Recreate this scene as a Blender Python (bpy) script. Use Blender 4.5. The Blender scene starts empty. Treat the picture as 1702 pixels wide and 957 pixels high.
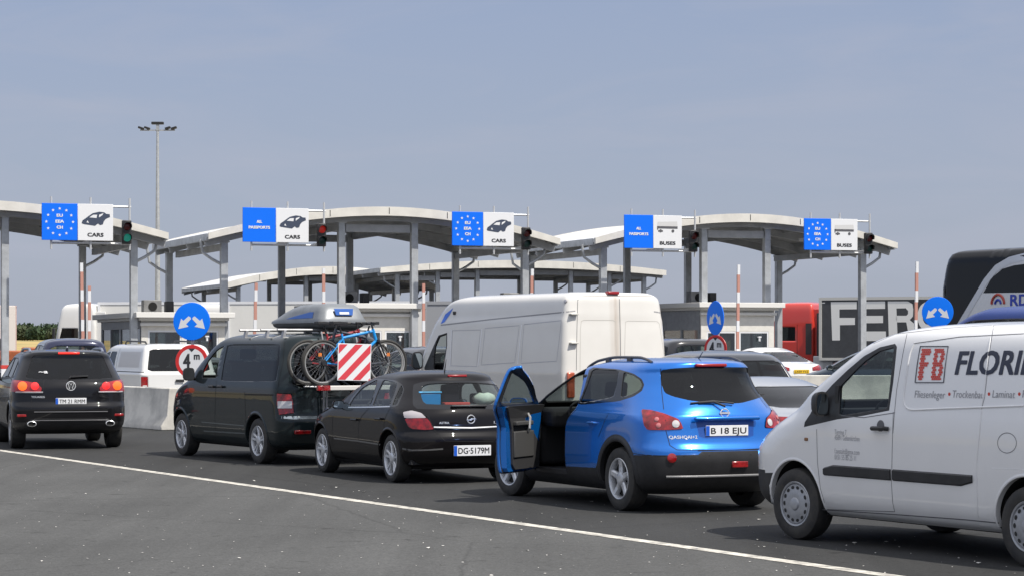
import bpy, bmesh, math, random
from mathutils import Vector, Matrix, Euler
from mathutils.bvhtree import BVHTree
R_ = math.radians
# ------------------------------------------------------------------ camera, sky, sun
F, HX, HY, CH = 3900.0, 851.0, 571.0, 1.8        # focal length in photo pixels, centre column, horizon row, eye height
scene = bpy.context.scene
COL = scene.collection
cam_d = bpy.data.cameras.new('camera'); cam = bpy.data.objects.new('camera', cam_d); COL.objects.link(cam)
cam_d.sensor_width = 36; cam_d.lens = F/1702*36; cam_d.shift_y = (HY-478.5)/1702
cam_d.clip_start = .5; cam_d.clip_end = 6000
cam.location = (0, 0, CH); cam.rotation_euler = (R_(90), 0, 0)
scene.camera = cam
scene.view_settings.view_transform = 'Standard'; scene.view_settings.look = 'None'
scene.view_settings.exposure = 0.12; scene.view_settings.gamma = 1
SUN_EL = 54; SUN_AZ = Vector((.78, -.63))          # horizontal direction towards the sun
w = bpy.data.worlds.new('World'); scene.world = w; w.use_nodes = True
nt = w.node_tree; nt.nodes.clear()
N = nt.nodes.new; Lk = nt.links.new
out = N('ShaderNodeOutputWorld'); bg = N('ShaderNodeBackground'); bg.inputs[1].default_value = .09
sky = N('ShaderNodeTexSky'); sky.sky_type = 'NISHITA'; sky.sun_disc = False
sky.sun_elevation = R_(SUN_EL); sky.sun_rotation = math.atan2(SUN_AZ.x, SUN_AZ.y)
sky.dust_density = 1.6; sky.air_density = 1.0; sky.ozone_density = 2.2; sky.altitude = 100
# hazy summer air: the sky light pulled towards an even grey blue, with faint streaks of high cloud
tc = N('ShaderNodeTexCoord'); mp = N('ShaderNodeMapping'); mp.inputs['Scale'].default_value = (6, 6, 26)
mp.inputs['Rotation'].default_value = (0, R_(6), 0)
no = N('ShaderNodeTexNoise'); no.inputs['Scale'].default_value = 1.3; no.inputs['Detail'].default_value = 6; no.inputs['Roughness'].default_value = .6; no.inputs['Distortion'].default_value = .9
cr = N('ShaderNodeValToRGB'); cr.color_ramp.elements[0].position = .42; cr.color_ramp.elements[1].position = .8
cr.color_ramp.elements[0].color = (0, 0, 0, 1); cr.color_ramp.elements[1].color = (1, 1, 1, 1)
sp = N('ShaderNodeSeparateXYZ'); rmp = N('ShaderNodeMapRange'); rmp.inputs[1].default_value = 0; rmp.inputs[2].default_value = .16
hz = N('ShaderNodeMixRGB'); hz.inputs[1].default_value = (4.35, 4.72, 5.72, 1); hz.inputs[2].default_value = (3.40, 4.12, 5.95, 1)
m1 = N('ShaderNodeMixRGB'); m1.inputs[0].default_value = .82
m2 = N('ShaderNodeMixRGB'); m2.inputs[2].default_value = (4.6, 4.85, 5.85, 1)
ml = N('ShaderNodeMath'); ml.operation = 'MULTIPLY'; ml.inputs[1].default_value = .48
Lk(tc.outputs['Generated'], mp.inputs[0]); Lk(mp.outputs[0], no.inputs[0]); Lk(no.outputs[0], cr.inputs[0])
Lk(tc.outputs['Generated'], sp.inputs[0]); Lk(sp.outputs[2], rmp.inputs[0]); Lk(rmp.outputs[0], hz.inputs[0])
Lk(sky.outputs[0], m1.inputs[1]); Lk(hz.outputs[0], m1.inputs[2]); Lk(m1.outputs[0], m2.inputs[1])
Lk(cr.outputs[0], ml.inputs[0]); Lk(ml.outputs[0], m2.inputs[0])
# thin high cloud above the view, its brightness raised as added fill light
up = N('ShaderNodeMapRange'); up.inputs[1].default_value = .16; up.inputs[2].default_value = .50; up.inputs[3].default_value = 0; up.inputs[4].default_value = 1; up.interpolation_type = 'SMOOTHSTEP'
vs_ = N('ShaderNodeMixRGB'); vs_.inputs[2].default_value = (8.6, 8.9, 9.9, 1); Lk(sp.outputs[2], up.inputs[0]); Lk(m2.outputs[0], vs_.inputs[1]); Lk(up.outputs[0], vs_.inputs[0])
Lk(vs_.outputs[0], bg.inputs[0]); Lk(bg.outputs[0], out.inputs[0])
sd = bpy.data.lights.new('sun', 'SUN'); sd.energy = 4.4; sd.angle = R_(.55); sd.color = (1, .945, .86)
so = bpy.data.objects.new('sun', sd); COL.objects.link(so)
ce = math.cos(R_(SUN_EL)); az = SUN_AZ.normalized()
so.rotation_euler = Vector((az.x*ce, az.y*ce, math.sin(R_(SUN_EL)))).to_track_quat('Z', 'Y').to_euler()

# ------------------------------------------------------------------ materials
MATS = {}
def mat(name, col, rough=.5, metal=0, coat=0, spec=.5, noise=None, bump=None, emit=None, nscale=6, alt=None, trans=None):
    """procedural principled material: noise = strength of large-scale tone variation"""
    if name in MATS: return MATS[name]
    m = bpy.data.materials.new(name); m.use_nodes = True; MATS[name] = m
    nt = m.node_tree; b = nt.nodes['Principled BSDF']
    b.inputs['Base Color'].default_value = (*col, 1); b.inputs['Roughness'].default_value = rough
    b.inputs['Metallic'].default_value = metal; b.inputs['Coat Weight'].default_value = coat
    b.inputs['Coat Roughness'].default_value = .04; b.inputs['Specular IOR Level'].default_value = spec
    if emit: b.inputs['Emission Color'].default_value = (*emit[0], 1); b.inputs['Emission Strength'].default_value = emit[1]
    if noise or bump:
        tc = nt.nodes.new('ShaderNodeTexCoord')
    if noise:
        n1 = nt.nodes.new('ShaderNodeTexNoise'); n1.inputs['Scale'].default_value = nscale
        n1.inputs['Detail'].default_value = 7; n1.inputs['Roughness'].default_value = .65
        nt.links.new(tc.outputs['Object'], n1.inputs['Vector'])
        mx = nt.nodes.new('ShaderNodeMixRGB')
        a = alt or tuple(c*(1-noise) for c in col)
        mx.inputs[1].default_value = (*a, 1); mx.inputs[2].default_value = (*[min(1, c*(1+noise*.5)) for c in col], 1)
        rp = nt.nodes.new('ShaderNodeMapRange'); rp.inputs[1].default_value = .35; rp.inputs[2].default_value = .62
        nt.links.new(n1.outputs[0], rp.inputs[0]); nt.links.new(rp.outputs[0], mx.inputs[0])
        nt.links.new(mx.outputs[0], b.inputs['Base Color'])
        r2 = nt.nodes.new('ShaderNodeMapRange'); r2.inputs[3].default_value = min(1, rough*1.25+.02); r2.inputs[4].default_value = rough*.85
        nt.links.new(n1.outputs[0], r2.inputs[0]); nt.links.new(r2.outputs[0], b.inputs['Roughness'])
    if bump:
        n2 = nt.nodes.new('ShaderNodeTexNoise'); n2.inputs['Scale'].default_value = bump[0]; n2.inputs['Detail'].default_value = 5
        bp = nt.nodes.new('ShaderNodeBump'); bp.inputs['Strength'].default_value = bump[1]; bp.inputs['Distance'].default_value = .01
        nt.links.new(tc.outputs['Object'], n2.inputs['Vector']); nt.links.new(n2.outputs[0], bp.inputs['Height'])
        nt.links.new(bp.outputs[0], b.inputs['Normal'])
    return m
def paint(name, col, metal=.0, rough=.32, dust=.10, spec=.5, coat=1.0, stain=0):
    """car paint: base + clear coat, thin road dust that is thicker low down"""
    if name in MATS: return MATS[name]
    m = mat(name, col, rough, metal, coat, spec)
    nt = m.node_tree; b = nt.nodes['Principled BSDF']
    tc = nt.nodes.new('ShaderNodeTexCoord'); n1 = nt.nodes.new('ShaderNodeTexNoise'); n1.inputs['Scale'].default_value = 2.2; n1.inputs['Detail'].default_value = 8
    nt.links.new(tc.outputs['Object'], n1.inputs['Vector'])
    s = nt.nodes.new('ShaderNodeSeparateXYZ'); nt.links.new(tc.outputs['Object'], s.inputs[0])
    mr = nt.nodes.new('ShaderNodeMapRange'); mr.inputs[1].default_value = .9; mr.inputs[2].default_value = .2; mr.inputs[3].default_value = dust; mr.inputs[4].default_value = dust*3.2
    nt.links.new(s.outputs[2], mr.inputs[0])
    mu = nt.nodes.new('ShaderNodeMath'); mu.operation = 'MULTIPLY'; nt.links.new(mr.outputs[0], mu.inputs[0]); nt.links.new(n1.outputs[0], mu.inputs[1])
    mx = nt.nodes.new('ShaderNodeMixRGB'); mx.inputs[1].default_value = (*col, 1); mx.inputs[2].default_value = (.30, .28, .25, 1)
    nt.links.new(mu.outputs[0], mx.inputs[0]); nt.links.new(mx.outputs[0], b.inputs['Base Color'])
    if stain:                                        # rusty run-off beside the door joint
        ab = nt.nodes.new('ShaderNodeMath'); ab.operation = 'ABSOLUTE'; nt.links.new(s.outputs[1], ab.inputs[0])
        m1_ = nt.nodes.new('ShaderNodeMapRange'); m1_.inputs[1].default_value = .13; m1_.inputs[2].default_value = 0; nt.links.new(ab.outputs[0], m1_.inputs[0])
        m2_ = nt.nodes.new('ShaderNodeMapRange'); m2_.inputs[1].default_value = -.8; m2_.inputs[2].default_value = -1.0; nt.links.new(s.outputs[0], m2_.inputs[0])
        mpp = nt.nodes.new('ShaderNodeMapping'); mpp.inputs['Scale'].default_value = (1, 9, 1.2); nt.links.new(tc.outputs['Object'], mpp.inputs[0])
        nn = nt.nodes.new('ShaderNodeTexNoise'); nn.inputs['Scale'].default_value = 1.6; nn.inputs['Detail'].default_value = 6; nt.links.new(mpp.outputs[0], nn.inputs[0])
        q1 = nt.nodes.new('ShaderNodeMath'); q1.operation = 'MULTIPLY'; nt.links.new(m1_.outputs[0], q1.inputs[0]); nt.links.new(m2_.outputs[0], q1.inputs[1])
        q2 = nt.nodes.new('ShaderNodeMath'); q2.operation = 'MULTIPLY'; nt.links.new(q1.outputs[0], q2.inputs[0]); nt.links.new(nn.outputs[0], q2.inputs[1])
        q3 = nt.nodes.new('ShaderNodeMath'); q3.operation = 'MULTIPLY'; q3.inputs[1].default_value = stain; nt.links.new(q2.outputs[0], q3.inputs[0])
        mz = nt.nodes.new('ShaderNodeMixRGB'); mz.inputs[2].default_value = (.32, .20, .11, 1); nt.links.new(q3.outputs[0], mz.inputs[0]); nt.links.new(mx.outputs[0], mz.inputs[1]); nt.links.new(mz.outputs[0], b.inputs['Base Color'])
    cr = nt.nodes.new('ShaderNodeMath'); cr.operation = 'MULTIPLY_ADD'; cr.inputs[1].default_value = .35; cr.inputs[2].default_value = .03
    nt.links.new(mu.outputs[0], cr.inputs[0]); nt.links.new(cr.outputs[0], b.inputs['Coat Roughness'])
    return m
def glass(name, tint, ior=1.5, rough=.015):
    if name in MATS: return MATS[name]
    m = bpy.data.materials.new(name); m.use_nodes = True; MATS[name] = m
    nt = m.node_tree; nt.nodes.clear()
    o = nt.nodes.new('ShaderNodeOutputMaterial'); mx = nt.nodes.new('ShaderNodeMixShader'); lw = nt.nodes.new('ShaderNodeLayerWeight')
    lw.inputs[0].default_value = .5; f0 = ((ior-1)/(ior+1))**2
    pw = nt.nodes.new('ShaderNodeMath'); pw.operation = 'POWER'; pw.inputs[1].default_value = 5; nt.links.new(lw.outputs['Facing'], pw.inputs[0])
    fr = nt.nodes.new('ShaderNodeMath'); fr.operation = 'MULTIPLY_ADD'; fr.inputs[1].default_value = 1-f0; fr.inputs[2].default_value = f0*1.3; nt.links.new(pw.outputs[0], fr.inputs[0])
    t = nt.nodes.new('ShaderNodeBsdfTransparent'); t.inputs[0].default_value = (*tint, 1)
    g = nt.nodes.new('ShaderNodeBsdfGlossy'); g.inputs['Roughness'].default_value = rough
    nt.links.new(fr.outputs[0], mx.inputs[0]); nt.links.new(t.outputs[0], mx.inputs[1]); nt.links.new(g.outputs[0], mx.inputs[2]); nt.links.new(mx.outputs[0], o.inputs[0])
    return m
TRIM = mat('black_plastic', (.022, .022, .024), .45, noise=.3, nscale=5)
RUB = mat('tyre_rubber', (.020, .020, .021), .72, noise=.45, nscale=9, alt=(.05, .047, .042))
INT = mat('cabin_fabric', (.018, .018, .02), .9)
INTG = mat('grey_cabin_fabric', (.06, .06, .065), .9)
GBLK = mat('gloss_black_edge', (.006, .006, .007), .12, 0, .4)
DARK = mat('dark_underbody', (.008, .008, .008), .9)
GAP = mat('panel_gap', (.006, .006, .007), .8)
GRY = mat('galvanised_steel', (.46, .48, .50), .45, .35, noise=.18, nscale=3)
GRD = mat('grey_painted_steel', (.40, .41, .42), .5, .1, noise=.15, nscale=2)
CREAM = mat('cream_fascia', (.67, .65, .60), .5, noise=.12, nscale=1.3)
WHT = mat('white_paint', (.78, .77, .74), .45, noise=.06, nscale=2)
CHR = mat('chrome', (.82, .83, .84), .24, .6)
ALU = mat('alloy', (.62, .63, .65), .3, .55, noise=.12, nscale=8)
ALUD = mat('dusty_alloy', (.36, .36, .37), .38, .7, noise=.3, nscale=8)
REDL = mat('red_lamp_lens', (.30, .006, .008), .12, 0, 1, noise=.45, nscale=14, alt=(.12, .002, .003))
REDD = mat('dull_red_lens', (.30, .01, .015), .25, 0, .5)
WL = mat('clear_lamp_lens', (.62, .60, .60), .10, .2, 1)
AML = mat('amber_lens', (.75, .20, .02), .15, 0, 1)
BLK = mat('black_paint_mark', (.012, .012, .014), .5)
BLU = mat('sign_blue', (.002, .155, .86), .42, spec=.3)
SWH = mat('sign_white', (.74, .75, .77), .4)
G_DARK = glass('dark_privacy_glass', (.05, .055, .06), 1.52)
G_MID = glass('tinted_glass', (.40, .46, .44), 1.5)
G_CLR = glass('clear_glass', (.74, .80, .78), 1.45)
G_VAN = glass('van_cab_glass', (.60, .66, .66), 1.5)
G_BLD = glass('booth_glass', (.50, .55, .57), 1.9)
# ------------------------------------------------------------------ object helpers
def tag(o, label=None, cat=None, group=None, kind=None):
    if label: o['label'] = label
    if cat: o['category'] = cat
    if group: o['group'] = group
    if kind: o['kind'] = kind
    return o
def thing(name, label, cat, M=None, group=None):
    o = bpy.data.objects.new(name, None); COL.objects.link(o); o.empty_display_size = .2
    if M is not None: o.matrix_world = M
    return tag(o, label, cat, group)
def link(name, me, mats, parent=None, smooth=True, ang=38):
    for m in (mats if isinstance(mats, (list, tuple)) else [mats]): me.materials.append(m)
    if smooth and len(me.polygons):
        me.polygons.foreach_set('use_smooth', [True]*len(me.polygons)); me.update()
        me.set_sharp_from_angle(angle=R_(ang))
    o = bpy.data.objects.new(name, me); COL.objects.link(o)
    if parent: o.parent = parent
    return o
def copy_tree(o, parent=None, **kw):
    c = o.copy(); COL.objects.link(c)
    if parent: c.parent = parent
    for ch in [x for x in bpy.data.objects if x.parent == o]: copy_tree(ch, c)
    return c
def Tm(x, y, z=0, rz=0): return Matrix.Translation((x, y, z)) @ Matrix.Rotation(rz, 4, 'Z')
class MB:
    def __init__(s): s.v = []; s.f = []; s.m = []
    def add(s, vs, fs, mi=0):
        b = len(s.v); s.v += [Vector(v) for v in vs]; s.f += [tuple(i+b for i in f) for f in fs]; s.m += [mi]*len(fs); return s
    def box(s, c, d, rz=0, mi=0, rot=None):
        Rm = rot if rot else Matrix.Rotation(rz, 3, 'Z')
        vs = [Vector(c)+Rm @ Vector((sx*d[0]/2, sy*d[1]/2, sz*d[2]/2)) for sx in (-1, 1) for sy in (-1, 1) for sz in (-1, 1)]
        return s.add(vs, [(0, 1, 3, 2), (4, 6, 7, 5), (0, 4, 5, 1), (2, 3, 7, 6), (0, 2, 6, 4), (1, 5, 7, 3)], mi)
    def bar(s, a, b, wd, hd, mi=0):
        a, b = Vector(a), Vector(b); d = (b-a); q = d.to_track_quat('X', 'Z').to_matrix()
        return s.box((a+b)/2, (d.length, wd, hd), mi=mi, rot=q)
    def tube(s, pts, r, n=8, mi=0, closed=False, caps=True):
        pts = [Vector(p) for p in pts]; k = len(pts); rr = r if isinstance(r, (list, tuple)) else [r]*k
        vs = []; up = None
        for i, p in enumerate(pts):
            if closed: t = pts[(i+1) % k]-pts[i-1]
            else: t = pts[min(i+1, k-1)]-pts[max(i-1, 0)]
            t.normalize()
            if up is None: up = t.orthogonal().normalized()
            up = (up-t*up.dot(t)).normalized(); sd = t.cross(up)
            for j in range(n):
                a = 2*math.pi*j/n; vs.append(p+(up*math.cos(a)+sd*math.sin(a))*rr[i])
        fs = []
        for i in range(k if closed else k-1):
            for j in range(n):
                fs.append((i*n+j, i*n+(j+1) % n, ((i+1) % k)*n+(j+1) % n, ((i+1) % k)*n+j))
        if caps and not closed: fs += [tuple(range(n-1, -1, -1)), tuple((k-1)*n+j for j in range(n))]
        return s.add(vs, fs, mi)
    def lathe(s, prof, n=32, mi=0, M=None, closed=False):
        """prof: (axial y, radius); axis is local y"""
        vs = []
        for (y, r) in prof:
            for j in range(n):
                a = 2*math.pi*j/n; vs.append(Vector((r*math.cos(a), y, r*math.sin(a))))
        fs = []
        for i in range(len(prof)-1):
            for j in range(n): fs.append((i*n+j, (i+1)*n+j, (i+1)*n+(j+1) % n, i*n+(j+1) % n))
        if M: vs = [M @ v for v in vs]
        return s.add(vs, fs, mi)
    def prism(s, poly, fn, depth, mi=0):
        """poly: 2D points; fn(u,v,w)->3D; extruded from w=0 to w=depth"""
        n = len(poly)
        vs = [Vector(fn(u, v, 0)) for u, v in poly]+[Vector(fn(u, v, depth)) for u, v in poly]
        fs = [tuple(range(n)), tuple(range(2*n-1, n-1, -1))]+[(i, i+n, (i+1) % n+n, (i+1) % n) for i in range(n)]
        return s.add(vs, fs, mi)
    def build(s, name, mats, parent=None, bevel=0, smooth=True, ang=38, seg=2):
        me = bpy.data.meshes.new(name); me.from_pydata([tuple(v) for v in s.v], [], s.f)
        me.polygons.foreach_set('material_index', s.m)
        bm = bmesh.new(); bm.from_mesh(me); bmesh.ops.recalc_face_normals(bm, faces=bm.faces); bm.to_mesh(me); bm.free()
        o = link(name, me, mats, parent, smooth, ang)
        if bevel:
            md = o.modifiers.new('bevel', 'BEVEL'); md.width = bevel; md.segments = seg; md.limit_method = 'ANGLE'; md.angle_limit = R_(40)
        return o
def at(px, py, Y): return Vector(((px-HX)/F*Y, Y, CH-(py-HY)/F*Y))
def gx(px, Y): return (px-HX)/F*Y
_tc = {}
def text_raw(s, bold=0.0, shear=0.0, spacing=1.0):
    """text as flat 2D mesh: (verts, faces), normalised so cap height = 1, left = 0, base = 0"""
    k = (s, bold, shear, spacing)
    if k in _tc: return _tc[k]
    cu = bpy.data.curves.new('t', 'FONT'); cu.body = s; cu.offset = bold; cu.shear = shear; cu.space_character = spacing; cu.resolution_u = 3
    o = bpy.data.objects.new('t', cu); COL.objects.link(o)
    dg = bpy.context.evaluated_depsgraph_get(); dg.update()
    me = bpy.data.meshes.new_from_object(o.evaluated_get(dg))
    vs = [v.co.copy() for v in me.vertices]; fs = [tuple(p.vertices) for p in me.polygons]
    bpy.data.objects.remove(o); bpy.data.curves.remove(cu); bpy.data.meshes.remove(me)
    H = .729
    x0 = min(v.x for v in vs); 
    vs = [((v.x-x0)/H, v.y/H) for v in vs]
    _tc[k] = (vs, fs); return _tc[k]
def text_size(raw): return max(v[0] for v in raw[0])
def put_text(name, s, fn, width, height, m, parent, bold=0., shear=0., spacing=1., center=False):
    """fn(u,v) -> 3D; the word fills width x height in u, v"""
    raw = text_raw(s, 0, shear, spacing); wd = text_size(raw); dlt = bold*height*1.5; kx = (width-2*dlt)/wd
    me = bpy.data.meshes.new(name); V = []; Fc = []
    sh = [(0, 0)] if bold <= 0 else ([(-1, -1), (-1, 1), (1, -1), (1, 1)] if bold < .03 else [(-1, -1), (-1, 1), (0, -1), (0, 1), (1, -1), (1, 1)])
    for k, (a, c) in enumerate(sh):                 # heavier strokes: overlaid copies, each a hair above the last
        b0 = len(V)
        for v in raw[0]:
            u_, v_ = v[0]*kx-(width/2 if center else 0)+dlt*(1+a), v[1]*height*(1-bold*1.2)+dlt*c*.6+dlt*.6
            p = Vector(fn(u_, v_))
            if k: e = .002; p += (Vector(fn(u_+e, v_))-p).cross(Vector(fn(u_, v_+e))-p).normalized()*.0005*k
            V.append(tuple(p))
        Fc += [tuple(i+b0 for i in f) for f in raw[1]]
    me.from_pydata(V, [], Fc)
    return link(name, me, m, parent, smooth=False)
def zp(x0, y0, sc, pts): return [(x0+a/sc, y0+b/sc) for a, b in pts]
def chaikin(poly, it=1, k=.22):
    for _ in range(it):
        q = []
        for i in range(len(poly)):
            a, b = poly[i], poly[(i+1) % len(poly)]
            q += [(a[0]+(b[0]-a[0])*k, a[1]+(b[1]-a[1])*k), (a[0]+(b[0]-a[0])*(1-k), a[1]+(b[1]-a[1])*(1-k))]
        poly = q
    return poly
def inside(p, poly):
    x, y = p; c = False; j = len(poly)-1
    for i in range(len(poly)):
        xi, yi = poly[i]; xj, yj = poly[j]
        if (yi > y) != (yj > y) and x < (xj-xi)*(y-yi)/(yj-yi)+xi: c = not c
        j = i
    return c
# ------------------------------------------------------------------ vehicle bodies: lofted from horizontal outlines
def pchip(ts, ys):
    n = len(ts); h = [ts[i+1]-ts[i] for i in range(n-1)]; d = [(ys[i+1]-ys[i])/h[i] for i in range(n-1)]
    m = [0]*n; m[0] = d[0]; m[-1] = d[-1]
    for i in range(1, n-1):
        if d[i-1]*d[i] > 0:
            w1 = 2*h[i]+h[i-1]; w2 = h[i]+2*h[i-1]; m[i] = (w1+w2)/(w1/d[i-1]+w2/d[i])
    def f(t):
        i = 0
        while i < n-2 and t > ts[i+1]: i += 1
        u = (t-ts[i])/h[i]
        return (ys[i]*(1+2*u)*(1-u)**2+h[i]*m[i]*u*(1-u)**2+ys[i+1]*u*u*(3-2*u)+h[i]*m[i+1]*u*u*(u-1))
    return f
def outline(xr, xf, w, ar, nr, af, nf, K, Mi):
    L = xf-xr
    if ar+af > L*.96: k = L*.96/(ar+af); ar *= k; af *= k
    def end(a, n, sgn, x0):
        D = [(x0+sgn*a*(1-math.cos(t)**(2/n)) if math.cos(t) > 1e-9 else x0+sgn*a, w*math.sin(t)**(2/n) if t > 1e-9 else 0.) for t in [math.pi/2*i/160 for i in range(161)]]
        s = [0]
        for i in range(160): s.append(s[-1]+math.dist(D[i], D[i+1]))
        r = []; j = 0
        for k in range(K+1):
            t = s[-1]*k/K
            while j < 159 and s[j+1] < t: j += 1
            u = (t-s[j])/max(1e-9, s[j+1]-s[j]); r.append((D[j][0]+(D[j+1][0]-D[j][0])*u, D[j][1]+(D[j+1][1]-D[j][1])*u))
        return r
    A = end(ar, nr, 1, xr); B = end(af, nf, -1, xf)
    mid = [(xr+ar+(L-ar-af)*i/Mi, w) for i in range(1, Mi)]
    half = A+mid+B[::-1]
    return half+[(x, -y) for x, y in half[-2:0:-1]]
def loft(rows, K=16, Mi=26, dz=.035):
    ts = [0]
    for a, b in zip(rows, rows[1:]): ts.append(ts[-1]+math.dist((a[0], a[1]*.6, a[2]*.6, a[3]), (b[0], b[1]*.6, b[2]*.6, b[3])))
    fs = [pchip(ts, [r[i] for r in rows]) for i in range(8)]
    n = max(30, int(ts[-1]/dz)); tt = [ts[-1]*i/n for i in range(n+1)]
    bm = bmesh.new(); rings = []
    for t in tt:
        z, xr, xf, w, ar, nr, af, nf = [f(t) for f in fs]
        rings.append([bm.verts.new((x, y, z)) for x, y in outline(xr, xf, w, ar, nr, af, nf, K, Mi)])
    m = len(rings[0])
    for a, b in zip(rings, rings[1:]):
        for j in range(m): bm.faces.new((a[j], a[(j+1) % m], b[(j+1) % m], b[j]))
    for ring, flip in ((rings[0], True), (rings[-1], False)):      # caps as strips across the car
        hb = m//2
        for j in range(hb):
            a, b = ring[j], ring[j+1]; c, d = ring[(m-j-1) % m], ring[(m-j) % m]
            q = [a, b, c, d]; q = [v for i, v in enumerate(q) if v not in q[:i]]
            if len(q) > 2:
                try: bm.faces.new(q)
                except ValueError: pass
    bmesh.ops.recalc_face_normals(bm, faces=bm.faces); bm.normal_update()
    if sum(f.normal.z for f in bm.faces if f.calc_center_median().z > rows[-1][0]-.03) < 0:
        bmesh.ops.reverse_faces(bm, faces=bm.faces)
    return bm
class CamP:
    def __init__(s, M): s.M = M; i = M.inverted(); s.C = i @ Vector((0, 0, CH)); s.R = i.to_3x3()
    def d(s, p): return (s.R @ Vector(((p[0]-HX)/F, 1, -(p[1]-HY)/F))).normalized()
    def uv(s, p):
        q = s.M @ p; return (HX+q.x/q.y*F, HY-(q.z-CH)/q.y*F)
    def plane(s, a, b): return s.C, s.d(a).cross(s.d(b)).normalized()
    def faces(s, c, n): return n.dot(s.C-c) > 0
class Ortho:
    """axis 'y': u,v = x,z seen from side sgn; axis 'x': u,v = y,z seen from the rear (sgn=-1) or the front"""
    def __init__(s, ax, sgn, lo=-1e9, hi=1e9): s.ax = ax; s.sgn = sgn; s.lo = lo; s.hi = hi; s.A = Vector((1, 0, 0)) if ax == 'x' else Vector((0, 1, 0))
    def uv(s, p): return (p.y, p.z) if s.ax == 'x' else (p.x, p.z)
    def plane(s, a, b):
        e = Vector((0, b[0]-a[0], b[1]-a[1])) if s.ax == 'x' else Vector((b[0]-a[0], 0, b[1]-a[1]))
        co = Vector((0, a[0], a[1])) if s.ax == 'x' else Vector((a[0], 0, a[1]))
        return co, s.A.cross(e).normalized()
    def faces(s, c, n):
        k = c.x if s.ax == 'x' else c.y
        return n.dot(s.A)*s.sgn > .02 and s.lo < k < s.hi
def mir(v): return Vector((v.x, -v.y, v.z))
def cut(bm, pj, poly, mirror=False, test=None):
    g = mir if mirror else (lambda v: v)
    us = [p[0] for p in poly]; vs = [p[1] for p in poly]; b = (min(us), max(us), min(vs), max(vs))
    cand = []
    for f in bm.faces:
        c = f.calc_center_median(); n = f.normal
        if not pj.faces(g(c), g(n)): continue
        if test and not test(c, n): continue
        P = [pj.uv(g(v.co)) for v in f.verts]
        if max(p[0] for p in P) < b[0] or min(p[0] for p in P) > b[1] or max(p[1] for p in P) < b[2] or min(p[1] for p in P) > b[3]: continue
        cand.append(f)
    for i in range(len(poly)):
        a, c = poly[i], poly[(i+1) % len(poly)]
        if math.dist(a, c) < 1e-6: continue
        co, no = pj.plane(a, c); co, no = g(co), g(no)
        ge = set()
        for f in cand: ge.add(f); ge.update(f.edges); ge.update(f.verts)
        r = bmesh.ops.bisect_plane(bm, geom=list(ge), dist=1e-5, plane_co=co, plane_no=no)
        cand = [x for x in r['geom'] if isinstance(x, bmesh.types.BMFace)]
        if i == 0: pass
    bm.normal_update()
    return [f for f in cand if f.is_valid and inside(pj.uv(g(f.calc_center_median())), poly)]
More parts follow.
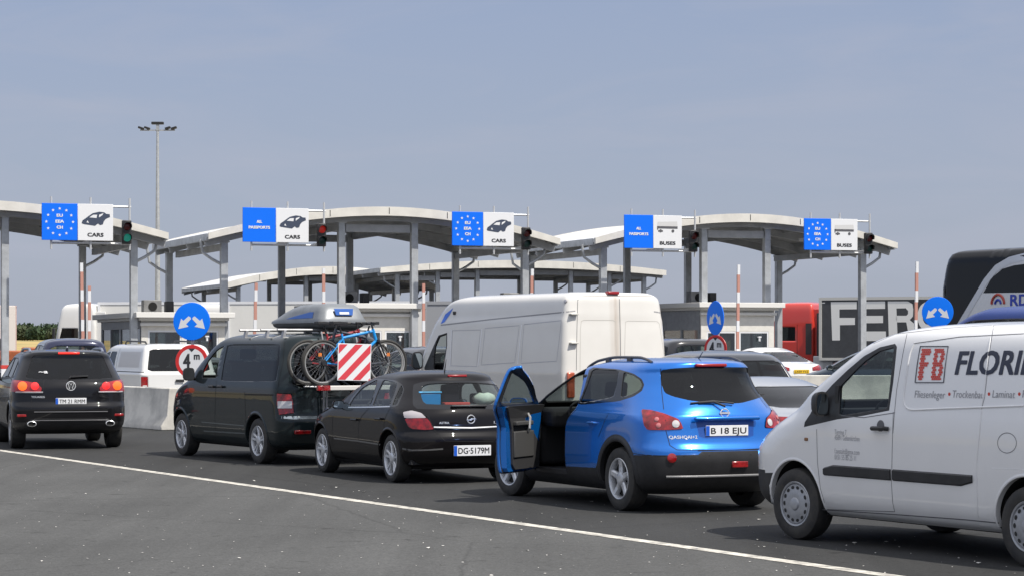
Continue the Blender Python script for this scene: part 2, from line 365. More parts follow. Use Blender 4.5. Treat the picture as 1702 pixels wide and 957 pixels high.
class Vehicle:
    def __init__(s, name, label, cat, M, rows, body_mat, group=None, dz=.035, K=16, Mi=26):
        s.T = thing(name, label, cat, M, group); s.M = M; s.bm = loft(rows, K, Mi, dz); s.rows = rows
        s.bvh = BVHTree.FromBMesh(s.bm); s.bm.faces.ensure_lookup_table(); s.fv = [[(v.co.copy(), v.normal.copy()) for v in f.verts] for f in s.bm.faces]; s.cam = CamP(M); s.mats = [body_mat, TRIM]; s.seams = []; s.body_mat = body_mat
        for f in s.bm.faces:
            if f.calc_center_median().z < rows[0][0]+.005: f.material_index = 1
    def mi(s, m):
        if m not in s.mats: s.mats.append(m)
        return s.mats.index(m)
    def region(s, pj, poly, both=True, test=None):
        r = cut(s.bm, pj, poly, False, test)
        if both: r = r+[f for f in cut(s.bm, pj, poly, True, test)]
        return [f for f in r if f.is_valid]
    def colour(s, m, pj, poly, both=True, test=None):
        i = s.mi(m)
        for mm in ((False, True) if both else (False,)):
            for f in cut(s.bm, pj, poly, mm, test): f.material_index = i
    def take(s, name, m, pj, poly, both=True, off=-.006, test=None, parent=None, keep=False, label=None, solid=0):
        """cut a region out of the body and make it a part of its own (each side its own object)"""
        res = []
        for mm in ((False, True) if both else (False,)):
            fs = cut(s.bm, pj, poly, mm, test)
            if not fs: continue
            vm = {}; V = []; Fc = []
            for f in fs:
                for v in f.verts:
                    if v not in vm: vm[v] = len(V); V.append(v.co+v.normal*off)
                Fc.append([vm[v] for v in f.verts])
            if not keep: bmesh.ops.delete(s.bm, geom=fs, context='FACES')
            me = bpy.data.meshes.new(name); me.from_pydata([tuple(v) for v in V], [], Fc)
            o = link(name, me, m, parent or s.T, ang=60); res.append(o)
            if solid:
                md = o.modifiers.new('solid', 'SOLIDIFY'); md.thickness = solid; md.offset = -1
            if label: o['label'] = label
        return res
    def hit(s, px, py):
        d = s.cam.d((px, py)); r = s.bvh.ray_cast(s.cam.C, d)
        return r[0], r[1]
    def hside(s, x, z, side=1):
        r = s.bvh.ray_cast(Vector((x, 3*side, z)), Vector((0, -side, 0))); return r[0], r[1]
    def seam(s, pts, wdt=.007, both=True, mode='px', m=None):
        P = []
        for (a, b) in zip(pts, pts[1:]):
            n = max(1, int(math.dist(a, b)/(5 if mode == 'px' else .04)))
            for k in range(n): P.append((a[0]+(b[0]-a[0])*k/n, a[1]+(b[1]-a[1])*k/n))
        P.append(pts[-1]); H = []
        for p in P:
            if mode == 'px': h = s.hit(*p)
            elif mode == 'side': h = s.hside(*p)
            else: h = s.bvh.ray_cast(Vector((-6, p[0], p[1])), Vector((1, 0, 0)))[:2]
            if h[0] is not None and (not H or (h[0]-H[-1][0]).length > .004): H.append(h)
        if len(H) > 1: s.seams.append((H, wdt, both, m))
    def rib(s, pts, r=.009, it=0, m=None, closed=False):
        """rounded pressed bead standing on the panel"""
        if it: pts = [pts[0]]+chaikin(pts, it, .25)[1:-1]+[pts[-1]] if False else pts
        P = []
        for (a, b) in zip(pts, pts[1:]):
            n = max(1, int(math.dist(a, b)/5))
            P += [(a[0]+(b[0]-a[0])*k/n, a[1]+(b[1]-a[1])*k/n) for k in range(n)]
        H = [h for h in (s.hit(*p) for p in P+[pts[-1]]) if h[0] is not None]
        for _ in range(3):                          # soften the corners
            H = [H[0]]+[((H[i-1][0]+H[i][0]*2+H[i+1][0])/4, H[i][1]) for i in range(1, len(H)-1)]+[H[-1]]
        for sg in (1, -1):
            b = MB(); b.tube([Vector((p.x, p.y*sg, p.z)) for p, n in H], r, 8); b.build('pressed_bead', m or s.body_mat, s.T)
    def finish(s, wheels=None, solid=.022):
        me = bpy.data.meshes.new('body'); s.bm.to_mesh(me); s.bm.free()
        o = link('body', me, s.mats+[INT], s.T, ang=180)
        nn = []                                     # the smooth normals of the uncut body, so that cuts leave no ripples
        for v in me.vertices:
            r = s.bvh.find_nearest(v.co); n = Vector()
            for c, cn in s.fv[r[2]]: n += cn/((c-v.co).length+1e-4)
            nn.append(n.normalized())
        me.normals_split_custom_set_from_vertices(nn)
        md = o.modifiers.new('solid', 'SOLIDIFY'); md.thickness = solid; md.offset = -1; md.material_offset = 20; md.material_offset_rim = 20
        if s.seams:
            for H, wd, both, m in s.seams:
                    m = m or GAP
                    for sg in ((1, -1) if both else (1,)):
                        b = MB()
                        vs = []; k = len(H)
                        for i, (p, n) in enumerate(H):
                            t = (H[min(i+1, k-1)][0]-H[max(i-1, 0)][0]).normalized(); sd = t.cross(n).normalized()
                            q = p+n*.0016
                            for v in (q+sd*wd/2, q-sd*wd/2): vs.append(Vector((v.x, v.y*sg, v.z)))
                        b.add(vs, [(2*i, 2*i+1, 2*i+3, 2*i+2) for i in range(k-1)])
                        b.build('panel_gap' if m is GAP else 'trim_or_highlight_strip', m, s.T, smooth=False)  # besides trim and joints, these strips also carry painted highlights
        return o
    def arches(s, xs, R, Ra, yin=.46):
        """open the wheel arches and line them"""
        for x in xs:
            poly = [(x+Ra*math.cos(2*math.pi*i/36), R+.01+Ra*math.sin(2*math.pi*i/36)) for i in range(36)]
            for sg in (1, -1):
                cand = [f for f in s.bm.faces if f.calc_center_median().y*sg > yin and abs(f.calc_center_median().x-x) < Ra+.3 and f.calc_center_median().z < R+Ra+.3]
                pj = Ortho('y', sg)
                for i in range(36):
                    co, no = pj.plane(poly[i], poly[(i+1) % 36])
                    ge = set()
                    for f in cand: ge.add(f); ge.update(f.edges); ge.update(f.verts)
                    r = bmesh.ops.bisect_plane(s.bm, geom=list(ge), dist=1e-5, plane_co=co, plane_no=no)
                    cand = [q for q in r['geom'] if isinstance(q, bmesh.types.BMFace)]
                dl = [f for f in cand if inside(pj.uv(f.calc_center_median()), poly)]
                bmesh.ops.delete(s.bm, geom=dl, context='FACES')
                b = MB(); n = 24; wo = max(abs(h.y) for h in [s.hside(x+Ra*.98, R+.1, sg)[0] or Vector((0, .8, 0))])
                vs = []
                for i in range(n+1):
                    a = -.12+(math.pi+.24)*i/n
                    px, pz = x+(Ra+.004)*math.cos(a), R+.01+(Ra+.004)*math.sin(a)
                    h = s.hside(px, pz, sg)[0]; yo = (abs(h.y) if h else wo)-.012
                    vs += [(px, yo*sg, pz), (px, yin*sg, pz)]
                b.add(vs, [(2*i, 2*i+1, 2*i+3, 2*i+2) for i in range(n)])
                b.add([(x+(Ra+.004)*math.cos(-.12+(math.pi+.24)*i/n), yin*sg, R+.01+(Ra+.004)*math.sin(-.12+(math.pi+.24)*i/n)) for i in range(n+1)], [tuple(range(n+1))])
                b.build('wheel_arch_liner', DARK, s.T, smooth=False)
    def arch_lip(s, xs, R, Ra, wd, m, out=.012, a0=-.10, a1=math.pi+.10):
        for x in xs:
            for sg in (1, -1):
                vs = []; n = 40; k = 5
                for i in range(n+1):
                    a = a0+(a1-a0)*i/n
                    for j in range(k+1):
                        r = Ra-.004+wd*j/k
                        px, pz = x+r*math.cos(a), R+.01+r*math.sin(a)
                        h = s.hside(px, pz, sg)[0]
                        y = abs(h.y) if h else (vs[-1][1]*sg if vs else .8)
                        y += out*math.sin(math.pi*min(1, (j+.6)/k)) if j < k else .001
                        vs.append((px, y*sg, pz))
                b = MB(); b.add(vs, [(i*(k+1)+j, i*(k+1)+j+1, (i+1)*(k+1)+j+1, (i+1)*(k+1)+j) for i in range(n) for j in range(k)])
                # inner return
                b.add([(x+(Ra-.004)*math.cos(a0+(a1-a0)*i/n), vs[i*(k+1)][1]-q*.05*sg, R+.01+(Ra-.004)*math.sin(a0+(a1-a0)*i/n)) for i in range(n+1) for q in (0, 1)], [(2*i, 2*i+1, 2*i+3, 2*i+2) for i in range(n)])
                b.build('wheel_arch_trim', m, s.T)
    def plate(s, cx, cz, W, H, text, face=None, x=None, tilt=0, euro=True, m=None):
        """number plate on the rear; face: background material"""
        h = s.bvh.ray_cast(Vector((-6, cx, cz)), Vector((1, 0, 0)))[0]; x = x if x is not None else h.x-.012
        b = MB(); b.box((x, cx, cz), (.012, W, H)); p = b.build('license_plate', m or SWH, s.T, bevel=.003)
        fn = lambda u, v: (x-.0075, cx-u, cz+v)
        x0 = W/2
        if euro:
            q = MB(); q.box((x-.0066, cx+W/2-.022, cz), (.003, .042, H-.006)); q.build('country_band', mat('euro_blue', (.01, .10, .55), .4), p)
        t = put_text('plate_number', text, lambda u, v: fn(u-W/2+(.06 if euro else .03), v-H*.29), W-(.085 if euro else .06), H*.6, BLK, p, bold=.012)
        return p
def wheel(T, x, yo, R, wd, rim_r, style, m=ALU, both=True, steer=0):
    for sg in (1, -1) if both else (1,):
        M = Matrix.Translation((x, yo*sg, R)) @ Matrix.Rotation(steer, 4, 'Z') @ Matrix.Diagonal((1, sg, 1, 1))
        b = MB(); r = rim_r
        b.lathe([(-wd, r*.98), (-wd+.01, r+.02), (-wd+.004, R-.05), (-wd+.02, R-.012), (-wd*.75, R), (-wd*.26, R), (-.018, R-.012), (-.002, R-.045), (0, r+.035), (-.008, r+.005), (-.02, r*.985), (-wd, r*.98)], 40, 0, M)
        for gk in (.3, .5, .7):                              # tread grooves
            b.lathe([(-wd*gk-.006, R+.0008), (-wd*gk, R-.004), (-wd*gk+.006, R+.0008)], 40, 0, M)
        t = b.build('wheel', RUB, T)
        q = MB()
        q.lathe([(-.012, r+.006), (-.004, r-.002), (-.008, r-.014), (-.03, r-.022), (-wd*.8, r-.03)], 40, 0, M)
        if style[0] == 'spoke':
            n, double = style[1], style[2]
            for k in range(n):
                a = 2*math.pi*k/n+.3
                for off in ((-1, 1) if double else (0,)):
                    aa = a+off*.20; ab = a+off*.16
                    w0, w1 = (.021, .017) if double else (.042, .034)
                    w0 *= r/.22; w1 *= r/.22
                    pi_, po = .035, r-.006
                    for (ra, rb, ya, yb) in ((pi_, r*.55, -.022, -.026), (r*.55, po, -.026, -.014)):
                        wa = w0+(w1-w0)*(ra-pi_)/(po-pi_); wb_ = w0+(w1-w0)*(rb-pi_)/(po-pi_)
                        aA = ab+(aa-ab)*(ra/po); aB = ab+(aa-ab)*(rb/po)
                        vs = []
                        for rr, ww, yy, an in ((ra, wa, ya, aA), (rb, wb_, yb, aB)):
                            c, s_ = math.cos(an), math.sin(an)
                            for (e, dy) in ((-1, -.012), (-.55, 0), (.55, 0), (1, -.012)):
                                vs.append(M @ Vector((rr*c-e*ww*s_, yy+dy, rr*s_+e*ww*c)))
                            for e in (1, -1): vs.append(M @ Vector((rr*c-e*ww*s_, yy-.04, rr*s_+e*ww*c)))
                        q.add(vs, [(i, (i+1) % 6, 6+(i+1) % 6, 6+i) for i in range(6)])
            q.lathe([(-.06, .07*r/.2), (-.022, .066*r/.2), (-.014, .05*r/.2), (-.012, .03*r/.2), (-.014, .0001)], 24, 0, M)
        else:                                                # pressed cover with a ring of slots
            q.lathe([(-.03, r-.012), (-.012, r-.03), (-.012, r*.66), (-.004, r*.56), (-.006, r*.30), (.006, r*.26), (.010, r*.2), (.010, .0001)], 40, 0, M)
        o = q.build('rim', m, t, ang=30)
        d = MB(); d.lathe([(-.075, r*.95), (-.075, .001)], 30, 0, M)
        if style[0] != 'spoke':
            n = style[1]
            for k in range(n):
                a = 2*math.pi*k/n; c = Vector((r*.745*math.cos(a), -.0095, r*.745*math.sin(a)))
                tt = Vector((-math.sin(a), 0, math.cos(a))); rr_ = Vector((math.cos(a), 0, math.sin(a)))
                d.add([M @ (c+tt*.021*math.cos(2*math.pi*j/12)*r/.2+rr_*.015*math.sin(2*math.pi*j/12)*r/.2) for j in range(12)], [tuple(range(12))])
        d.build('wheel_slot' if style[0] != 'spoke' else 'brake_disc', mat('brake_dark', (.03, .03, .03), .6, .3), t, smooth=False)
def seats(T, xs, y=.37, z=.38, h=.62, m=INT, rear=None, wd=.48):
    for x in xs:
        for sg in (1, -1):
            b = MB(); b.box((x, y*sg, z), (.5, wd, .16)); b.box((x-.27, y*sg, z+h/2+.05), (.13, wd*.95, h), rot=Matrix.Rotation(-.22, 3, 'Y'))
            b.box((x-.37, y*sg, z+h+.17), (.09, .27, .17), rot=Matrix.Rotation(-.15, 3, 'Y'))
            b.build('seat', m, T, bevel=.035)
    if rear is not None:
        b = MB(); b.box((rear, 0, z), (.48, 1.25, .16)); b.box((rear-.27, 0, z+h/2), (.13, 1.25, h*.9), rot=Matrix.Rotation(-.25, 3, 'Y'))
        for yy in (-.4, 0, .4): b.box((rear-.36, yy, z+h+.08), (.08, .24, .14))
        b.build('rear_seat', m, T, bevel=.03)
def dash(T, x, z, wdt, wheel_y=.37, m=INT):
    b = MB(); b.box((x, 0, z), (.55, wdt, .22)); b.box((x+.15, 0, z-.3), (.3, wdt, .5)); b.build('dashboard', m, T, bevel=.05)
    b = MB(); c = Vector((x-.38, wheel_y, z+.02)); ax = Vector((-.9, 0, .45)).normalized(); u = Vector((0, 1, 0)); v = ax.cross(u)
    b.tube([c+(u*math.cos(a)+v*math.sin(a))*.185 for a in [2*math.pi*i/24 for i in range(24)]], .014, 6, closed=True)
    b.tube([c+u*.18, c, c-u*.18], .018, 6); b.tube([c, c-v*.18], .018, 6); b.tube([c, c-ax*.25], .025, 6)
    b.build('steering_wheel', m, T)
def mirror(T, x, y, z, m, wd=.20, ht=.15, dp=.09, both=True, gm=None, tri=True):
    for sg in (1, -1) if both else (1,):
        b = MB()
        # rounded shell: superellipsoid squashed, open flat towards the rear
        vs = []; nu, nv = 16, 8
        for i in range(nv+1):
            t = math.pi/2*i/nv
            for j in range(nu):
                a = 2*math.pi*j/nu; c, s_ = math.cos(a), math.sin(a)
                rr = math.cos(t)**.6 if i < nv else 0
                vs.append((x+dp*math.sin(t), (y+wd/2)*sg+abs(c)**.6*math.copysign(1, c)*wd/2*rr, z+abs(s_)**.6*math.copysign(1, s_)*ht/2*rr))
        b.add(vs, [(i*nu+j, i*nu+(j+1) % nu, (i+1)*nu+(j+1) % nu, (i+1)*nu+j) for i in range(nv) for j in range(nu)])
        b.add([vs[j] for j in range(nu)], [tuple(range(nu))])
        b.tube([(x+.03, (y+.03)*sg, z-ht*.3), (x+.05, (y-.06)*sg, z-ht*.45)], .025, 8)
        o = b.build('wing_mirror', m, T, ang=50)
        g = MB(); g.add([(x-.004, (y+wd/2)*sg+math.copysign(abs(math.cos(a))**.6, math.cos(a))*wd*.43, z+math.copysign(abs(math.sin(a))**.6, math.sin(a))*ht*.42) for a in [2*math.pi*j/20 for j in range(20)]], [tuple(range(20))])
        g.build('mirror_glass', gm or mat('mirror_silver', (.72, .80, .80), .03, 1), o, smooth=False)

def skin(name, pts, edges, rad, m, par=None, sub=2):
    """a figure grown over joints: one continuous tapered surface"""
    me = bpy.data.meshes.new(name); me.from_pydata(pts, edges, []); o_ = bpy.data.objects.new(name, me); COL.objects.link(o_)
    o_.modifiers.new('skin', 'SKIN'); bpy.context.view_layer.update()
    for i, r in enumerate(rad): me.skin_vertices[0].data[i].radius = (r, r)
    me.skin_vertices[0].data[0].use_root = True
    o_.modifiers.new('sub', 'SUBSURF').levels = sub; o_.modifiers['sub'].render_levels = sub
    me.materials.append(m)
    if par: o_.parent = par
    return o_
# ------------------------------------------------------------------ ground
def asphalt(name, col, sc=1.0):
    m = mat(name, col, .92, spec=.15); nt = m.node_tree; b = nt.nodes['Principled BSDF']; N = nt.nodes.new; L = nt.links.new
    tc = N('ShaderNodeTexCoord')
    n1 = N('ShaderNodeTexNoise'); n1.inputs['Scale'].default_value = .35; n1.inputs['Detail'].default_value = 5
    n2 = N('ShaderNodeTexNoise'); n2.inputs['Scale'].default_value = 45; n2.inputs['Detail'].default_value = 4; n2.inputs['Roughness'].default_value = .7
    mp = N('ShaderNodeMapping'); mp.inputs['Rotation'].default_value = (0, 0, R_(-27)); mp.inputs['Scale'].default_value = (1.2, .05, 1)   # wear along the driving direction
    n3 = N('ShaderNodeTexNoise'); n3.inputs['Scale'].default_value = 1.6; n3.inputs['Detail'].default_value = 6
    vo = N('ShaderNodeTexVoronoi'); vo.feature = 'DISTANCE_TO_EDGE'; vo.inputs['Scale'].default_value = .16
    wr = N('ShaderNodeTexNoise'); wr.inputs['Scale'].default_value = 2.0; wr.inputs['Detail'].default_value = 5
    av = N('ShaderNodeMixRGB'); av.inputs[0].default_value = .12
    L(tc.outputs['Object'], n1.inputs[0]); L(tc.outputs['Object'], n2.inputs[0]); L(tc.outputs['Object'], mp.inputs[0]); L(mp.outputs[0], n3.inputs[0]); L(tc.outputs['Object'], wr.inputs[0])
    L(tc.outputs['Object'], av.inputs[1]); L(wr.outputs[1], av.inputs[2]); L(av.outputs[0], vo.inputs[0])
    a = N('ShaderNodeMath'); a.operation = 'MULTIPLY_ADD'; a.inputs[1].default_value = .55; a.inputs[2].default_value = .72; L(n1.outputs[0], a.inputs[0])
    c = N('ShaderNodeMath'); c.operation = 'MULTIPLY_ADD'; c.inputs[1].default_value = 1.4; c.inputs[2].default_value = .30; L(n2.outputs[0], c.inputs[0])
    d = N('ShaderNodeMath'); d.operation = 'MULTIPLY_ADD'; d.inputs[1].default_value = .6; d.inputs[2].default_value = .70; L(n3.outputs[0], d.inputs[0])
    e = N('ShaderNodeMath'); e.operation = 'MULTIPLY'; L(a.outputs[0], e.inputs[0]); L(c.outputs[0], e.inputs[1])
    g = N('ShaderNodeMath'); g.operation = 'MULTIPLY'; L(e.outputs[0], g.inputs[0]); L(d.outputs[0], g.inputs[1])
    # oil drips and rubbed-in dirt: small dark blotches, plus mottled stone
    n4 = N('ShaderNodeTexNoise'); n4.inputs['Scale'].default_value = 2.4; n4.inputs['Detail'].default_value = 7; n4.inputs['Roughness'].default_value = .7; L(tc.outputs['Object'], n4.inputs[0])
    oi = N('ShaderNodeMapRange'); oi.inputs[1].default_value = .60; oi.inputs[2].default_value = .72; oi.inputs[3].default_value = 1; oi.inputs[4].default_value = .48; L(n4.outputs[0], oi.inputs[0])
    n5 = N('ShaderNodeTexNoise'); n5.inputs['Scale'].default_value = 14; n5.inputs['Detail'].default_value = 4; n5.inputs['Roughness'].default_value = .8; L(tc.outputs['Object'], n5.inputs[0])
    mo = N('ShaderNodeMath'); mo.operation = 'MULTIPLY_ADD'; mo.inputs[1].default_value = .9; mo.inputs[2].default_value = .55; L(n5.outputs[0], mo.inputs[0])
    g1 = N('ShaderNodeMath'); g1.operation = 'MULTIPLY'; L(oi.outputs[0], g1.inputs[0]); L(mo.outputs[0], g1.inputs[1])
    g2 = N('ShaderNodeMath'); g2.operation = 'MULTIPLY'; L(g1.outputs[0], g2.inputs[0]); L(g.outputs[0], g2.inputs[1]); g = g2
    ck = N('ShaderNodeMapRange'); ck.inputs[1].default_value = .0; ck.inputs[2].default_value = .0035; ck.inputs[3].default_value = .80; ck.inputs[4].default_value = 1; L(vo.outputs[0], ck.inputs[0])
    h = N('ShaderNodeMath'); h.operation = 'MULTIPLY'; L(g.outputs[0], h.inputs[0]); L(ck.outputs[0], h.inputs[1])
    v = N('ShaderNodeVectorMath'); v.operation = 'SCALE'; v.inputs[0].default_value = col; L(h.outputs[0], v.inputs['Scale'])
    L(v.outputs[0], b.inputs['Base Color'])
    bp = N('ShaderNodeBump'); bp.inputs['Strength'].default_value = .35; bp.inputs['Distance'].default_value = .006; L(n2.outputs[0], bp.inputs['Height']); L(bp.outputs[0], b.inputs['Normal'])
    return m
ASP = asphalt('asphalt', (.045, .0455, .0455))
ASPN = asphalt('asphalt_near', (.088, .0885, .087))
def sheet(name, poly, z, m, kind='structure'):
    me = bpy.data.meshes.new(name); me.from_pydata([(x, y, z) for x, y in poly], [], [tuple(range(len(poly)))]); o = link(name, me, m, smooth=False); o['kind'] = kind; return o
FIELD = mat('dry_field', (.30, .22, .09), .95, noise=.35, nscale=.05, alt=(.16, .15, .06))
sheet('ground', [(-4000, -200), (4000, -200), (4000, 5000), (-4000, 5000)], -.012, FIELD)
sheet('asphalt_plaza', [(-90, -30), (90, -30), (90, 235), (-90, 235)], 0, ASP)
# lane line through the photo points (0,747) and (1480,957); the strip on the near side of it is a paler surface
def gp(px, py): Y = F*CH/(py-HY); return Vector((gx(px, Y), Y))
a, b_ = gp(0, 748.5), gp(1480, 957.5); dr = (b_-a).normalized(); nr = Vector((-dr.y, dr.x))
if nr.y > 0: nr = -nr
A2, B2 = a-dr*80, b_+dr*30
sheet('near_lane', [tuple(A2+nr*.02), tuple(B2+nr*.02), tuple(B2+nr*30), tuple(A2+nr*30)], .004, ASPN)
LINE = mat('worn_line_paint', (.62, .59, .52), .7, noise=.30, nscale=7, alt=(.22, .21, .19))
sheet('lane_line', [tuple(A2-nr*.08), tuple(B2-nr*.08), tuple(B2+nr*.08), tuple(A2+nr*.08)], .008, LINE)
# low rise of dry field and the wood on it, far left
me = MB(); n = 40
for i in range(n+1):
    x = -200+400*i/n
    me.v += [Vector((x, 236, -.1)), Vector((x, 300, 1.1)), Vector((x, 390, 2.3+.25*math.sin(i*.8))), Vector((x, 460, 2.6))]
for i in range(n):
    for j in range(3): me.f.append((i*4+j, (i+1)*4+j, (i+1)*4+j+1, i*4+j+1)); me.m.append(0)
me.build('field_rise', mat('golden_field', (.42, .30, .11), .95, noise=.3, nscale=.06, alt=(.26, .23, .09)))['kind'] = 'structure'
random.seed(11)
bm = MB(); LEAF = [mat('leaf_dark', (.022, .045, .018), .8, noise=.3, nscale=.3), mat('leaf_mid', (.036, .066, .026), .8, noise=.3, nscale=.3), mat('leaf_olive', (.06, .078, .036), .8, noise=.3, nscale=.3)]
for k in range(190):
    x = random.uniform(-97, -66) if k < 120 else random.uniform(-66, 90); y = random.uniform(400, 440); r = random.uniform(.9, 1.75); zc = 2.5+r*.9
    tone = random.random()
    for i in range(420 if k < 120 else 160):
        u = Vector((random.gauss(0, 1), random.gauss(0, 1), random.gauss(0, 1))).normalized()*r*random.uniform(.55, 1.05); u.z *= .85; u.x *= 1.3
        c = Vector((x, y, zc))+u; s_ = random.uniform(.18, .42); q = Euler((random.uniform(0, 3), random.uniform(0, 3), random.uniform(0, 3))).to_matrix()
        bm.add([c+q @ Vector((-s_, 0, 0)), c+q @ Vector((0, -s_*.6, 0)), c+q @ Vector((s_, 0, 0)), c+q @ Vector((0, s_*.6, 0))], [(0, 1, 2, 3)], 0 if tone < .4 else (1 if tone < .75 else 2))
o = bm.build('far_wood', LEAF, smooth=False); tag(o, 'far-off band of green trees behind the dry field', 'wood', kind='stuff')
# bits of litter and grit on the asphalt
random.seed(5); bm = MB()
for k in range(620):
    py = random.uniform(715, 955); px = random.uniform(0, 1700)
    p = gp(px, py)
    if random.random() < .55: p = p+(dr*random.uniform(-1, 1)+nr*random.uniform(-.1, .1))
    s_ = random.choice([.004, .006, .008, .010]) if k > 50 else random.uniform(.012, .022)
    a0 = random.uniform(0, 6); n = 5
    bm.add([(p.x+s_*random.uniform(.6, 1.3)*math.cos(a0+2*math.pi*i/n), p.y+s_*1.3*random.uniform(.6, 1.3)*math.sin(a0+2*math.pi*i/n), .009+random.uniform(0, s_*.5)) for i in range(n)], [tuple(range(n))])
o = bm.build('road_grit', mat('pale_grit', (.62, .60, .56), .8), smooth=False); tag(o, 'scattered pale grit and litter specks on the asphalt', 'litter', kind='stuff')
# ------------------------------------------------------------------ border plaza: canopies, booths, islands, signs
PA = R_(20); CP, SP = math.cos(PA), math.sin(PA); PX0, PY0 = -4.3, 79.5
def PM(s, d, z=0): return Matrix.Translation((PX0+s*CP-d*SP, PY0+s*SP+d*CP, z)) @ Matrix.Rotation(PA, 4, 'Z')   # local x along the row, y away
def s_of(px, d):
    k = (px-HX)/F
    return (k*(PY0+d*CP)-PX0+d*SP)/(CP-k*SP)
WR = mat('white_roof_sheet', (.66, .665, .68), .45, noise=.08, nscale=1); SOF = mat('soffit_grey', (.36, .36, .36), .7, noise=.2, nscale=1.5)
CONC = mat('concrete', (.36, .35, .33), .85, noise=.25, nscale=1.4, bump=(30, .3)); YBAND = mat('red_band', (.55, .05, .04), .5)
def canopy(label, M, hw, D, ztop, rise, th, cols, group='arched canopies over the lanes', skew=0, zf_=5.15):
    """arched roof, local x from -hw to hw, front edge y=0, back y=D; cols: list of (x, y)"""
    t = thing('lane_canopy', label, 'canopy', M, group)
    def zt(x): return ztop-rise*(1-math.cos(min(1.2, abs(x)/hw)*1.15))/(1-math.cos(1.15))
    n = 28; X = [-hw+2*hw*i/n for i in range(n+1)]
    b = MB(); vs = []
    for x in X: vs += [(x, .02, zt(x)), (x, D, zt(x)), (x, .02, zt(x)-.12), (x, D, zt(x)-.12)]
    for i in range(n):
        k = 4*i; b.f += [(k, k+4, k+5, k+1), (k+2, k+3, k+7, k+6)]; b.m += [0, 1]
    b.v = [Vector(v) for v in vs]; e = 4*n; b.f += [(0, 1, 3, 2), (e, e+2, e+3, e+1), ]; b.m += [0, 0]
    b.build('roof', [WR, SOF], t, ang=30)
    for y0, dy, nm in ((-.06, .14, 'fascia'), (D-.08, .14, 'fascia')):
        b = MB(); vs = []
        for x in X: q = th*(.82+.42*max(0, math.cos(x/hw*1.5))); vs += [(x, y0, zt(x)+.03), (x, y0+dy, zt(x)+.03), (x, y0+dy, zt(x)-q), (x, y0, zt(x)-q)]
        b.v = [Vector(v) for v in vs]
        for i in range(n):
            k = 4*i; b.f += [(k+j, k+(j+1) % 4, k+4+(j+1) % 4, k+4+j) for j in range(4)]
        b.f += [(0, 1, 2, 3), (4*n+3, 4*n+2, 4*n+1, 4*n)]; b.m = [0]*len(b.f); b.build(nm, CREAM, t, ang=30)
    for k in range(1, 6):
        x = -hw+2*hw*k/6; b = MB(); b.box((x, -.064, zt(x)-th*.5), (.02, .012, th*.95)); b.build('fascia_joint', GAP, t, smooth=False)
    for x in (-hw*.62, hw*.62):
        b = MB(); b.box((x, 2.2, zt(x)-.36), (1.2, .18, .10)); b.build('strip_lamp', SWH, t, bevel=.02)
    for sx in (-1, 1):
        b = MB(); b.box((sx*(hw-.03), D/2, zt(hw)-.10), (.10, D-.3, .24)); b.build('eave_gutter', GRY, t, bevel=.01)
    # roof steel: arched ribs and cross purlins seen from below
    for y in (.55, D*.36, D*.68, D-.6):
        b = MB()
        for a, c in zip(X, X[1:]): b.bar((a, y, zt(a)-.30), (c, y, zt(c)-.30), .10, .24)
        b.build('arched_rib', GRD, t, smooth=False)
    for x in (-hw*.8, -hw*.48, -hw*.16, hw*.16, hw*.48, hw*.8):
        b = MB(); b.box((x, D/2, zt(x)-.19), (.09, D-.5, .14)); b.build('purlin', GRD, t, smooth=False)
    done = set()
    for x, y in cols:
        zt_ = zt(x)-.40
        b = MB(); b.box((x, y, zt_/2), (.24, .24, zt_)); b.box((x, y, .02), (.45, .45, .04)); b.box((x, y, zt_-.02), (.34, .34, .05)); c = b.build('column', GRY, t, bevel=.02)
        b = MB(); b.box((x, y, .62), (.26, .26, .75)); q = b.build('base_band', SWH, c, bevel=.01)
        b = MB(); b.box((x, y, 1.06), (.265, .265, .12)); b.build('red_band', YBAND, c)
        sx = 1 if x > 0 else -1
        if abs(x) > hw*.5:
            b = MB(); b.tube([(x+sx*.11, y, zt_-.75), (x+sx*.40, y, zt_-.60), (x+sx*.72, y, zt_-.38), (x+sx*.80, y, zt(x+sx*.80)-.12)], .05, 8); b.build('curved_brace', GRY, c)
    ys = sorted({round(y, 1) for x, y in cols})
    for yy in (ys[0], ys[-1]):
        xs = sorted(x for x, y in cols if abs(y-yy) < .2)
        for a, c in zip(xs, xs[1:]):
            if c-a > 3: continue
            b = MB(); b.box(((a+c)/2, yy, zt(a)-.62), (c-a-.3, .16, .26)); b.build('cross_beam', GRD, t)
    for x in sorted({x for x, y in cols if y < D/2}):
        y1 = min([y for xx, y in cols if y > D/2], default=D-.8)
        b = MB(); b.box((x, (ys[0]+y1)/2, zt(x)-.58), (.14, y1-ys[0]-.3, .22)); b.build('side_beam', GRD, t)
    return t
def cols_for(sc, front_px, back_px, df=.7, db=8.2):
    r = [(s_of(p, df)-sc, df) for p in front_px]
    for p in back_px:
        r.append((s_of(p, db)-sc, db))
    return r
canopy('leftmost arched canopy, cut by the left edge, over the two leftmost lanes', PM(-13.6, 0), 6.18, 9.3, 6.35, .95, .22, cols_for(-13.6, (8, 222), (137,), .7, 8.6)+[(-5.3, .7), (-1.3, .7), (-5.3, 8.4), (-1.3, 8.4), (1.3, 8.4)])
canopy('middle arched canopy spanning the second and third overhead signs', PM(.13, 0), 6.22, 9.3, 6.40, .98, .22, cols_for(.13, (372, 567, 688, 872), (281, 468, 581, 757), .7, 8.3))
canopy('rightmost arched canopy, over the bus lanes left of the coach', PM(13.65, 0), 5.98, 8.6, 6.42, .95, .22, cols_for(13.65, (1002, 1169, 1274, 1433), (882, 1042, 1143, 1294), .7, 8.0))
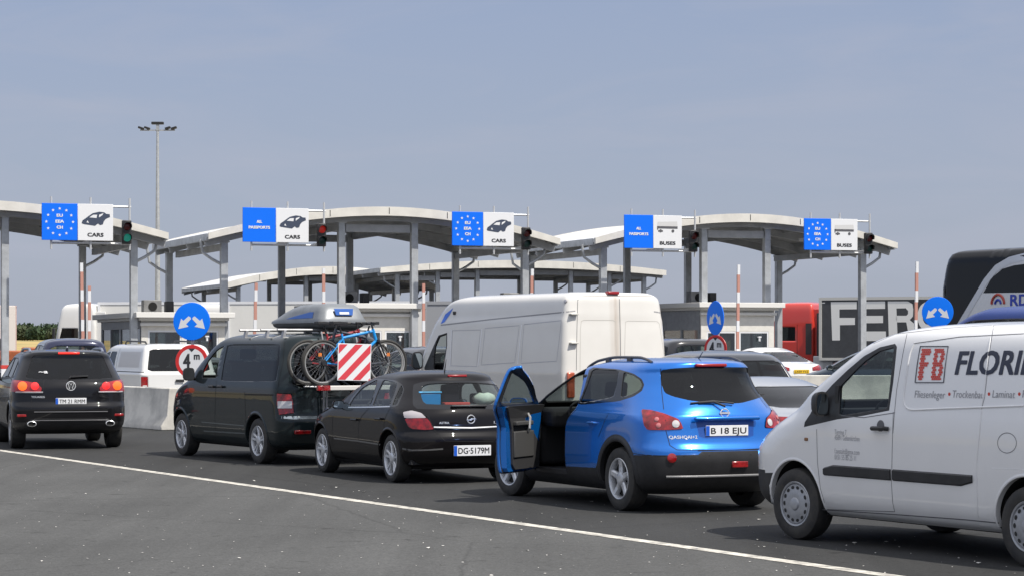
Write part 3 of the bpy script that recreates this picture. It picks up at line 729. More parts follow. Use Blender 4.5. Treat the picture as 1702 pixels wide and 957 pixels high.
# farther row of canopies
gM = lambda px, Y, rz: Matrix.Translation((gx(px, Y), Y, 0)) @ Matrix.Rotation(rz, 4, 'Z')
canopy('smaller distant arched canopy behind the middle one, right of the light mast', gM(553, 136, R_(19)), 6.5, 12, 6.25, 1.05, .36, [(-5.4, .8), (-1.4, .8), (1.4, .8), (5.2, .8), (-5.4, 10.6), (-1.3, 10.6), (1.3, 10.6), (5.2, 10.6)], 'distant canopies behind the first row')
canopy('long low distant canopy reaching from behind the middle one to above the tall white van', gM(874, 131, R_(17)), 8.35, 12, 6.42, .48, .32, [(x, y) for x in (-7.2, -4.9, -2.6, .2, 2.9, 5.2, 7.3) for y in (.8, 10.6)], 'distant canopies behind the first row')

# booths
def booth(label, M, W, L, H, group='booths on the islands', ac=True, yaw=0):
    t = thing('control_booth', label, 'booth', M, group)
    WGR = mat('shaded_booth_panel', (.30, .31, .33), .5, .2, noise=.12); WCR = mat('cream_booth_panel', (.70, .68, .63), .5, noise=.08)  # grey puts the shade of the side walls into their colour
    b = MB()
    # walls built round the openings: front (y=0), left (x=-W/2), right, back
    def wall_x(y, m, th=.08):      # along x
        for (x0, x1, z0, z1) in ((-W/2, W/2, .15, 1.05), (-W/2, W/2, 2.25, H), (-W/2, -W/2+.22, 1.05, 2.25), (-.06, .06, 1.05, 2.25), (W/2-.22, W/2, 1.05, 2.25)):
            b.box(((x0+x1)/2, y, (z0+z1)/2), (x1-x0, th, z1-z0), mi=m)
    def wall_y(x, m, th=.08):
        n = max(2, int(L/1.6)); st = L/n
        b.box((x, L/2, .6), (th, L-.17, .9), mi=m); b.box((x, L/2, (2.3+H)/2), (th, L-.17, H-2.3), mi=m)
        for i in range(n+1): b.box((x, min(max(st*i, .16), L-.16), 1.675), (th, .14, 1.25), mi=m)
    wall_x(0, 1); wall_x(L, 1); wall_y(-W/2+.04, 0); wall_y(W/2-.04, 0)
    b.build('wall', [WGR, WCR], t, smooth=False)
    b = MB(); b.box((0, L/2, H+.09), (W+.5, L+.9, .18)); b.box((0, L/2, H-.04), (W+.2, L+.5, .10)); b.build('roof', mat('white_roof_edge', (.72, .71, .68), .5), t, bevel=.015)
    for y in (0, L):
        for (x0, x1) in ((-W/2+.22, -.06), (.06, W/2-.22)):
            b = MB(); b.box(((x0+x1)/2, y, 1.65), (x1-x0-.02, .02, 1.18)); w_ = b.build('window', G_BLD, t, smooth=False)
            f = MB(); 
            for (cx, cz, wx, wz) in (((x0+x1)/2, 2.22, x1-x0, .06), ((x0+x1)/2, 1.08, x1-x0, .06), (x0+.03, 1.65, .05, 1.08), (x1-.03, 1.65, .05, 1.08)): f.box((cx, y, cz), (wx, .06, wz))
            f.build('frame', SWH, w_, smooth=False)
    for x in (-W/2+.04, W/2-.04):
        n = max(2, int(L/1.6)); st = L/n
        for i in range(n):
            b = MB(); b.box((x, st*(i+.5), 1.675), (.02, st-.15, 1.24)); b.build('window', G_BLD, t, smooth=False)
    b = MB(); b.box((0, L/2, .9), (W-.9, L-1.6, .08)); b.box((.2, L*.4, 1.05), (.5, .4, .3)); b.box((-.1, L*.65, 1.1), (.4, .5, .45)); b.build('desk', INTG, t)
    b = MB(); b.box((0, L/2, .10), (W, L, .10)); b.build('floor', INTG, t)
    if ac:
        b = MB(); b.box((-.62, 2.2, H+.40), (.62, .42, .44)); a = b.build('air_conditioner', mat('grey_ac_case', (.22, .22, .22), .5, .2, noise=.25, nscale=3), t, bevel=.02)
        f = MB(); f.lathe([(0, .15), (.012, .15), (.012, .0001)], 20, 0, Matrix.Translation((-.62, 1.985, H+.40)) @ Matrix.Rotation(math.pi, 4, 'Z')); f.build('fan_grille', DARK, a)
        b = MB(); b.box((-.02, 2.2, H+.38), (.26, .40, .40)); b.build('air_conditioner', mat('dark_ac_case', (.035, .035, .035), .6), t, bevel=.02)
    b = MB(); b.box((W/2-.62, -.09, 2.05), (.12, .12, .05)); b.tube([(W/2-.62, -.10, 2.05), (W/2-.62, -.10, 1.9)], .04, 8); b.build('wall_lamp', SWH, t)
    # awning box over the front
    b = MB(); b.box((0, -.10, H-.22), (W+.1, .14, .10)); b.build('front_awning', mat('white_roof_edge', (.72, .71, .68)), t, bevel=.01)
    return t
def island(label, s0, wd, d0, d1):
    M = PM(s0, d0); b = MB(); L = d1-d0
    poly = [(-wd/2, .8), (-wd*.35, .25), (0, 0), (wd*.35, .25), (wd/2, .8), (wd/2, L), (-wd/2, L)]
    b.prism(poly, lambda u, v, w_: (u, v, w_), .15); o = b.build('kerb_island', CONC, None, bevel=.02); o.matrix_world = M
    tag(o, label, 'traffic island', 'kerbed islands under the booths')
island('kerbed island under the leftmost canopy and its booth', -13.6, 2.6, -7, 12)
island('kerbed island under the booth between the leftmost and middle canopies', -6.75, 3.1, -7, 12)
island('kerbed island below the centre of the middle canopy', .05, 2.8, -7, 12)
island('kerbed island under the booth behind the white high-roof van', 7.0, 3.1, -7, 12)
island('kerbed island below the centre of the rightmost canopy', 13.6, 2.8, -7, 12)
island('kerbed island at the right end of the plaza, behind the red lorry', 20.0, 2.6, -7, 12)
booth('white fronted booth between the two left canopies, with air conditioners on top', PM(-6.80, .6), 2.8, 7.4, 2.66)
booth('booth below the middle canopy, partly hidden by the roof box and bicycles', PM(.20, .9), 2.4, 6.0, 3.0)
booth('booth mostly hidden behind the white high-roof van, only its roof unit showing', PM(7.0, 3.0), 2.6, 5.0, 3.05)
booth('booth beside the tall narrow blue arrow sign, below the rightmost canopy', PM(13.4, .5), 2.9, 6.8, 3.10)

# overhead signs
NAVY = mat('pictogram_navy', (.045, .060, .10), .5); SGRY = mat('pictogram_grey', (.42, .42, .44), .5); TXT = mat('sign_black_text', (.03, .03, .035), .5)
def overhead(label, px0, px1, py0, py1, left, right, lamp, d=-.9):
    pm, s0, s1 = (px0+px1)/2, s_of(px0, d), s_of(px1, d)
    W = s1-s0; Y = (PM((s0+s1)/2, d) @ Vector((0, 0, 0))).y; H = (py1-py0)/F*Y; zc = CH-((py0+py1)/2-HY)/F*Y
    M = PM((s0+s1)/2, d, zc-H/2)
    t = thing('overhead_sign', label, 'road sign', M, 'overhead lane signs')
    fr = MB(); xs = (-W/2+.32, W*.19, W/2+.55)
    for x in xs: fr.tube([(x, .09, -.28), (x, .09, H+.22)], .035, 8)
    for z in (-.08, H-.06): fr.tube([(xs[0], .13, z), (xs[2]+.05, .13, z)], .035, 8)
    for x in (xs[1], xs[2]): fr.tube([(x, .10, 0), (x, 1.5, 0)], .035, 8)
    fr.build('frame', mat('pale_galvanised', (.55, .56, .57), .45, .3), t)
    b = MB(); b.box((-W/4, 0, H/2), (W/2-.01, .05, H)); p1 = b.build('blue_panel', BLU, t, bevel=.008)
    b = MB(); b.box((W/4, 0, H/2), (W/2-.01, .05, H)); p2 = b.build('white_panel', SWH, t, bevel=.008)
    y = -.029
    if left == 'EU':
        cx, cz, r = -W/4, H/2, min(W/2, H)*.37
        for k in range(12):
            a = 2*math.pi*k/12; ox, oz = cx+r*math.cos(a), cz+r*math.sin(a); q = .052
            st = MB(); st.add([(ox+q*(1 if j % 2 == 0 else .42)*math.sin(math.pi*j/5), y-.002, oz+q*(1 if j % 2 == 0 else .42)*math.cos(math.pi*j/5)) for j in range(10)], [tuple(range(10))]); st.build('star', SWH, p1, smooth=False)
        for i, (tx, ww) in enumerate((('EU', .20), ('EEA', .27), ('CH', .20))):
            put_text('lettering', tx, lambda u, v, i=i: (cx+u, y-.002, cz+.155-i*.19+v), ww, .10, SWH, p1, bold=.05, center=True)
    else:
        for i, (tx, ww) in enumerate((('ALL', .18), ('PASSPORTS', .72))):
            put_text('lettering', tx, lambda u, v, i=i: (-W/4+u, y-.002, H/2+.06-i*.19+v), ww, .095, SWH, p1, bold=.05, center=True)
    put_text('lettering', right, lambda u, v: (W/4+u, y-.002, H*.11+v), .52 if right == 'CARS' else .60, .125, TXT, p2, bold=.04, center=True)
    if right == 'CARS':
        k = (W/2)/545.; ox, oz = 0, H
        cv = lambda P: [((a-660)*k, y-.002, H-(c-180)*H/575.) for a, c in P]
        b = MB(); b.add(cv([(720, 480), (735, 440), (790, 400), (830, 368), (890, 325), (990, 300), (1065, 308), (1100, 332), (1150, 335), (1155, 380), (1092, 410), (1060, 450), (1045, 498), (1005, 510), (970, 485), (925, 522), (740, 496)]), [tuple(range(17))]); c = b.build('car_pictogram', NAVY, p2, smooth=False)
        b = MB()
        for P in ([(838, 392), (895, 350), (958, 348), (948, 400)], [(985, 392), (988, 348), (1055, 322), (1040, 352)], [(795, 470), (812, 440), (832, 480)]):
            b.add([(p[0], p[1]-.002, p[2]) for p in cv(P)], [tuple(range(len(P)))])
        b.build('pictogram_window', SWH, c, smooth=False)
    else:
        cx = W/4; b = MB(); q = lambda x0, x1, z0, z1, dy=0: b.add([(cx+x0, y-.002-dy, z0), (cx+x1, y-.002-dy, z0), (cx+x1, y-.002-dy, z1), (cx+x0, y-.002-dy, z1)], [(0, 1, 2, 3)])
        q(-.38, .38, H*.60, H*.67); q(-.40, -.36, H*.56, H*.67); q(-.36, -.18, H*.50, H*.55); q(.16, .24, H*.50, H*.55)
        b.add([(cx-.27+.055*math.cos(a), y-.003, H*.53+.055*math.sin(a)) for a in [2*math.pi*i/16 for i in range(16)]]+[(cx+.20+.055*math.cos(a), y-.003, H*.53+.055*math.sin(a)) for a in [2*math.pi*i/16 for i in range(16)]], [tuple(range(16)), tuple(range(16, 32))])
        b.build('bus_pictogram', NAVY if False else mat('pictogram_dark_grey', (.10, .10, .11), .5), p2, smooth=False)
        b = MB(); b.add([(cx-.38, y-.0015, H*.67), (cx+.38, y-.0015, H*.67), (cx+.36, y-.0015, H*.82), (cx-.38, y-.0015, H*.80)], [(0, 1, 2, 3)]); b.build('bus_body_pictogram', mat('pale_pictogram', (.60, .60, .60), .5), p2, smooth=False)
    # traffic light on the end of the frame
    tl = thing('traffic_light', lamp[0], 'traffic light', PM((s0+s1)/2, d) @ Matrix.Translation((xs[2]-.12, -.02, zc-.30)), 'traffic lights on the sign frames')
    b = MB(); b.box((0, 0, 0), (.30, .16, .76)); b.box((0, .10, 0), (.06, .10, .2)); b.build('housing', TRIM, tl, bevel=.03)
    for z, on, cm, em in ((.18, lamp[1] == 'r', (.25, .01, .01), (1, .05, .03)), (-.18, lamp[1] == 'g', (.01, .10, .08), (.05, .75, .55))):
        nm = ('red' if z > 0 else 'green')
        m = mat('lit_%s_signal' % nm, cm, .3, emit=(em, .16)) if on else mat('dim_%s_signal' % nm, tuple(c*.35 for c in cm), .3)
        b = MB(); b.lathe([(0, .125), (.03, .10), (.045, .0001)], 24, 0, Matrix.Translation((0, -.085, z)) @ Matrix.Rotation(math.pi, 4, 'Z')); ln = b.build('%s_lens' % nm, m, tl)
        v = MB(); P = []
        for i in range(15):
            a = -.35+(math.pi+.7)*i/14; P += [(.135*math.cos(a), -.08, z+.135*math.sin(a)), (.14*math.cos(a), -.30+.08*(1-math.sin(max(0, min(math.pi, a)))), z+.14*math.sin(a))]
        v.add(P, [(2*i, 2*i+1, 2*i+3, 2*i+2) for i in range(14)]); o = v.build('visor', TRIM, ln); md = o.modifiers.new('s', 'SOLIDIFY'); md.thickness = .012
overhead('leftmost blue and white overhead sign, ring of stars and CARS, green light beside it', 69, 188, 339, 400, 'EU', 'CARS', ('traffic light on the leftmost overhead sign, its green lens showing', 'g'))
overhead('blue and white overhead sign reading ALL PASSPORTS and CARS, above the dark minivan', 403, 513, 346, 403, 'ALL', 'CARS', ('traffic light with red lens, on the ALL PASSPORTS CARS sign above the minivan', 'r'))
overhead('overhead sign with star ring and CARS, above the white high-roof van cab', 751, 854, 353, 409, 'EU', 'CARS', ('dark traffic light on the star ring CARS sign above the white high-roof van', 'x'))
overhead('blue and white overhead sign reading ALL PASSPORTS and BUSES', 1037, 1133, 358, 413, 'ALL', 'BUSES', ('unlit traffic light at the right end of the ALL PASSPORTS BUSES sign', 'x'))
overhead('rightmost overhead sign, ring of stars and BUSES, at the right canopy end', 1336, 1425, 364, 416, 'EU', 'BUSES', ('unlit traffic light at the right end of the rightmost overhead sign', 'x'))

# raised barrier booms
def boom(label, px, Y, ytop, lean=0, wd=.09):
    X = gx(px, Y); zt = CH-(ytop-HY)/F*Y; t = thing('barrier_gate', label, 'barrier', Tm(X, Y, 0, PA), 'raised red and white barrier booms')
    b = MB(); b.box((0, .2, .70), (.36, .40, 1.1)); b.box((0, .2, 1.27), (.40, .44, .05)); b.build('cabinet', mat('orange_cabinet', (.62, .60, .55), .5), t, bevel=.02)
    n = 9; z0 = .75; L = zt-z0
    b = MB()
    z = z0
    while z < zt-.05:
        for q_, h_ in ((1, .55), (0, .34)):
            h_ = min(h_, zt-z)
            if h_ > 0: b.box((lean*((z-z0)/L), -.06, z+h_/2), (wd, .06, h_), mi=q_); z += h_
    b.build('boom_arm', [SWH, mat('faded_red_band', (.50, .25, .20), .5)], t, smooth=False)
    b = MB(); b.lathe([(0, .09), (.05, .08), (.05, .0001)], 16, 0, Matrix.Translation((0, -.09, z0+.08)) @ Matrix.Rotation(math.pi, 4, 'Z')); b.build('pivot', TRIM, t)
boom('raised barrier boom in front of the dark column, left of the leftmost booth', 138, 71, 437, -.06)
boom('shorter barrier boom just right of the leftmost one', 148, 72, 475)
boom('barrier boom above the dark minivan, right of the light column', 421, 71, 470, .08)
boom('barrier boom rising behind the grey roof box', 537, 73, 446)
boom('barrier boom beside the column right of the bicycles', 703, 74, 471)
boom('barrier boom rising above the white high-roof van', 879, 75, 447, .1)
boom('barrier boom between the tall narrow arrow sign and the red lorry', 1224, 74, 440, .05)
boom('rightmost barrier boom, in front of the lettered lorry trailer', 1519, 72, 435, .08)

# round arrow signs over height limit signs
def arrow_sign(label, lab2, px, py, Y, dia, rz, rz2=None, py2=None, d2=.74):
    X = gx(px, Y); zc = CH-(py-HY)/F*Y
    t = thing('arrow_sign', label, 'road sign', Tm(X, Y, 0, rz), 'round blue arrow signs')
    b = MB(); b.tube([(0, .06, 0), (0, .06, zc+.3)], .035, 10); b.build('post', GRY, t)
    b = MB(); b.lathe([(0, dia/2-.012), (.012, dia/2), (.022, dia/2-.004), (.024, dia/2-.03), (.024, .0001)], 48, 0, Matrix.Translation((0, 0, zc)) @ Matrix.Rotation(math.pi, 4, 'Z')); dk = b.build('disc', mat('round_sign_blue', (.002, .20, .98), .4, spec=.3), t)
    b = MB(); r = dia/2
    for sg in (1, -1):
        P = [(.04, .36), (.20, .30), (.45, .02), (.60, .16), (.68, -.42), (.10, -.26), (.26, -.12), (.05, .13)]
        P = [(.07, .22), (.17, .27), (.45, .03), (.57, .15), (.72, -.40), (.16, -.28), (.30, -.15), (.03, .13)]
        b.add([(sg*u*r, -.0262, zc+v*r) for u, v in P], [tuple(range(len(P)))])
    b.build('arrows', SWH, dk, smooth=False)
    if py2:
        z2 = CH-(py2-HY)/F*Y
        t2 = thing('height_limit_sign', lab2, 'road sign', Tm(X, Y, 0, rz2), 'round height limit signs')
        b = MB(); b.lathe([(0, d2/2-.01), (.012, d2/2), (.024, d2/2-.006), (.024, d2*.39), ], 48, 0, Matrix.Translation((0, 0, z2)) @ Matrix.Rotation(math.pi, 4, 'Z')); rg = b.build('red_ring', mat('sign_red', (.60, .03, .03), .4), t2)
        b = MB(); b.lathe([(.010, d2*.392), (.0235, d2*.39), (.0235, .0001)], 48, 0, Matrix.Translation((0, 0, z2)) @ Matrix.Rotation(math.pi, 4, 'Z')); f = b.build('white_face', SWH, t2)
        put_text('lettering', '4', lambda u, v: (-.185+u, -.0255, z2-.15+v), .16, .33, TXT, f, bold=.025)
        put_text('lettering', 'm', lambda u, v: (.045+u, -.0255, z2+.04+v), .13, .16, TXT, f, bold=.03)
        b = MB(); b.add([(-.075, -.026, z2+.275), (.075, -.026, z2+.275), (0, -.026, z2+.20)], [(0, 1, 2)]); b.add([(-.075, -.026, z2-.275), (0, -.026, z2-.20), (.075, -.026, z2-.275)], [(0, 1, 2)]); b.build('height_marks', TXT, f, smooth=False)
        b = MB(); b.tube([(0, .09, z2-.2), (0, .09, z2+.2)], .02, 6); b.build('bracket', GRY, t2)
arrow_sign('large round blue sign with two white arrows above the barrier block at left', 'round red ringed 4 m height limit sign partly behind the minivan', 319, 533.5, 49.2, .79, R_(-6), R_(-6), 600, .70)
arrow_sign('narrow seeming blue arrow sign turned sideways, above the blue car', 'red ringed 4 m sign half hidden behind the blue car roof', 1190, 528, 55, .80, R_(-82+16.5), R_(-42), 579.5, .66)
arrow_sign('round blue arrow sign above the lettered white van roof', None, 1558.5, 518.5, 47, .625, R_(-14))

# concrete barrier blocks
def jersey(label, x, y, rz, L, H, n=1):
    b = MB(); P = [(-.30, 0), (.30, 0), (.30, .10), (.16, .30), (.11, H), (-.11, H), (-.16, .30), (-.30, .10)]
    b.prism(P, lambda u, v, w_: (w_, u, v), L)
    o = b.build('concrete_barrier', mat('pale_concrete', (.58, .56, .51), .85, noise=.22, nscale=1.6, alt=(.42, .41, .38), bump=(25, .25)), None, bevel=.02); o.matrix_world = Tm(x, y, 0, rz); tag(o, label, 'concrete barrier', 'concrete barrier blocks')
pe = gp(290, 714.5); q = R_(90+31)
jersey('pale concrete barrier block between the black SUV and the minivan', pe.x, pe.y, q, 4.0, .88)
p3 = pe+Vector((math.cos(q), math.sin(q)))*4.05; jersey('second concrete barrier block, hidden in line behind the first one', p3.x, p3.y, q, 4.0, .88)
jersey('concrete barrier block behind the silver car, before the white coupe SUV', gx(1500, 58), 58, R_(176), 5.6, 1.03)
jersey('concrete barrier block seen through the lettered van window', gx(1700, 56), 56, R_(176), 2.6, 1.03)

# tall light mast
Y = 250; X = gx(262, Y); t = thing('light_mast', 'tall slender floodlight mast rising behind the canopies', 'light mast', Tm(X, Y))
b = MB(); b.tube([(0, 0, 0), (0, 0, 12), (0, 0, 24.6)], [.32, .24, .13], 12); b.build('pole', GRY, t)
b = MB(); b.box((0, 0, 24.5), (3.7, .14, .12)); b.box((0, 0, 24.9), (.3, .3, .9)); b.build('crossarm', GRY, t)
for x in (-1.75, -1.1, 1.1, 1.75):
    b = MB(); b.box((x, -.1, 24.72), (.60, .55, .22), rot=Matrix.Rotation(.3 if x < 0 else -.3, 3, 'Y')); b.box((x, 0, 24.6), (.1, .1, .2)); b.build('floodlight', TRIM, t, bevel=.03)
b = MB(); b.box((0, 0, 25.25), (1.3, .5, .28)); b.build('floodlight', TRIM, t, bevel=.05)

# an officer standing in the leftmost booth
SKN = mat('skin', (.50, .27, .18), .55, noise=.12, nscale=12)
P = [(0, 0, .98), (0, 0, 1.22), (0, 0, 1.42), (0, 0, 1.50), (0, -.01, 1.60), (0, -.01, 1.68), (.19, 0, 1.43), (.24, -.03, 1.15), (.20, -.22, 1.05), (-.19, 0, 1.43), (-.24, -.03, 1.15), (-.20, -.22, 1.05), (.10, 0, .92), (.11, 0, .52), (.11, 0, .10), (.11, -.12, .04), (-.10, 0, .92), (-.11, 0, .52), (-.11, 0, .10), (-.11, -.12, .04)]
E = [(0, 1), (1, 2), (2, 3), (3, 4), (4, 5), (2, 6), (6, 7), (7, 8), (2, 9), (9, 10), (10, 11), (0, 12), (12, 13), (13, 14), (14, 15), (0, 16), (16, 17), (17, 18), (18, 19)]
p_ = skin('person', P, E, [.13, .12, .12, .05, .085, .075, .055, .04, .032, .055, .04, .032, .085, .06, .045, .04, .085, .06, .045, .04], SKN)
p_.matrix_world = PM(-6.80, .6, .15) @ Tm(-.75, 2.3, 0, R_(-60)); tag(p_, 'person in a pale shirt standing inside the leftmost booth behind its side window', 'person')
skin('shirt', [(0, 0, .98), (0, 0, 1.22), (0, 0, 1.40), (.18, 0, 1.43), (.235, -.02, 1.22), (-.18, 0, 1.43), (-.235, -.02, 1.22)], [(0, 1), (1, 2), (2, 3), (3, 4), (2, 5), (5, 6)], [.15, .14, .135, .07, .055, .07, .055], mat('pale_shirt', (.62, .66, .70), .8), p_)
skin('trousers', [(0, 0, .98), (.10, 0, .90), (.11, 0, .52), (.11, 0, .14), (-.10, 0, .90), (-.11, 0, .52), (-.11, 0, .14)], [(0, 1), (1, 2), (2, 3), (0, 4), (4, 5), (5, 6)], [.14, .10, .075, .065, .10, .075, .065], mat('dark_trousers', (.02, .022, .03), .8), p_)
skin('hair', [(0, .015, 1.63), (0, .01, 1.70)], [(0, 1)], [.088, .08], mat('dark_hair', (.02, .015, .012), .7), p_)
# ------------------------------------------------------------------ the queue of vehicles (nearest lane)
def place(px, py, th, yo):
    """world matrix from the photo position of the rear left tyre's ground contact; heading th degrees left of the view axis"""
    Y = F*CH/(py-HY); X = gx(px, Y); t = R_(th)
    return Tm(X+yo*math.cos(t), Y+yo*math.sin(t), 0, R_(90)+t)
def zf(x0, y0, sc): return lambda *p: zp(x0, y0, sc, p)
REAR = Ortho('x', -1)
SIDE = Ortho('y', 1)
def rect(a, b, c, d): return [(a, c), (b, c), (b, d), (a, d)]
# ---------------- blue crossover with its driver's door open
def blue_car():
    M = place(1027, 848, 25.5, .87)
    rows = [(.20, -.55, 3.35, .74, .5, 4, .7, 3), (.27, -.72, 3.48, .82, .5, 4, .8, 3), (.36, -.83, 3.56, .865, .55, 3.6, .9, 2.8), (.48, -.885, 3.61, .885, .6, 3.3, .9, 2.6),
            (.58, -.905, 3.63, .89, .62, 3.2, .9, 2.6), (.68, -.895, 3.63, .89, .62, 3.2, .9, 2.6), (.74, -.855, 3.61, .888, .62, 3.2, .9, 2.6), (.86, -.825, 3.55, .885, .62, 3.1, .95, 2.5),
            (.97, -.805, 3.38, .88, .62, 3., 1.0, 2.5), (1.03, -.79, 3.1, .868, .62, 2.9, 1.0, 2.4), (1.07, -.77, 2.8, .852, .64, 2.8, .8, 2.4), (1.12, -.74, 2.52, .832, .66, 2.7, .7, 2.4),
            (1.22, -.66, 2.28, .798, .68, 2.6, .6, 2.4), (1.36, -.55, 1.95, .752, .68, 2.6, .55, 2.4), (1.48, -.505, 1.62, .708, .66, 2.6, .5, 2.4), (1.55, -.485, 1.36, .668, .6, 2.8, .45, 2.4),
            (1.595, -.47, 1.12, .615, .6, 2.8, .5, 2.4), (1.63, -.30, .95, .51, .6, 2.6, .5, 2.4), (1.648, .0, .75, .35, .4, 2.4, .4, 2.4), (1.653, .3, .5, .12, .1, 2.2, .1, 2.2)]
    BP = paint('blue_metallic_paint', (.002, .165, .62), .55, .24, .03)
    V = Vehicle('parked_car', 'bright blue crossover with its driver door wide open, in front of the white lettered van', 'car', M, rows, BP, dz=.03)
    G5 = zf(810, 580, 3.419); G6 = zf(1030, 580, 3.417)
    C = V.cam
    lowx = lambda c, n: c.x < .3
    # black lower cladding: bumper and sills
    V.colour(TRIM, SIDE, [(-1.2, .1), (4, .1), (4, .44), (2.3, .40), (.5, .44), (.35, .60), (-1.2, .64)], True)
    V.colour(TRIM, REAR, [(-1, .1), (1, .1), (1, .62), (.62, .615), (.40, .62), (.34, .665), (-.34, .665), (-.40, .62), (-.62, .615), (-1, .62)], False)
    V.arches((0, 2.765), .345, .40)
    # driver's door
    dpoly = chaikin([(1.25, .33), (1.23, .36), (1.23, .46), (1.23, .86), (1.17, .97), (1.01, 1.10), (1.05, 1.30), (1.10, 1.55), (1.16, 1.565), (1.50, 1.455), (1.76, 1.34), (2.03, 1.18), (2.22, 1.06), (2.22, .9), (2.12, .46), (2.08, .36), (2.04, .33)], 2, .2)
    Lf = Ortho('y', 1, .2)
    door = V.take('door', [BP, TRIM], Lf, dpoly, both=False, off=0, solid=.035)[0]
    # other side: closed door seams
    ts = lambda c, n: abs(c.y) > .3
    V.colour(GBLK, C, chaikin(G5((582, 100), (745, 112), (830, 136), (878, 168), (892, 200), (878, 236), (830, 268), (740, 296), (508, 316), (545, 240)), 1, .12), True, ts)
    V.take('window', G_DARK, C, chaikin(G5((598, 110), (748, 120), (736, 200), (716, 270), (524, 306), (556, 230)), 1, .10), True, test=ts)
    V.take('window', G_MID, C, chaikin(G5((775, 128), (828, 146), (868, 174), (880, 202), (866, 228), (826, 254), (758, 272), (764, 200)), 1, .15), True, test=ts)
    V.take('window', G_MID, Ortho('y', -1, -2, -.2), chaikin([(1.1, 1.09), (1.14, 1.50), (1.26, 1.50), (1.5, 1.41), (1.76, 1.29), (2.0, 1.15), (2.06, 1.09)], 1, .12), False)
    V.take('windshield', G_MID, Ortho('x', 1, 1.0), chaikin([(-.72, 1.13), (-.60, 1.48), (.60, 1.48), (.72, 1.13)], 1, .12), False)
    V.take('rear_window', G_DARK, C, chaikin(G6((230, 120), (300, 108), (440, 100), (600, 100), (738, 102), (785, 165), (835, 258), (765, 284), (690, 304), (610, 307), (500, 300), (400, 290), (300, 266), (255, 245), (236, 195)), 1, .15), False, test=lambda c, n: c.x < 0)
    tl = V.take('tail_light', REDL, C, chaikin(G6((125, 342), (180, 347), (250, 366), (330, 395), (348, 420), (360, 452), (262, 458), (160, 457), (140, 430)), 1, .12), True, off=.012)
    for sg in (1, -1):
        for (a, b_, r, m_) in ((.0, 0, 0, None),):
            pass
    for sg, o in zip((1, -1), tl):
        for zx, zy, rr, mm in ((318, 424, .040, WL), (222, 432, .026, mat('pink_reflector', (.65, .22, .22), .2, .3)), (212, 398, .024, mat('pink_reflector', (.65, .22, .22), .2, .3))):
            p, n = V.hit(1030+zx/3.417, 580+zy/3.417)
            if p is None: continue
            b = MB(); q = n.to_track_quat('Y', 'Z').to_matrix().to_4x4(); b.lathe([(0, rr), (.018, rr), (.022, rr*.6), (.023, .0001)], 20, 0, Matrix.Translation(p) @ q)
            if sg < 0:
                for i, v in enumerate(b.v): b.v[i] = mir(v)
            b.build('lamp_bowl', mm, o)
    # plate recess shade put into a darker blue, handle lip and plate
    V.colour(mat('plate_recess_shade', (.003, .06, .30), .4), REAR, chaikin([(-.33, .80), (.33, .80), (.36, .99), (-.36, .99)], 1, .1), False)
    b = MB(); b.box((-.835, 0, 1.01), (.05, .80, .04)); b.build('tailgate_handle', BP, V.T, bevel=.015)
    V.plate(0, .88, .52, .112, 'B 18 EJU')
    p = V.bvh.ray_cast(Vector((-5, .66, .80)), Vector((1, 0, 0)))[0]
    V_txt = put_text('model_badge', 'QASHQAI+2', lambda u, v: ((V.bvh.ray_cast(Vector((-5, .66-u, .80+v)), Vector((1, 0, 0)))[0] or Vector((p.x, .66-u, .8+v)))+Vector((-.004, 0, 0))), .30, .035, CHR, V.T, bold=.02)
    q = V.bvh.ray_cast(Vector((-5, 0, 1.065)), Vector((1, 0, 0)))[0]
    b = MB(); b.tube([(q.x-.012, .05*math.cos(a), 1.065+.042*math.sin(a)) for a in [2*math.pi*i/24 for i in range(24)]], .007, 6, closed=True); b.box((q.x-.014, 0, 1.065), (.01, .125, .02)); b.build('round_emblem', CHR, V.T)
    # wiper, brake light, antenna, rails
    b = MB(); b.tube([(-.80, .0, 1.135), (-.725, .10, 1.185), (-.70, .27, 1.175)], .012, 6); b.tube([(-.735, -.14, 1.165), (-.715, .1, 1.192), (-.685, .36, 1.172)], .010, 6); b.build('rear_wiper', TRIM, V.T)
    b = MB(); b.box((-.492, 0, 1.572), (.05, .38, .035)); b.build('brake_light', REDD, V.T, bevel=.01)
    b = MB(); b.tube([(-.10, -.05, 1.60), (-.24, -.05, 1.72)], [.009, .003], 6); b.build('antenna', TRIM, V.T)
    for sg in (1, -1):
        b = MB(); pts = []
        for i in range(25):
            x = 1.30-1.50*i/24; h = V.bvh.ray_cast(Vector((x, .56*sg, 3)), Vector((0, 0, -1)))[0]
            k = min(1, min(i, 24-i)/4); pts.append((x, (h.y), h.z+.002+.035*k**.7))
        b.tube(pts, .016, 8)
        for i in (8, 16): b.box((pts[i][0], pts[i][1], pts[i][2]-.03), (.09, .03, .06))
        b.build('roof_rail', mat('dark_grey_rail', (.10, .10, .11), .35, .5), V.T)
    # rear bumper lamp details
    for sg in (1, -1):
        h = V.bvh.ray_cast(Vector((-5, .66*sg, .60)), Vector((1, 0, 0)))
        b = MB(); b.lathe([(0, .05), (.012, .05), (.02, .03), (.022, .0001)], 20, 0, Matrix.Translation(h[0]) @ h[1].to_track_quat('Y', 'Z').to_matrix().to_4x4()); b.build('reflector', REDL, V.T)
    h = V.bvh.ray_cast(Vector((-5, -.12, .52)), Vector((1, 0, 0)))[0]; b = MB(); b.box((h.x, -.12, .52), (.03, .20, .07)); b.build('fog_light', REDL, V.T, bevel=.01)
    pts = [V.bvh.ray_cast(Vector((-5, y, .40)), Vector((1, 0, 0)))[0]+Vector((-.004, 0, 0)) for y in [(-.7+1.4*i/20) for i in range(21)]]
    b = MB(); b.tube(pts, .013, 6); b.build('bumper_strip', mat('satin_grey', (.35, .35, .36), .35, .6), V.T)
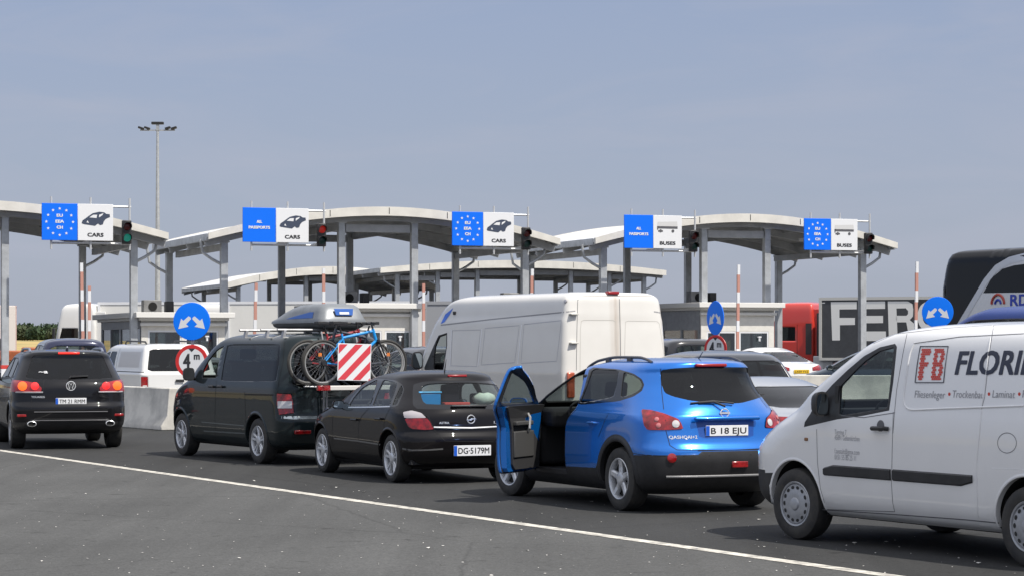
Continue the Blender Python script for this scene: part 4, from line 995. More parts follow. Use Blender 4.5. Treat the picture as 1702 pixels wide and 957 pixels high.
    # seams
    V.seam([(.22, 1.05), (.33, .9), (.42, .78)], mode='side')
    V.seam(G6((232, 110), (240, 250), (250, 340)), both=True); V.seam(G6((262, 460), (285, 545), (325, 570), (600, 572), (800, 568)), both=True)
    V.seam([(1.23, .36), (1.23, .86), (1.17, .97), (1.01, 1.07)], mode='side'); V.seam([(-.9, .62), (-.5, .63), (-.35, .64)], mode='side')
    for x in (.56,):
        h, n = V.hside(x, .93); 
        for sg in (1, -1):
            b = MB(); b.tube([(x-.09, (h.y-.005)*sg, .93), (x-.07, (h.y+.028)*sg, .935), (x+.07, (h.y+.028)*sg, .935), (x+.09, (h.y-.005)*sg, .93)], .013, 8); b.build('door_handle', BP, V.T)
    V.arch_lip((0, 2.765), .345, .40, .075, TRIM, .014)
    wheel(V.T, 0, .87, .345, .225, .222, ('spoke', 5, False)); wheel(V.T, 2.765, .87, .345, .225, .222, ('spoke', 5, False), steer=R_(6))
    seats(V.T, (1.35,), rear=.35, z=.52, h=.60, wd=.46); dash(V.T, 2.15, .95, 1.45)
    b = MB(); b.box((1.1, 0, .34), (3.2, 1.55, .06)); b.box((-.25, 0, .75), (.9, 1.35, .5)); b.build('cabin_floor', INT, V.T)
    b = MB(); b.box((1.14, .79, .62), (.10, .05, .62), mi=0); b.box((1.06, .70, 1.25), (.10, .06, .42)); b.box((1.65, .82, .35), (.95, .06, .07)); b.build('door_pillar_trim', TRIM, V.T, bevel=.015)
    b = MB(); b.tube([(1.17, .825, .45), (1.17, .825, .9)], .012, 6); b.build('seat_belt', mat('light_belt', (.35, .35, .36), .6), V.T)
    # the open door: everything below is swung about the hinge
    hx, hy = 2.14, .862; A = R_(50)
    H = Matrix.Translation((hx, hy, 0)) @ Matrix.Rotation(-A, 4, 'Z') @ Matrix.Translation((-hx, -hy, 0))
    def yo(x, z, d=0):
        h = V.bvh.ray_cast(Vector((x, 3, z)), Vector((0, -1, 0)))[0]; return (h.y if h else .8)-d
    wpoly = chaikin([(1.09, 1.11), (1.11, 1.30), (1.14, 1.49), (1.20, 1.495), (1.50, 1.415), (1.75, 1.30), (2.0, 1.15), (2.05, 1.11)], 2, .15)
    # window opening in the door skin
    door.modifiers['solid'].material_offset = 1
    bm = bmesh.new(); bm.from_mesh(door.data); bm.normal_update()
    fs = cut(bm, Lf, wpoly)
    bmesh.ops.delete(bm, geom=fs, context='FACES'); bm.transform(H); bm.to_mesh(door.data); bm.free()
    b = MB(); b.add([(x, yo(x, z, .018), z) for x, z in wpoly], [tuple(range(len(wpoly)))]); b.v = [H @ v for v in b.v]; b.build('window', G_MID, door, smooth=False)
    fr = MB(); fr.tube([Vector((x, yo(x, z, .03), z)) for x, z in wpoly], .020, 6, closed=True); fr.v = [H @ v for v in fr.v]; fr.build('window_frame', TRIM, door)
    ip = [(1.27, .36), (1.25, .40), (1.25, .86), (1.19, .97), (1.04, 1.10), (2.10, 1.10), (2.16, .95), (2.08, .36)]
    b = MB(); n = len(ip); b.v = [Vector((x, yo(x, z, .004), z)) for x, z in ip]+[Vector((x+.012, yo(x, z, .095), z)) for x, z in ip]
    b.f = [tuple(range(n, 2*n))]+[(i, i+n, (i+1) % n+n, (i+1) % n) for i in range(n)]; b.m = [0]*len(b.f); b.v = [H @ v for v in b.v]
    b.build('door_shut_face', BP, door, smooth=False)
    ip = [(1.37, .44), (1.36, .84), (1.30, .96), (1.17, 1.085), (1.19, 1.10), (2.11, 1.105), (2.17, .95), (2.09, .38), (1.42, .38)]
    b = MB(); n = len(ip); b.v = [Vector((x, yo(x, z, .09), z)) for x, z in ip]+[Vector((x, yo(x, z, .125), z)) for x, z in ip]
    b.f = [tuple(range(n, 2*n))]+[(i, i+n, (i+1) % n+n, (i+1) % n) for i in range(n)]; b.m = [0]*len(b.f); b.v = [H @ v for v in b.v]
    b.build('door_lining', mat('door_lining', (.030, .030, .032), .6), door, smooth=False)
    b = MB(); b.box((1.65, yo(1.65, .8, .14), .66), (.54, .03, .30)); b.box((1.62, yo(1.55, .8, .15), .90), (.46, .06, .05)); b.v = [H @ v for v in b.v]; b.build('arm_rest', mat('grey_lining', (.050, .050, .050), .7), door, bevel=.012)
    b = MB(); b.tube([(1.78, yo(1.7, .9, .13), 1.01), (1.74, yo(1.7, .9, .18), .96), (1.72, yo(1.7, .9, .18), .84), (1.76, yo(1.7, .9, .13), .77)], .016, 8); b.v = [H @ v for v in b.v]; b.build('pull_handle', mat('silver_plastic', (.5, .5, .5), .35, .5), door)
    b = MB(); b.lathe([(0, .07), (.012, .065), (.014, .0001)], 20, 0, Matrix.Translation((1.88, yo(1.88, .55, .10), .56)) @ Matrix.Rotation(math.pi, 4, 'Z')); b.v = [H @ v for v in b.v]; b.build('door_speaker', mat('silver_plastic', (.5, .5, .5)), door)
    # mirror, seen from behind through the door window
    T0 = V.T
    mirror(T0, 2.02, .87, 1.10, BP, .22, .16, .10, both=True)
    for o in [o for o in bpy.data.objects if o.parent == T0 and o.name.startswith('wing_mirror')]:
        if o.data.vertices[0].co.y > 0:
            for oo in [o]+[c for c in bpy.data.objects if c.parent == o]: oo.data.transform(H)
    V.finish()
blue_car()

# ---------------- black hatchback
def black_hatch():
    M = place(648, 801, 24.5, .85)
    rows = [(.18, -.40, 3.2, .72, .5, 3.5, .7, 3), (.25, -.58, 3.36, .80, .55, 3.4, .8, 2.8), (.35, -.69, 3.44, .85, .6, 3.2, .9, 2.6), (.47, -.735, 3.49, .87, .66, 3., .95, 2.5), (.56, -.745, 3.50, .875, .68, 2.9, .95, 2.5),
            (.62, -.735, 3.50, .876, .7, 2.9, .95, 2.5), (.66, -.70, 3.48, .876, .7, 2.8, .95, 2.5), (.78, -.69, 3.36, .874, .7, 2.8, .95, 2.5), (.88, -.675, 3.05, .868, .7, 2.8, .95, 2.4), (.95, -.645, 2.68, .852, .7, 2.7, .8, 2.4),
            (1.0, -.60, 2.42, .832, .7, 2.7, .7, 2.4), (1.10, -.50, 2.18, .785, .7, 2.6, .6, 2.4), (1.22, -.385, 1.86, .73, .68, 2.6, .55, 2.4), (1.32, -.285, 1.52, .68, .66, 2.6, .5, 2.4), (1.37, -.25, 1.28, .64, .6, 2.6, .45, 2.4),
            (1.41, -.19, 1.05, .57, .6, 2.6, .45, 2.4), (1.44, .02, .85, .42, .5, 2.5, .4, 2.4), (1.452, .25, .65, .25, .2, 2.4, .2, 2.4), (1.455, .4, .52, .08, .05, 2.2, .05, 2.2)]
    BP = paint('black_car_paint', (.006, .005, .006), .0, .4, .006, spec=.05, coat=.6)
    V = Vehicle('parked_car', 'black hatchback with silver alloy wheels between the dark minivan and the blue car', 'car', M, rows, BP, dz=.03)
    G = zf(510, 600, 4.35); C = V.cam
    V.arches((0, 2.614), .315, .365)
    V.colour(TRIM, SIDE, [(-1, .1), (4, .1), (4, .22), (-1, .22)], True)
    V.colour(GBLK, C, chaikin(G((772, 165), (845, 145), (1000, 138), (1380, 140), (1405, 180), (1425, 250), (1428, 300), (1400, 345), (800, 345), (766, 315), (765, 210)), 1, .12), False, test=lambda c, n: c.x < .2 and n.x < -.1)
    S = Ortho('y', 1, .2)
    G_ = lambda *p: chaikin(G(*p), 1, .10)
    tside = lambda c, n: abs(c.y) > .3
    V.colour(GBLK, C, G_((290, 330), (322, 262), (395, 178), (498, 122), (640, 135), (690, 165), (705, 200), (695, 235), (655, 325), (470, 335)), True, tside)
    V.take('window', G_CLR, C, G_((305, 322), (338, 262), (402, 188), (500, 134), (512, 138), (490, 205), (456, 320)), True, test=tside)
    V.take('window', G_CLR, C, G_((475, 322), (512, 220), (555, 132), (628, 148), (652, 164), (630, 240), (598, 318)), True, test=tside)
    V.take('window', G_CLR, C, G_((682, 172), (698, 200), (688, 230), (648, 312), (618, 318), (642, 250)), True, test=tside)
    V.take('windshield', G_CLR, Ortho('x', 1, 1.0), chaikin([(-.70, 1.03), (-.56, 1.35), (.56, 1.35), (.70, 1.03)], 1, .12), False)
    V.take('rear_window', G_CLR, C, chaikin(G((832, 178), (880, 160), (1000, 153), (1200, 152), (1368, 165), (1392, 205), (1408, 285), (1378, 313), (870, 310), (840, 290), (822, 235)), 1, .15), False, test=lambda c, n: c.x < .2)
    tl = V.take('tail_light', REDL, C, chaikin(G((710, 412), (868, 410), (893, 440), (918, 490), (850, 494), (765, 487), (736, 470)), 1, .10), True, off=.010, test=lambda c, n: c.x < .6)
    V.take('tail_light', mat('smoked_clear_lens', (.50, .46, .47), .12, .1, 1), C, chaikin(G((698, 368), (760, 356), (828, 374), (866, 408), (709, 410)), 1, .10), True, off=.010, test=lambda c, n: c.x < .6)
    h = lambda y, z: V.bvh.ray_cast(Vector((-5, y, z)), Vector((1, 0, 0)))[0]
    # chrome strip with a shallow V
    pts = [h(y, .735-.018*(1-abs(y)/.62))+Vector((-.006, 0, 0)) for y in [-.50+1.0*i/24 for i in range(25)]]
    b = MB(); b.tube(pts, .013, 8); b.build('chrome_strip', CHR, V.T)
    q = h(0, .83); b = MB(); b.tube([(q.x-.01, .052*math.cos(a), .83+.052*math.sin(a)) for a in [2*math.pi*i/24 for i in range(24)]], .0075, 6, closed=True)
    b.prism([(-.07, .008), (.0, .016), (.01, .004), (.07, -.008), (0, -.016), (-.01, -.004)], lambda u, v, w_: (q.x-.012-w_, u, .83+v), .008); b.build('round_emblem', CHR, V.T)
    put_text('model_badge', 'ASTRA', lambda u, v: (h(.43-u, .775+v).x-.004, .43-u, .775+v), .13, .028, CHR, V.T, bold=.02)
    put_text('engine_badge', '1.7', lambda u, v: (h(-.33-u, .77+v).x-.004, -.33-u, .77+v), .07, .035, CHR, V.T, bold=.02)
    V.plate(.0, .43, .52, .135, 'DG·5179M')
    b = MB(); b.box((h(0, 1.385).x-.004 if h(0, 1.385) else -.24, 0, 1.385), (.03, .27, .03)); b.build('brake_light', REDD, V.T, bevel=.008)
    b = MB(); b.tube([(.0, .08, 1.43), (-.06, .08, 1.60)], [.010, .003], 6); b.build('antenna', TRIM, V.T)
    b = MB(); b.box((h(0, 1.0).x-.02, .0, 1.00), (.04, .5, .03)); b.build('rear_wiper', TRIM, V.T, bevel=.01)
    V.seam(G((188, 392), (184, 500), (190, 620), (205, 705)), .008); V.seam(G((455, 332), (400, 390), (374, 450), (374, 600), (378, 712)), .008)
    V.seam(G((600, 340), (570, 400), (556, 455), (560, 500)), .008); V.seam(G((770, 345), (880, 400), (925, 500), (1000, 575), (1350, 580)), .008, both=False)
    V.seam(G((690, 630), (760, 642), (870, 640), (985, 632)), .02, both=False, m=mat('bumper_highlight_strip', (.12, .12, .12), .25))  # highlights painted as paler strips, here and along the doors
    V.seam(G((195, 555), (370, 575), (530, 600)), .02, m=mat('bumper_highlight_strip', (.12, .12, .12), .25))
    for (a, c) in (((330, 418), (372, 410)), ((505, 412), (545, 405))):
        p, n = V.hit(*G(a)[0]); p2, n2 = V.hit(*G(c)[0])
        for sg in (1, -1):
            b = MB(); b.tube([(v.x, (v.y+.025)*sg, p.z) for v in (p, p2)], .015, 8); b.build('door_handle', BP, V.T)
    b = MB(); V.seam(G((300, 332), (455, 330), (600, 326)), .014, m=CHR)
    mirror(V.T, 1.74, .83, .97, BP, .17, .12, .10)
    wheel(V.T, 0, .85, .315, .21, .222, ('spoke', 5, True)); wheel(V.T, 2.614, .85, .315, .21, .222, ('spoke', 5, True))
    V.arch_lip((0, 2.614), .315, .365, .035, BP, .010)
    seats(V.T, (1.25,), rear=.35, z=.45, h=.55, wd=.46, m=INTG); dash(V.T, 2.0, .85, 1.4)
    b = MB(); b.box((1.0, 0, .28), (3.0, 1.5, .06)); b.box((-.10, 0, .955), (.50, 1.15, .03)); b.build('cabin_floor', INT, V.T)
    V.finish()
    # luggage on the parcel shelf
    t = thing('storage_box', 'bright blue plastic box behind the black hatchback rear window', 'box', M @ Tm(-.16, .40, .985))
    b = MB(); b.box((0, 0, .09), (.26, .30, .17)); b.build('crate_body', mat('blue_plastic', (.01, .22, .55), .35), t, bevel=.015)
    b = MB(); b.box((0, 0, .188), (.28, .32, .024)); b.build('lid', mat('light_blue_lid', (.10, .42, .75), .35), t, bevel=.008)
    b = MB()
    random.seed(3)
    for i in range(9):
        a = 2*math.pi*i/9
        for j in range(5): b.v.append(Vector((.10*math.cos(a)*math.sin(.6+j*.5), .17*math.sin(a)*math.sin(.6+j*.5), .09-.09*math.cos(.6+j*.5)+random.uniform(-.01, .01))))
    for i in range(9):
        for j in range(4): b.f.append((i*5+j, ((i+1) % 9)*5+j, ((i+1) % 9)*5+j+1, i*5+j+1)); b.m.append(0)
    o = b.build('cloth_bag', mat('pale_cloth', (.55, .62, .55), .8, noise=.2), None, ang=80); o.matrix_world = M @ Tm(-.16, -.42, .99)
    tag(o, 'pale bundled cloth behind the black hatchback rear window, right end', 'bag')
    o = MB().box((0, 0, .03), (.12, .36, .05)).build('folded_scarf', mat('red_cloth', (.5, .06, .05), .8), None, bevel=.01); o.matrix_world = M @ Tm(-.24, .02, .985)
    tag(o, 'red and white strip of cloth in the middle of the black hatchback rear window', 'scarf')
black_hatch()

# ---------------- dark grey-green people carrier van
def minivan():
    M = place(427, 770, 30.2, .93)
    rows = [(.22, -.6, 3.4, .78, .4, 4, .7, 3), (.30, -.85, 3.62, .88, .4, 4, .8, 3), (.40, -.94, 3.78, .93, .42, 3.8, .9, 2.8), (.52, -.985, 3.86, .945, .44, 3.8, .95, 2.7), (.66, -.99, 3.88, .95, .44, 3.8, .95, 2.7),
            (.74, -.965, 3.88, .952, .44, 3.8, .95, 2.7), (.9, -.955, 3.85, .952, .44, 3.6, .95, 2.6), (1.03, -.95, 3.76, .95, .44, 3.5, .95, 2.6), (1.12, -.95, 3.55, .947, .44, 3.5, .9, 2.6), (1.20, -.945, 3.28, .935, .44, 3.5, .8, 2.6),
            (1.26, -.94, 3.08, .922, .44, 3.5, .7, 2.6), (1.42, -.92, 2.83, .893, .44, 3.5, .6, 2.6), (1.60, -.89, 2.52, .855, .44, 3.4, .55, 2.6), (1.76, -.865, 2.23, .815, .42, 3.4, .5, 2.6), (1.85, -.845, 2.02, .775, .42, 3.4, .5, 2.6),
            (1.91, -.80, 1.82, .70, .42, 3.2, .5, 2.6), (1.945, -.65, 1.55, .56, .4, 3, .45, 2.6), (1.96, -.3, 1.1, .3, .3, 2.6, .3, 2.6), (1.965, .2, .7, .1, .1, 2.4, .1, 2.4)]
    BP = paint('dark_slate_paint', (.012, .020, .023), .25, .35, .010, spec=.05, coat=.7)
    V = Vehicle('parked_minivan', 'dark slate minivan carrying a roof box and bicycles on its tailgate', 'minivan', M, rows, BP)
    G = zf(280, 540, 3.988); C = V.cam
    V.arches((0, 3.0), .345, .395)
    tside = lambda c, n: abs(c.y) > .4
    V.colour(TRIM, SIDE, [(-2, .1), (4, .1), (4, .26), (-2, .26)], True)
    V.take('window', G_CLR, C, chaikin(G((372, 134), (350, 170), (325, 290), (317, 350), (225, 352), (228, 300), (262, 235), (318, 165)), 1, .10), True, test=tside)
    # the near front window is wound down
    for o in [o for o in bpy.data.objects if o.parent == V.T and o.name.startswith('window')]:
        if o.data.vertices[0].co.y > 0: bpy.data.objects.remove(o)
    V.take('window', G_DARK, C, chaikin(G((392, 130), (740, 128), (735, 240), (712, 372), (350, 368), (362, 270)), 1, .06), True, test=tside)
    V.take('windshield', G_MID, Ortho('x', 1, 1.6), chaikin([(-.82, 1.30), (-.68, 1.86), (.68, 1.86), (.82, 1.30)], 1, .1), False)
    V.take('rear_window', G_DARK, REAR, chaikin([(-.76, 1.15), (-.66, 1.78), (.66, 1.78), (.76, 1.15)], 1, .10), False, test=lambda c, n: c.x < 0)
    t1 = V.take('tail_light', REDL, C, G((722, 452), (812, 457), (824, 500), (829, 580), (736, 592), (722, 520)), True, off=.012)
    for sg, o in zip((1, -1), t1):
        for zz in (.98, 1.005):
            pass
        x0 = -.93
        b = MB(); vs = []
        for i in range(8):
            for j in range(2):
                px, py = 280+(727+(92*i/7))/3.988, 540+(503+j*47)/3.988
                p, n = V.hit(px, py)
                if p is not None: q = p+n*.016; vs.append(q if sg > 0 else mir(q))
        if len(vs) == 16: b.add(vs, [(2*i, 2*i+1, 2*i+3, 2*i+2) for i in range(7)]); b.build('indicator_lens', WL, o, smooth=False)
    V.seam(G((318, 365), (312, 450), (308, 600), (312, 760)), .009); V.seam(G((505, 440), (510, 560), (512, 640), (518, 800)), .009)
    V.seam(G((508, 458), (712, 462)), .022); V.seam(G((165, 448), (505, 456)), .006); V.seam(G((770, 90), (760, 240), (730, 380), (722, 450)), .006)
    V.seam(G((664, 715), (770, 728), (826, 742), (985, 748)), .008, both=False); V.seam(G((826, 430), (828, 745)), .007)
    hi = mat('moulding_highlight', (.10, .115, .12), .2)  # paler colour for highlights painted along the lower side
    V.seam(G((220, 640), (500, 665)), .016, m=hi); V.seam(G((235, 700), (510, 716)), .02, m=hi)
    V.seam(G((750, 605), (830, 612), (985, 608)), .05, both=False, m=mat('tailgate_chrome_trim', (.42, .47, .48), .25, .8))
    for zx in (293, 350):
        p, n = V.hit(*G((zx, 405))[0]); b = MB(); b.tube([(p.x-.08, p.y+.03, p.z), (p.x+.08, p.y+.03, p.z)], .02, 8); b.build('door_handle', TRIM, V.T)
    h = V.bvh.ray_cast(Vector((-5, .55, .47)), Vector((1, 0, 0)))[0]
    for sg in (1, -1): b = MB(); b.box((h.x, .62*sg, .50), (.05, .26, .06)); b.build('reflector', REDL, V.T, bevel=.012)
    V.plate(0, .80, .52, .112, 'TM 07')
    mirror(V.T, 2.42, .93, 1.32, TRIM, .19, .21, .12, gm=mat('shaded_mirror', (.06, .065, .07), .1, .5))
    wheel(V.T, 0, .93, .345, .225, .225, ('spoke', 5, True)); wheel(V.T, 3.0, .93, .345, .225, .225, ('spoke', 5, True))
    V.arch_lip((0, 3.0), .345, .395, .05, BP, .012)
    seats(V.T, (1.85,), z=.85, h=.62, rear=.5, wd=.5, y=.42); dash(V.T, 2.75, 1.15, 1.6, .42)
    b = MB(); b.box((1.2, 0, .5), (3.8, 1.7, .06)); b.build('cabin_floor', INT, V.T)
    V.finish()
    zr = 2.01
    for x in (-.45, .15, .95):
        b = MB(); b.tube([(x, -.80, zr), (x, .80, zr)], .02, 8)
        for sg in (1, -1): b.add([(x-.05, .70*sg, 1.86), (x+.05, .70*sg, 1.86), (x+.03, .66*sg, zr), (x-.03, .66*sg, zr), (x-.05, .74*sg, 1.86), (x+.05, .74*sg, 1.86), (x+.03, .70*sg, zr), (x-.03, .70*sg, zr)], [(0, 1, 2, 3), (4, 5, 6, 7), (0, 1, 5, 4), (1, 2, 6, 5), (2, 3, 7, 6), (3, 0, 4, 7)])
        b.build('roof_bar', ALUD, V.T)
    # roof box: lofted shell, lid over tray
    bx = thing('roof_box', 'grey roof box with blue badges on top of the dark slate minivan', 'roof box', M @ Tm(-.66, -.20, zr+.02))
    def shell(z0, rowsb, name, m, par):
        vs = []; n = 28
        for (z, xr, xf, w_) in rowsb:
            r = outline(xr, xf, w_, .18, 4.5, .70, 2.4, 10, 10)
            vs.append([(x, y, z) for x, y in r])
        b = MB(); k = len(vs[0]); b.v = [Vector(p) for r in vs for p in r]
        b.f = [(i*k+j, i*k+(j+1) % k, (i+1)*k+(j+1) % k, (i+1)*k+j) for i in range(len(vs)-1) for j in range(k)]+[tuple(range(k)), tuple((len(vs)-1)*k+j for j in range(k))]; b.m = [0]*len(b.f)
        return b.build(name, m, par, ang=50)
    shell(0, [(.0, .05, 2.0, .32), (.04, .0, 2.1, .37), (.08, -.01, 2.13, .385)], 'tray', mat('dark_grey_tray', (.10, .105, .11), .45), bx)
    GB = mat('grey_box_plastic', (.22, .235, .25), .38, .25, noise=.1)
    lid = shell(0, [(.085, -.02, 2.15, .395), (.12, -.02, 2.14, .395), (.16, -.005, 1.98, .375), (.25, .035, 1.72, .345), (.32, .075, 1.45, .315), (.36, .13, 1.22, .27), (.375, .26, .98, .17), (.38, .4, .8, .05)], 'lid', GB, bx)
    bl = mat('blue_badge', (.015, .10, .40), .4)
    b = MB(); b.prism([(-.14, .20), (.14, .20), (.16, .30), (-.16, .30)], lambda u, v, w_: (.0+.25*(v-.2)-.004-w_, u, v), .012); q = b.build('maker_badge', bl, lid, bevel=.004)
    b = MB(); b.prism([(-.08, .215), (.08, .215), (.08, .25), (-.08, .25)], lambda u, v, w_: (.0+.25*(v-.2)-.018-w_, u, v), .004); b.build('badge_print', SWH, q)
    bv = BVHTree.FromPolygons([v.co for v in lid.data.vertices], [tuple(p.vertices) for p in lid.data.polygons])
    def sy(x, z, o=.006):
        r = bv.ray_cast(Vector((x, 2, z)), Vector((0, -1, 0)))[0]; return (r.y if r else .34)+o
    st = [(.30, .16), (1.25, .15), (.98, .19), (.45, .25), (.32, .25)]
    b = MB(); b.add([(x, sy(x, z), z) for x, z in st], [tuple(range(5))]); b.build('side_stripe', bl, lid, smooth=False)
    # tailgate carrier, bicycles and warning board
    cr_ = thing('bicycle_rack', 'silver tailgate bicycle rack on the dark slate minivan', 'bicycle rack', M @ Tm(-1.02, 0, .05))
    b = MB()
    for y in (-.28, .28):
        b.tube([(-.03, y, .62), (-.05, y, 1.10), (.02, y, 1.62), (.14, y, 1.93)], .014, 8)
        b.tube([(-.03, y+.045, .62), (-.05, y+.045, 1.10)], .014, 8)
        b.tube([(-.05, y, 1.1), (-.62, y, 1.1)], .018, 8)
    b.build('rack_frame', ALUD, cr_)
    for x in (-.12, -.29, -.46):
        b = MB(); b.box((x, 0, 1.125), (.055, 1.36, .022)); b.build('wheel_tray', ALU, cr_, bevel=.006)
    b = MB(); b.box((-.60, 0, 1.11), (.06, 1.30, .07)); lb = b.build('light_bar', mat('white_metal_bar', (.62, .60, .57), .4), cr_, bevel=.01)
    for sg in (1, -1):
        b = MB(); b.box((-.60, .60*sg, 1.11), (.07, .20, .075)); b.build('tail_light', REDL, cr_, bevel=.008)
    def bike(lx, off, frame_m, label, flip=1, dz=0):
        t = thing('bicycle', label, 'bicycle', M @ Tm(lx, off, 1.19+dz, 0) @ Matrix.Diagonal((1, flip, 1, 1)).to_4x4() if False else M @ Tm(lx, off, 1.19+dz, 0 if flip > 0 else math.pi), 'bicycles standing across the minivan tailgate')
        r = .335; wb = 1.04; A = Vector((0, wb/2, r)); B = Vector((0, -wb/2, r)); BB = Vector((0, .10, .29)); ST = Vector((0, .22, .76)); HT = Vector((0, -.30, .80)); HB = Vector((0, -.345, .66))
        fr = MB(); fr.tube([BB, ST], .017); fr.tube([ST-Vector((0, .02, .06)), HT], .019); fr.tube([BB, HB], .022); fr.tube([HT+Vector((0, .01, .03)), HB], .024)
        for s_ in (1, -1):
            fr.tube([BB+Vector((.02*s_, 0, 0)), A+Vector((.05*s_, 0, 0))], .011, 6); fr.tube([ST-Vector((-.02*s_, .02, .07)), A+Vector((.05*s_, 0, 0))], .010, 6)
        fr.build('frame', frame_m, t)
        fk = MB()
        for s_ in (1, -1): fk.tube([HB+Vector((.045*s_, -.02, .0)), B+Vector((.045*s_, 0, 0))], .014, 6)
        fk.box(HB+Vector((0, -.02, 0)), (.12, .04, .03)); fk.build('fork', mat('dark_fork', (.03, .03, .035), .4, .3), t)
        hb = MB(); hb.tube([HT, HT+Vector((0, .03, .10))], .015); hb.tube([HT+Vector((x, .05-.02*abs(x)/.3, .11+.02*abs(x)/.3)) for x in (-.15, -.1, 0, .1, .15)], .013); 
        hb.tube([HT+Vector((.15, .05, .12)), HT+Vector((.17, .12, .12))], .017); hb.tube([HT+Vector((-.15, .05, .12)), HT+Vector((-.17, .12, .12))], .017)
        hb.tube([HT+Vector((.08, .03, .12)), HT+Vector((.12, -.08, .08))], .007, 5); hb.build('handlebar', TRIM, t)
        sd_ = MB(); sd_.tube([ST, ST+Vector((0, .04, .12))], .013); sd_.add([(x*.07*(1 if y > 0 else .35), .26+y, .885+(.01 if y > 0 else 0)+z) for y in (-.13, 0.02, .13) for x in (-1, 1) for z in (0, .045)], [(0, 1, 3, 2), (4, 5, 1, 0), (8, 9, 5, 4), (2, 3, 7, 6), (6, 7, 11, 10), (1, 5, 7, 3), (5, 9, 11, 7), (0, 2, 6, 4), (4, 6, 10, 8), (8, 10, 11, 9)]); sd_.build('saddle', TRIM, t, bevel=.012)
        ck = MB(); ck.lathe([(-.03, .085), (-.026, .085), (-.026, .0001)], 20, 0, Matrix.Translation(BB) @ Matrix.Rotation(R_(90), 4, 'Z')); ck.tube([BB+Vector((-.06, 0, 0)), BB+Vector((-.07, .1, -.13))], .010, 6); ck.tube([BB+Vector((.06, 0, 0)), BB+Vector((.07, -.1, .13))], .010, 6)
        ck.box(BB+Vector((-.11, .1, -.13)), (.09, .05, .02)); ck.box(BB+Vector((.11, -.1, .13)), (.09, .05, .02)); ck.build('crank', mat('dark_fork', (.03, .03, .035)), t)
        for c in (A, B):
            tm = MB(); tm.tube([c+Vector((0, r*.955*math.cos(a), r*.955*math.sin(a))) for a in [2*math.pi*i/40 for i in range(40)]], .021, 8, closed=True); w_ = tm.build('wheel', RUB, t)
            rm = MB(); rm.tube([c+Vector((0, r*.865*math.cos(a), r*.865*math.sin(a))) for a in [2*math.pi*i/40 for i in range(40)]], .013, 6, closed=True); rm.build('rim', mat('rim_silver', (.45, .45, .44), .3, .5), w_)
            spk = MB()
            for i in range(24):
                a = 2*math.pi*i/24; spk.tube([c+Vector((.025*(1 if i % 2 else -1), .02*math.cos(a+1.4), .02*math.sin(a+1.4))), c+Vector((0, r*.86*math.cos(a), r*.86*math.sin(a)))], .0015, 4, caps=False)
            spk.tube([c+Vector((-.05, 0, 0)), c+Vector((.05, 0, 0))], .022, 8); spk.build('spokes', mat('spoke_steel', (.45, .45, .45), .3, .8), w_)
            if c is A:
                s2 = MB(); s2.lathe([(0, .055), (.03, .04), (.03, .0001)], 16, 0, Matrix.Translation(c+Vector((-.03, 0, 0))) @ Matrix.Rotation(R_(90), 4, 'Z')); s2.build('sprocket', mat('dark_fork', (.03, .03, .035)), t)
        rf = MB(); rf.box(A+Vector((0, .05, .12)), (.02, .05, .05)); rf.build('reflector', AML, t)
    bike(-1.14, .10, mat('red_bike_frame', (.32, .02, .03), .3, 0, .6), 'red mountain bicycle nearest the minivan tailgate', 1)
    bike(-1.31, -.04, mat('dark_bike_frame', (.02, .025, .04), .3, 0, .6), 'dark framed mountain bicycle standing between the red and the blue ones', -1)
    bike(-1.48, .02, mat('bright_blue_frame', (.01, .30, .75), .28, 0, .8), 'bright blue mountain bicycle, outermost on the minivan rack', 1)
    # striped warning board
    t = thing('warning_board', 'red and white striped square warning board hung on the bicycles', 'warning sign', M @ Tm(-1.66, .13, 1.265) @ Matrix.Rotation(R_(1.6), 4, 'X'))
    S_ = .54
    b = MB(); b.box((0, 0, S_/2), (.012, S_, S_)); bd = b.build('board', SWH, t, bevel=.003)
    rs = mat('red_stripe', (.62, .05, .07), .4)
    def clip(poly, f):
        o = []
        for i in range(len(poly)):
            a, c = poly[i], poly[(i+1) % len(poly)]; fa, fc = f(a), f(c)
            if fa >= 0: o.append(a)
            if fa*fc < 0: k = fa/(fa-fc); o.append((a[0]+(c[0]-a[0])*k, a[1]+(c[1]-a[1])*k))
        return o
    b = MB(); L_ = S_/2-.012
    for k0 in (-.335, -.09, .155, .40, .645):
        # viewer's u = -y ; stripes rise to the right
        sq = [(-L_, .012), (L_, .012), (L_, S_-.012), (-L_, S_-.012)]
        p = clip(sq, lambda q: (q[1]-q[0]-.0)-(k0+.0)); p = clip(p, lambda q: (k0+.122)-(q[1]-q[0]))
        if len(p) > 2: b.add([(-.0085, -u, v) for u, v in p], [tuple(range(len(p)))])
    b.build('red_stripes', rs, bd, smooth=False)
minivan()

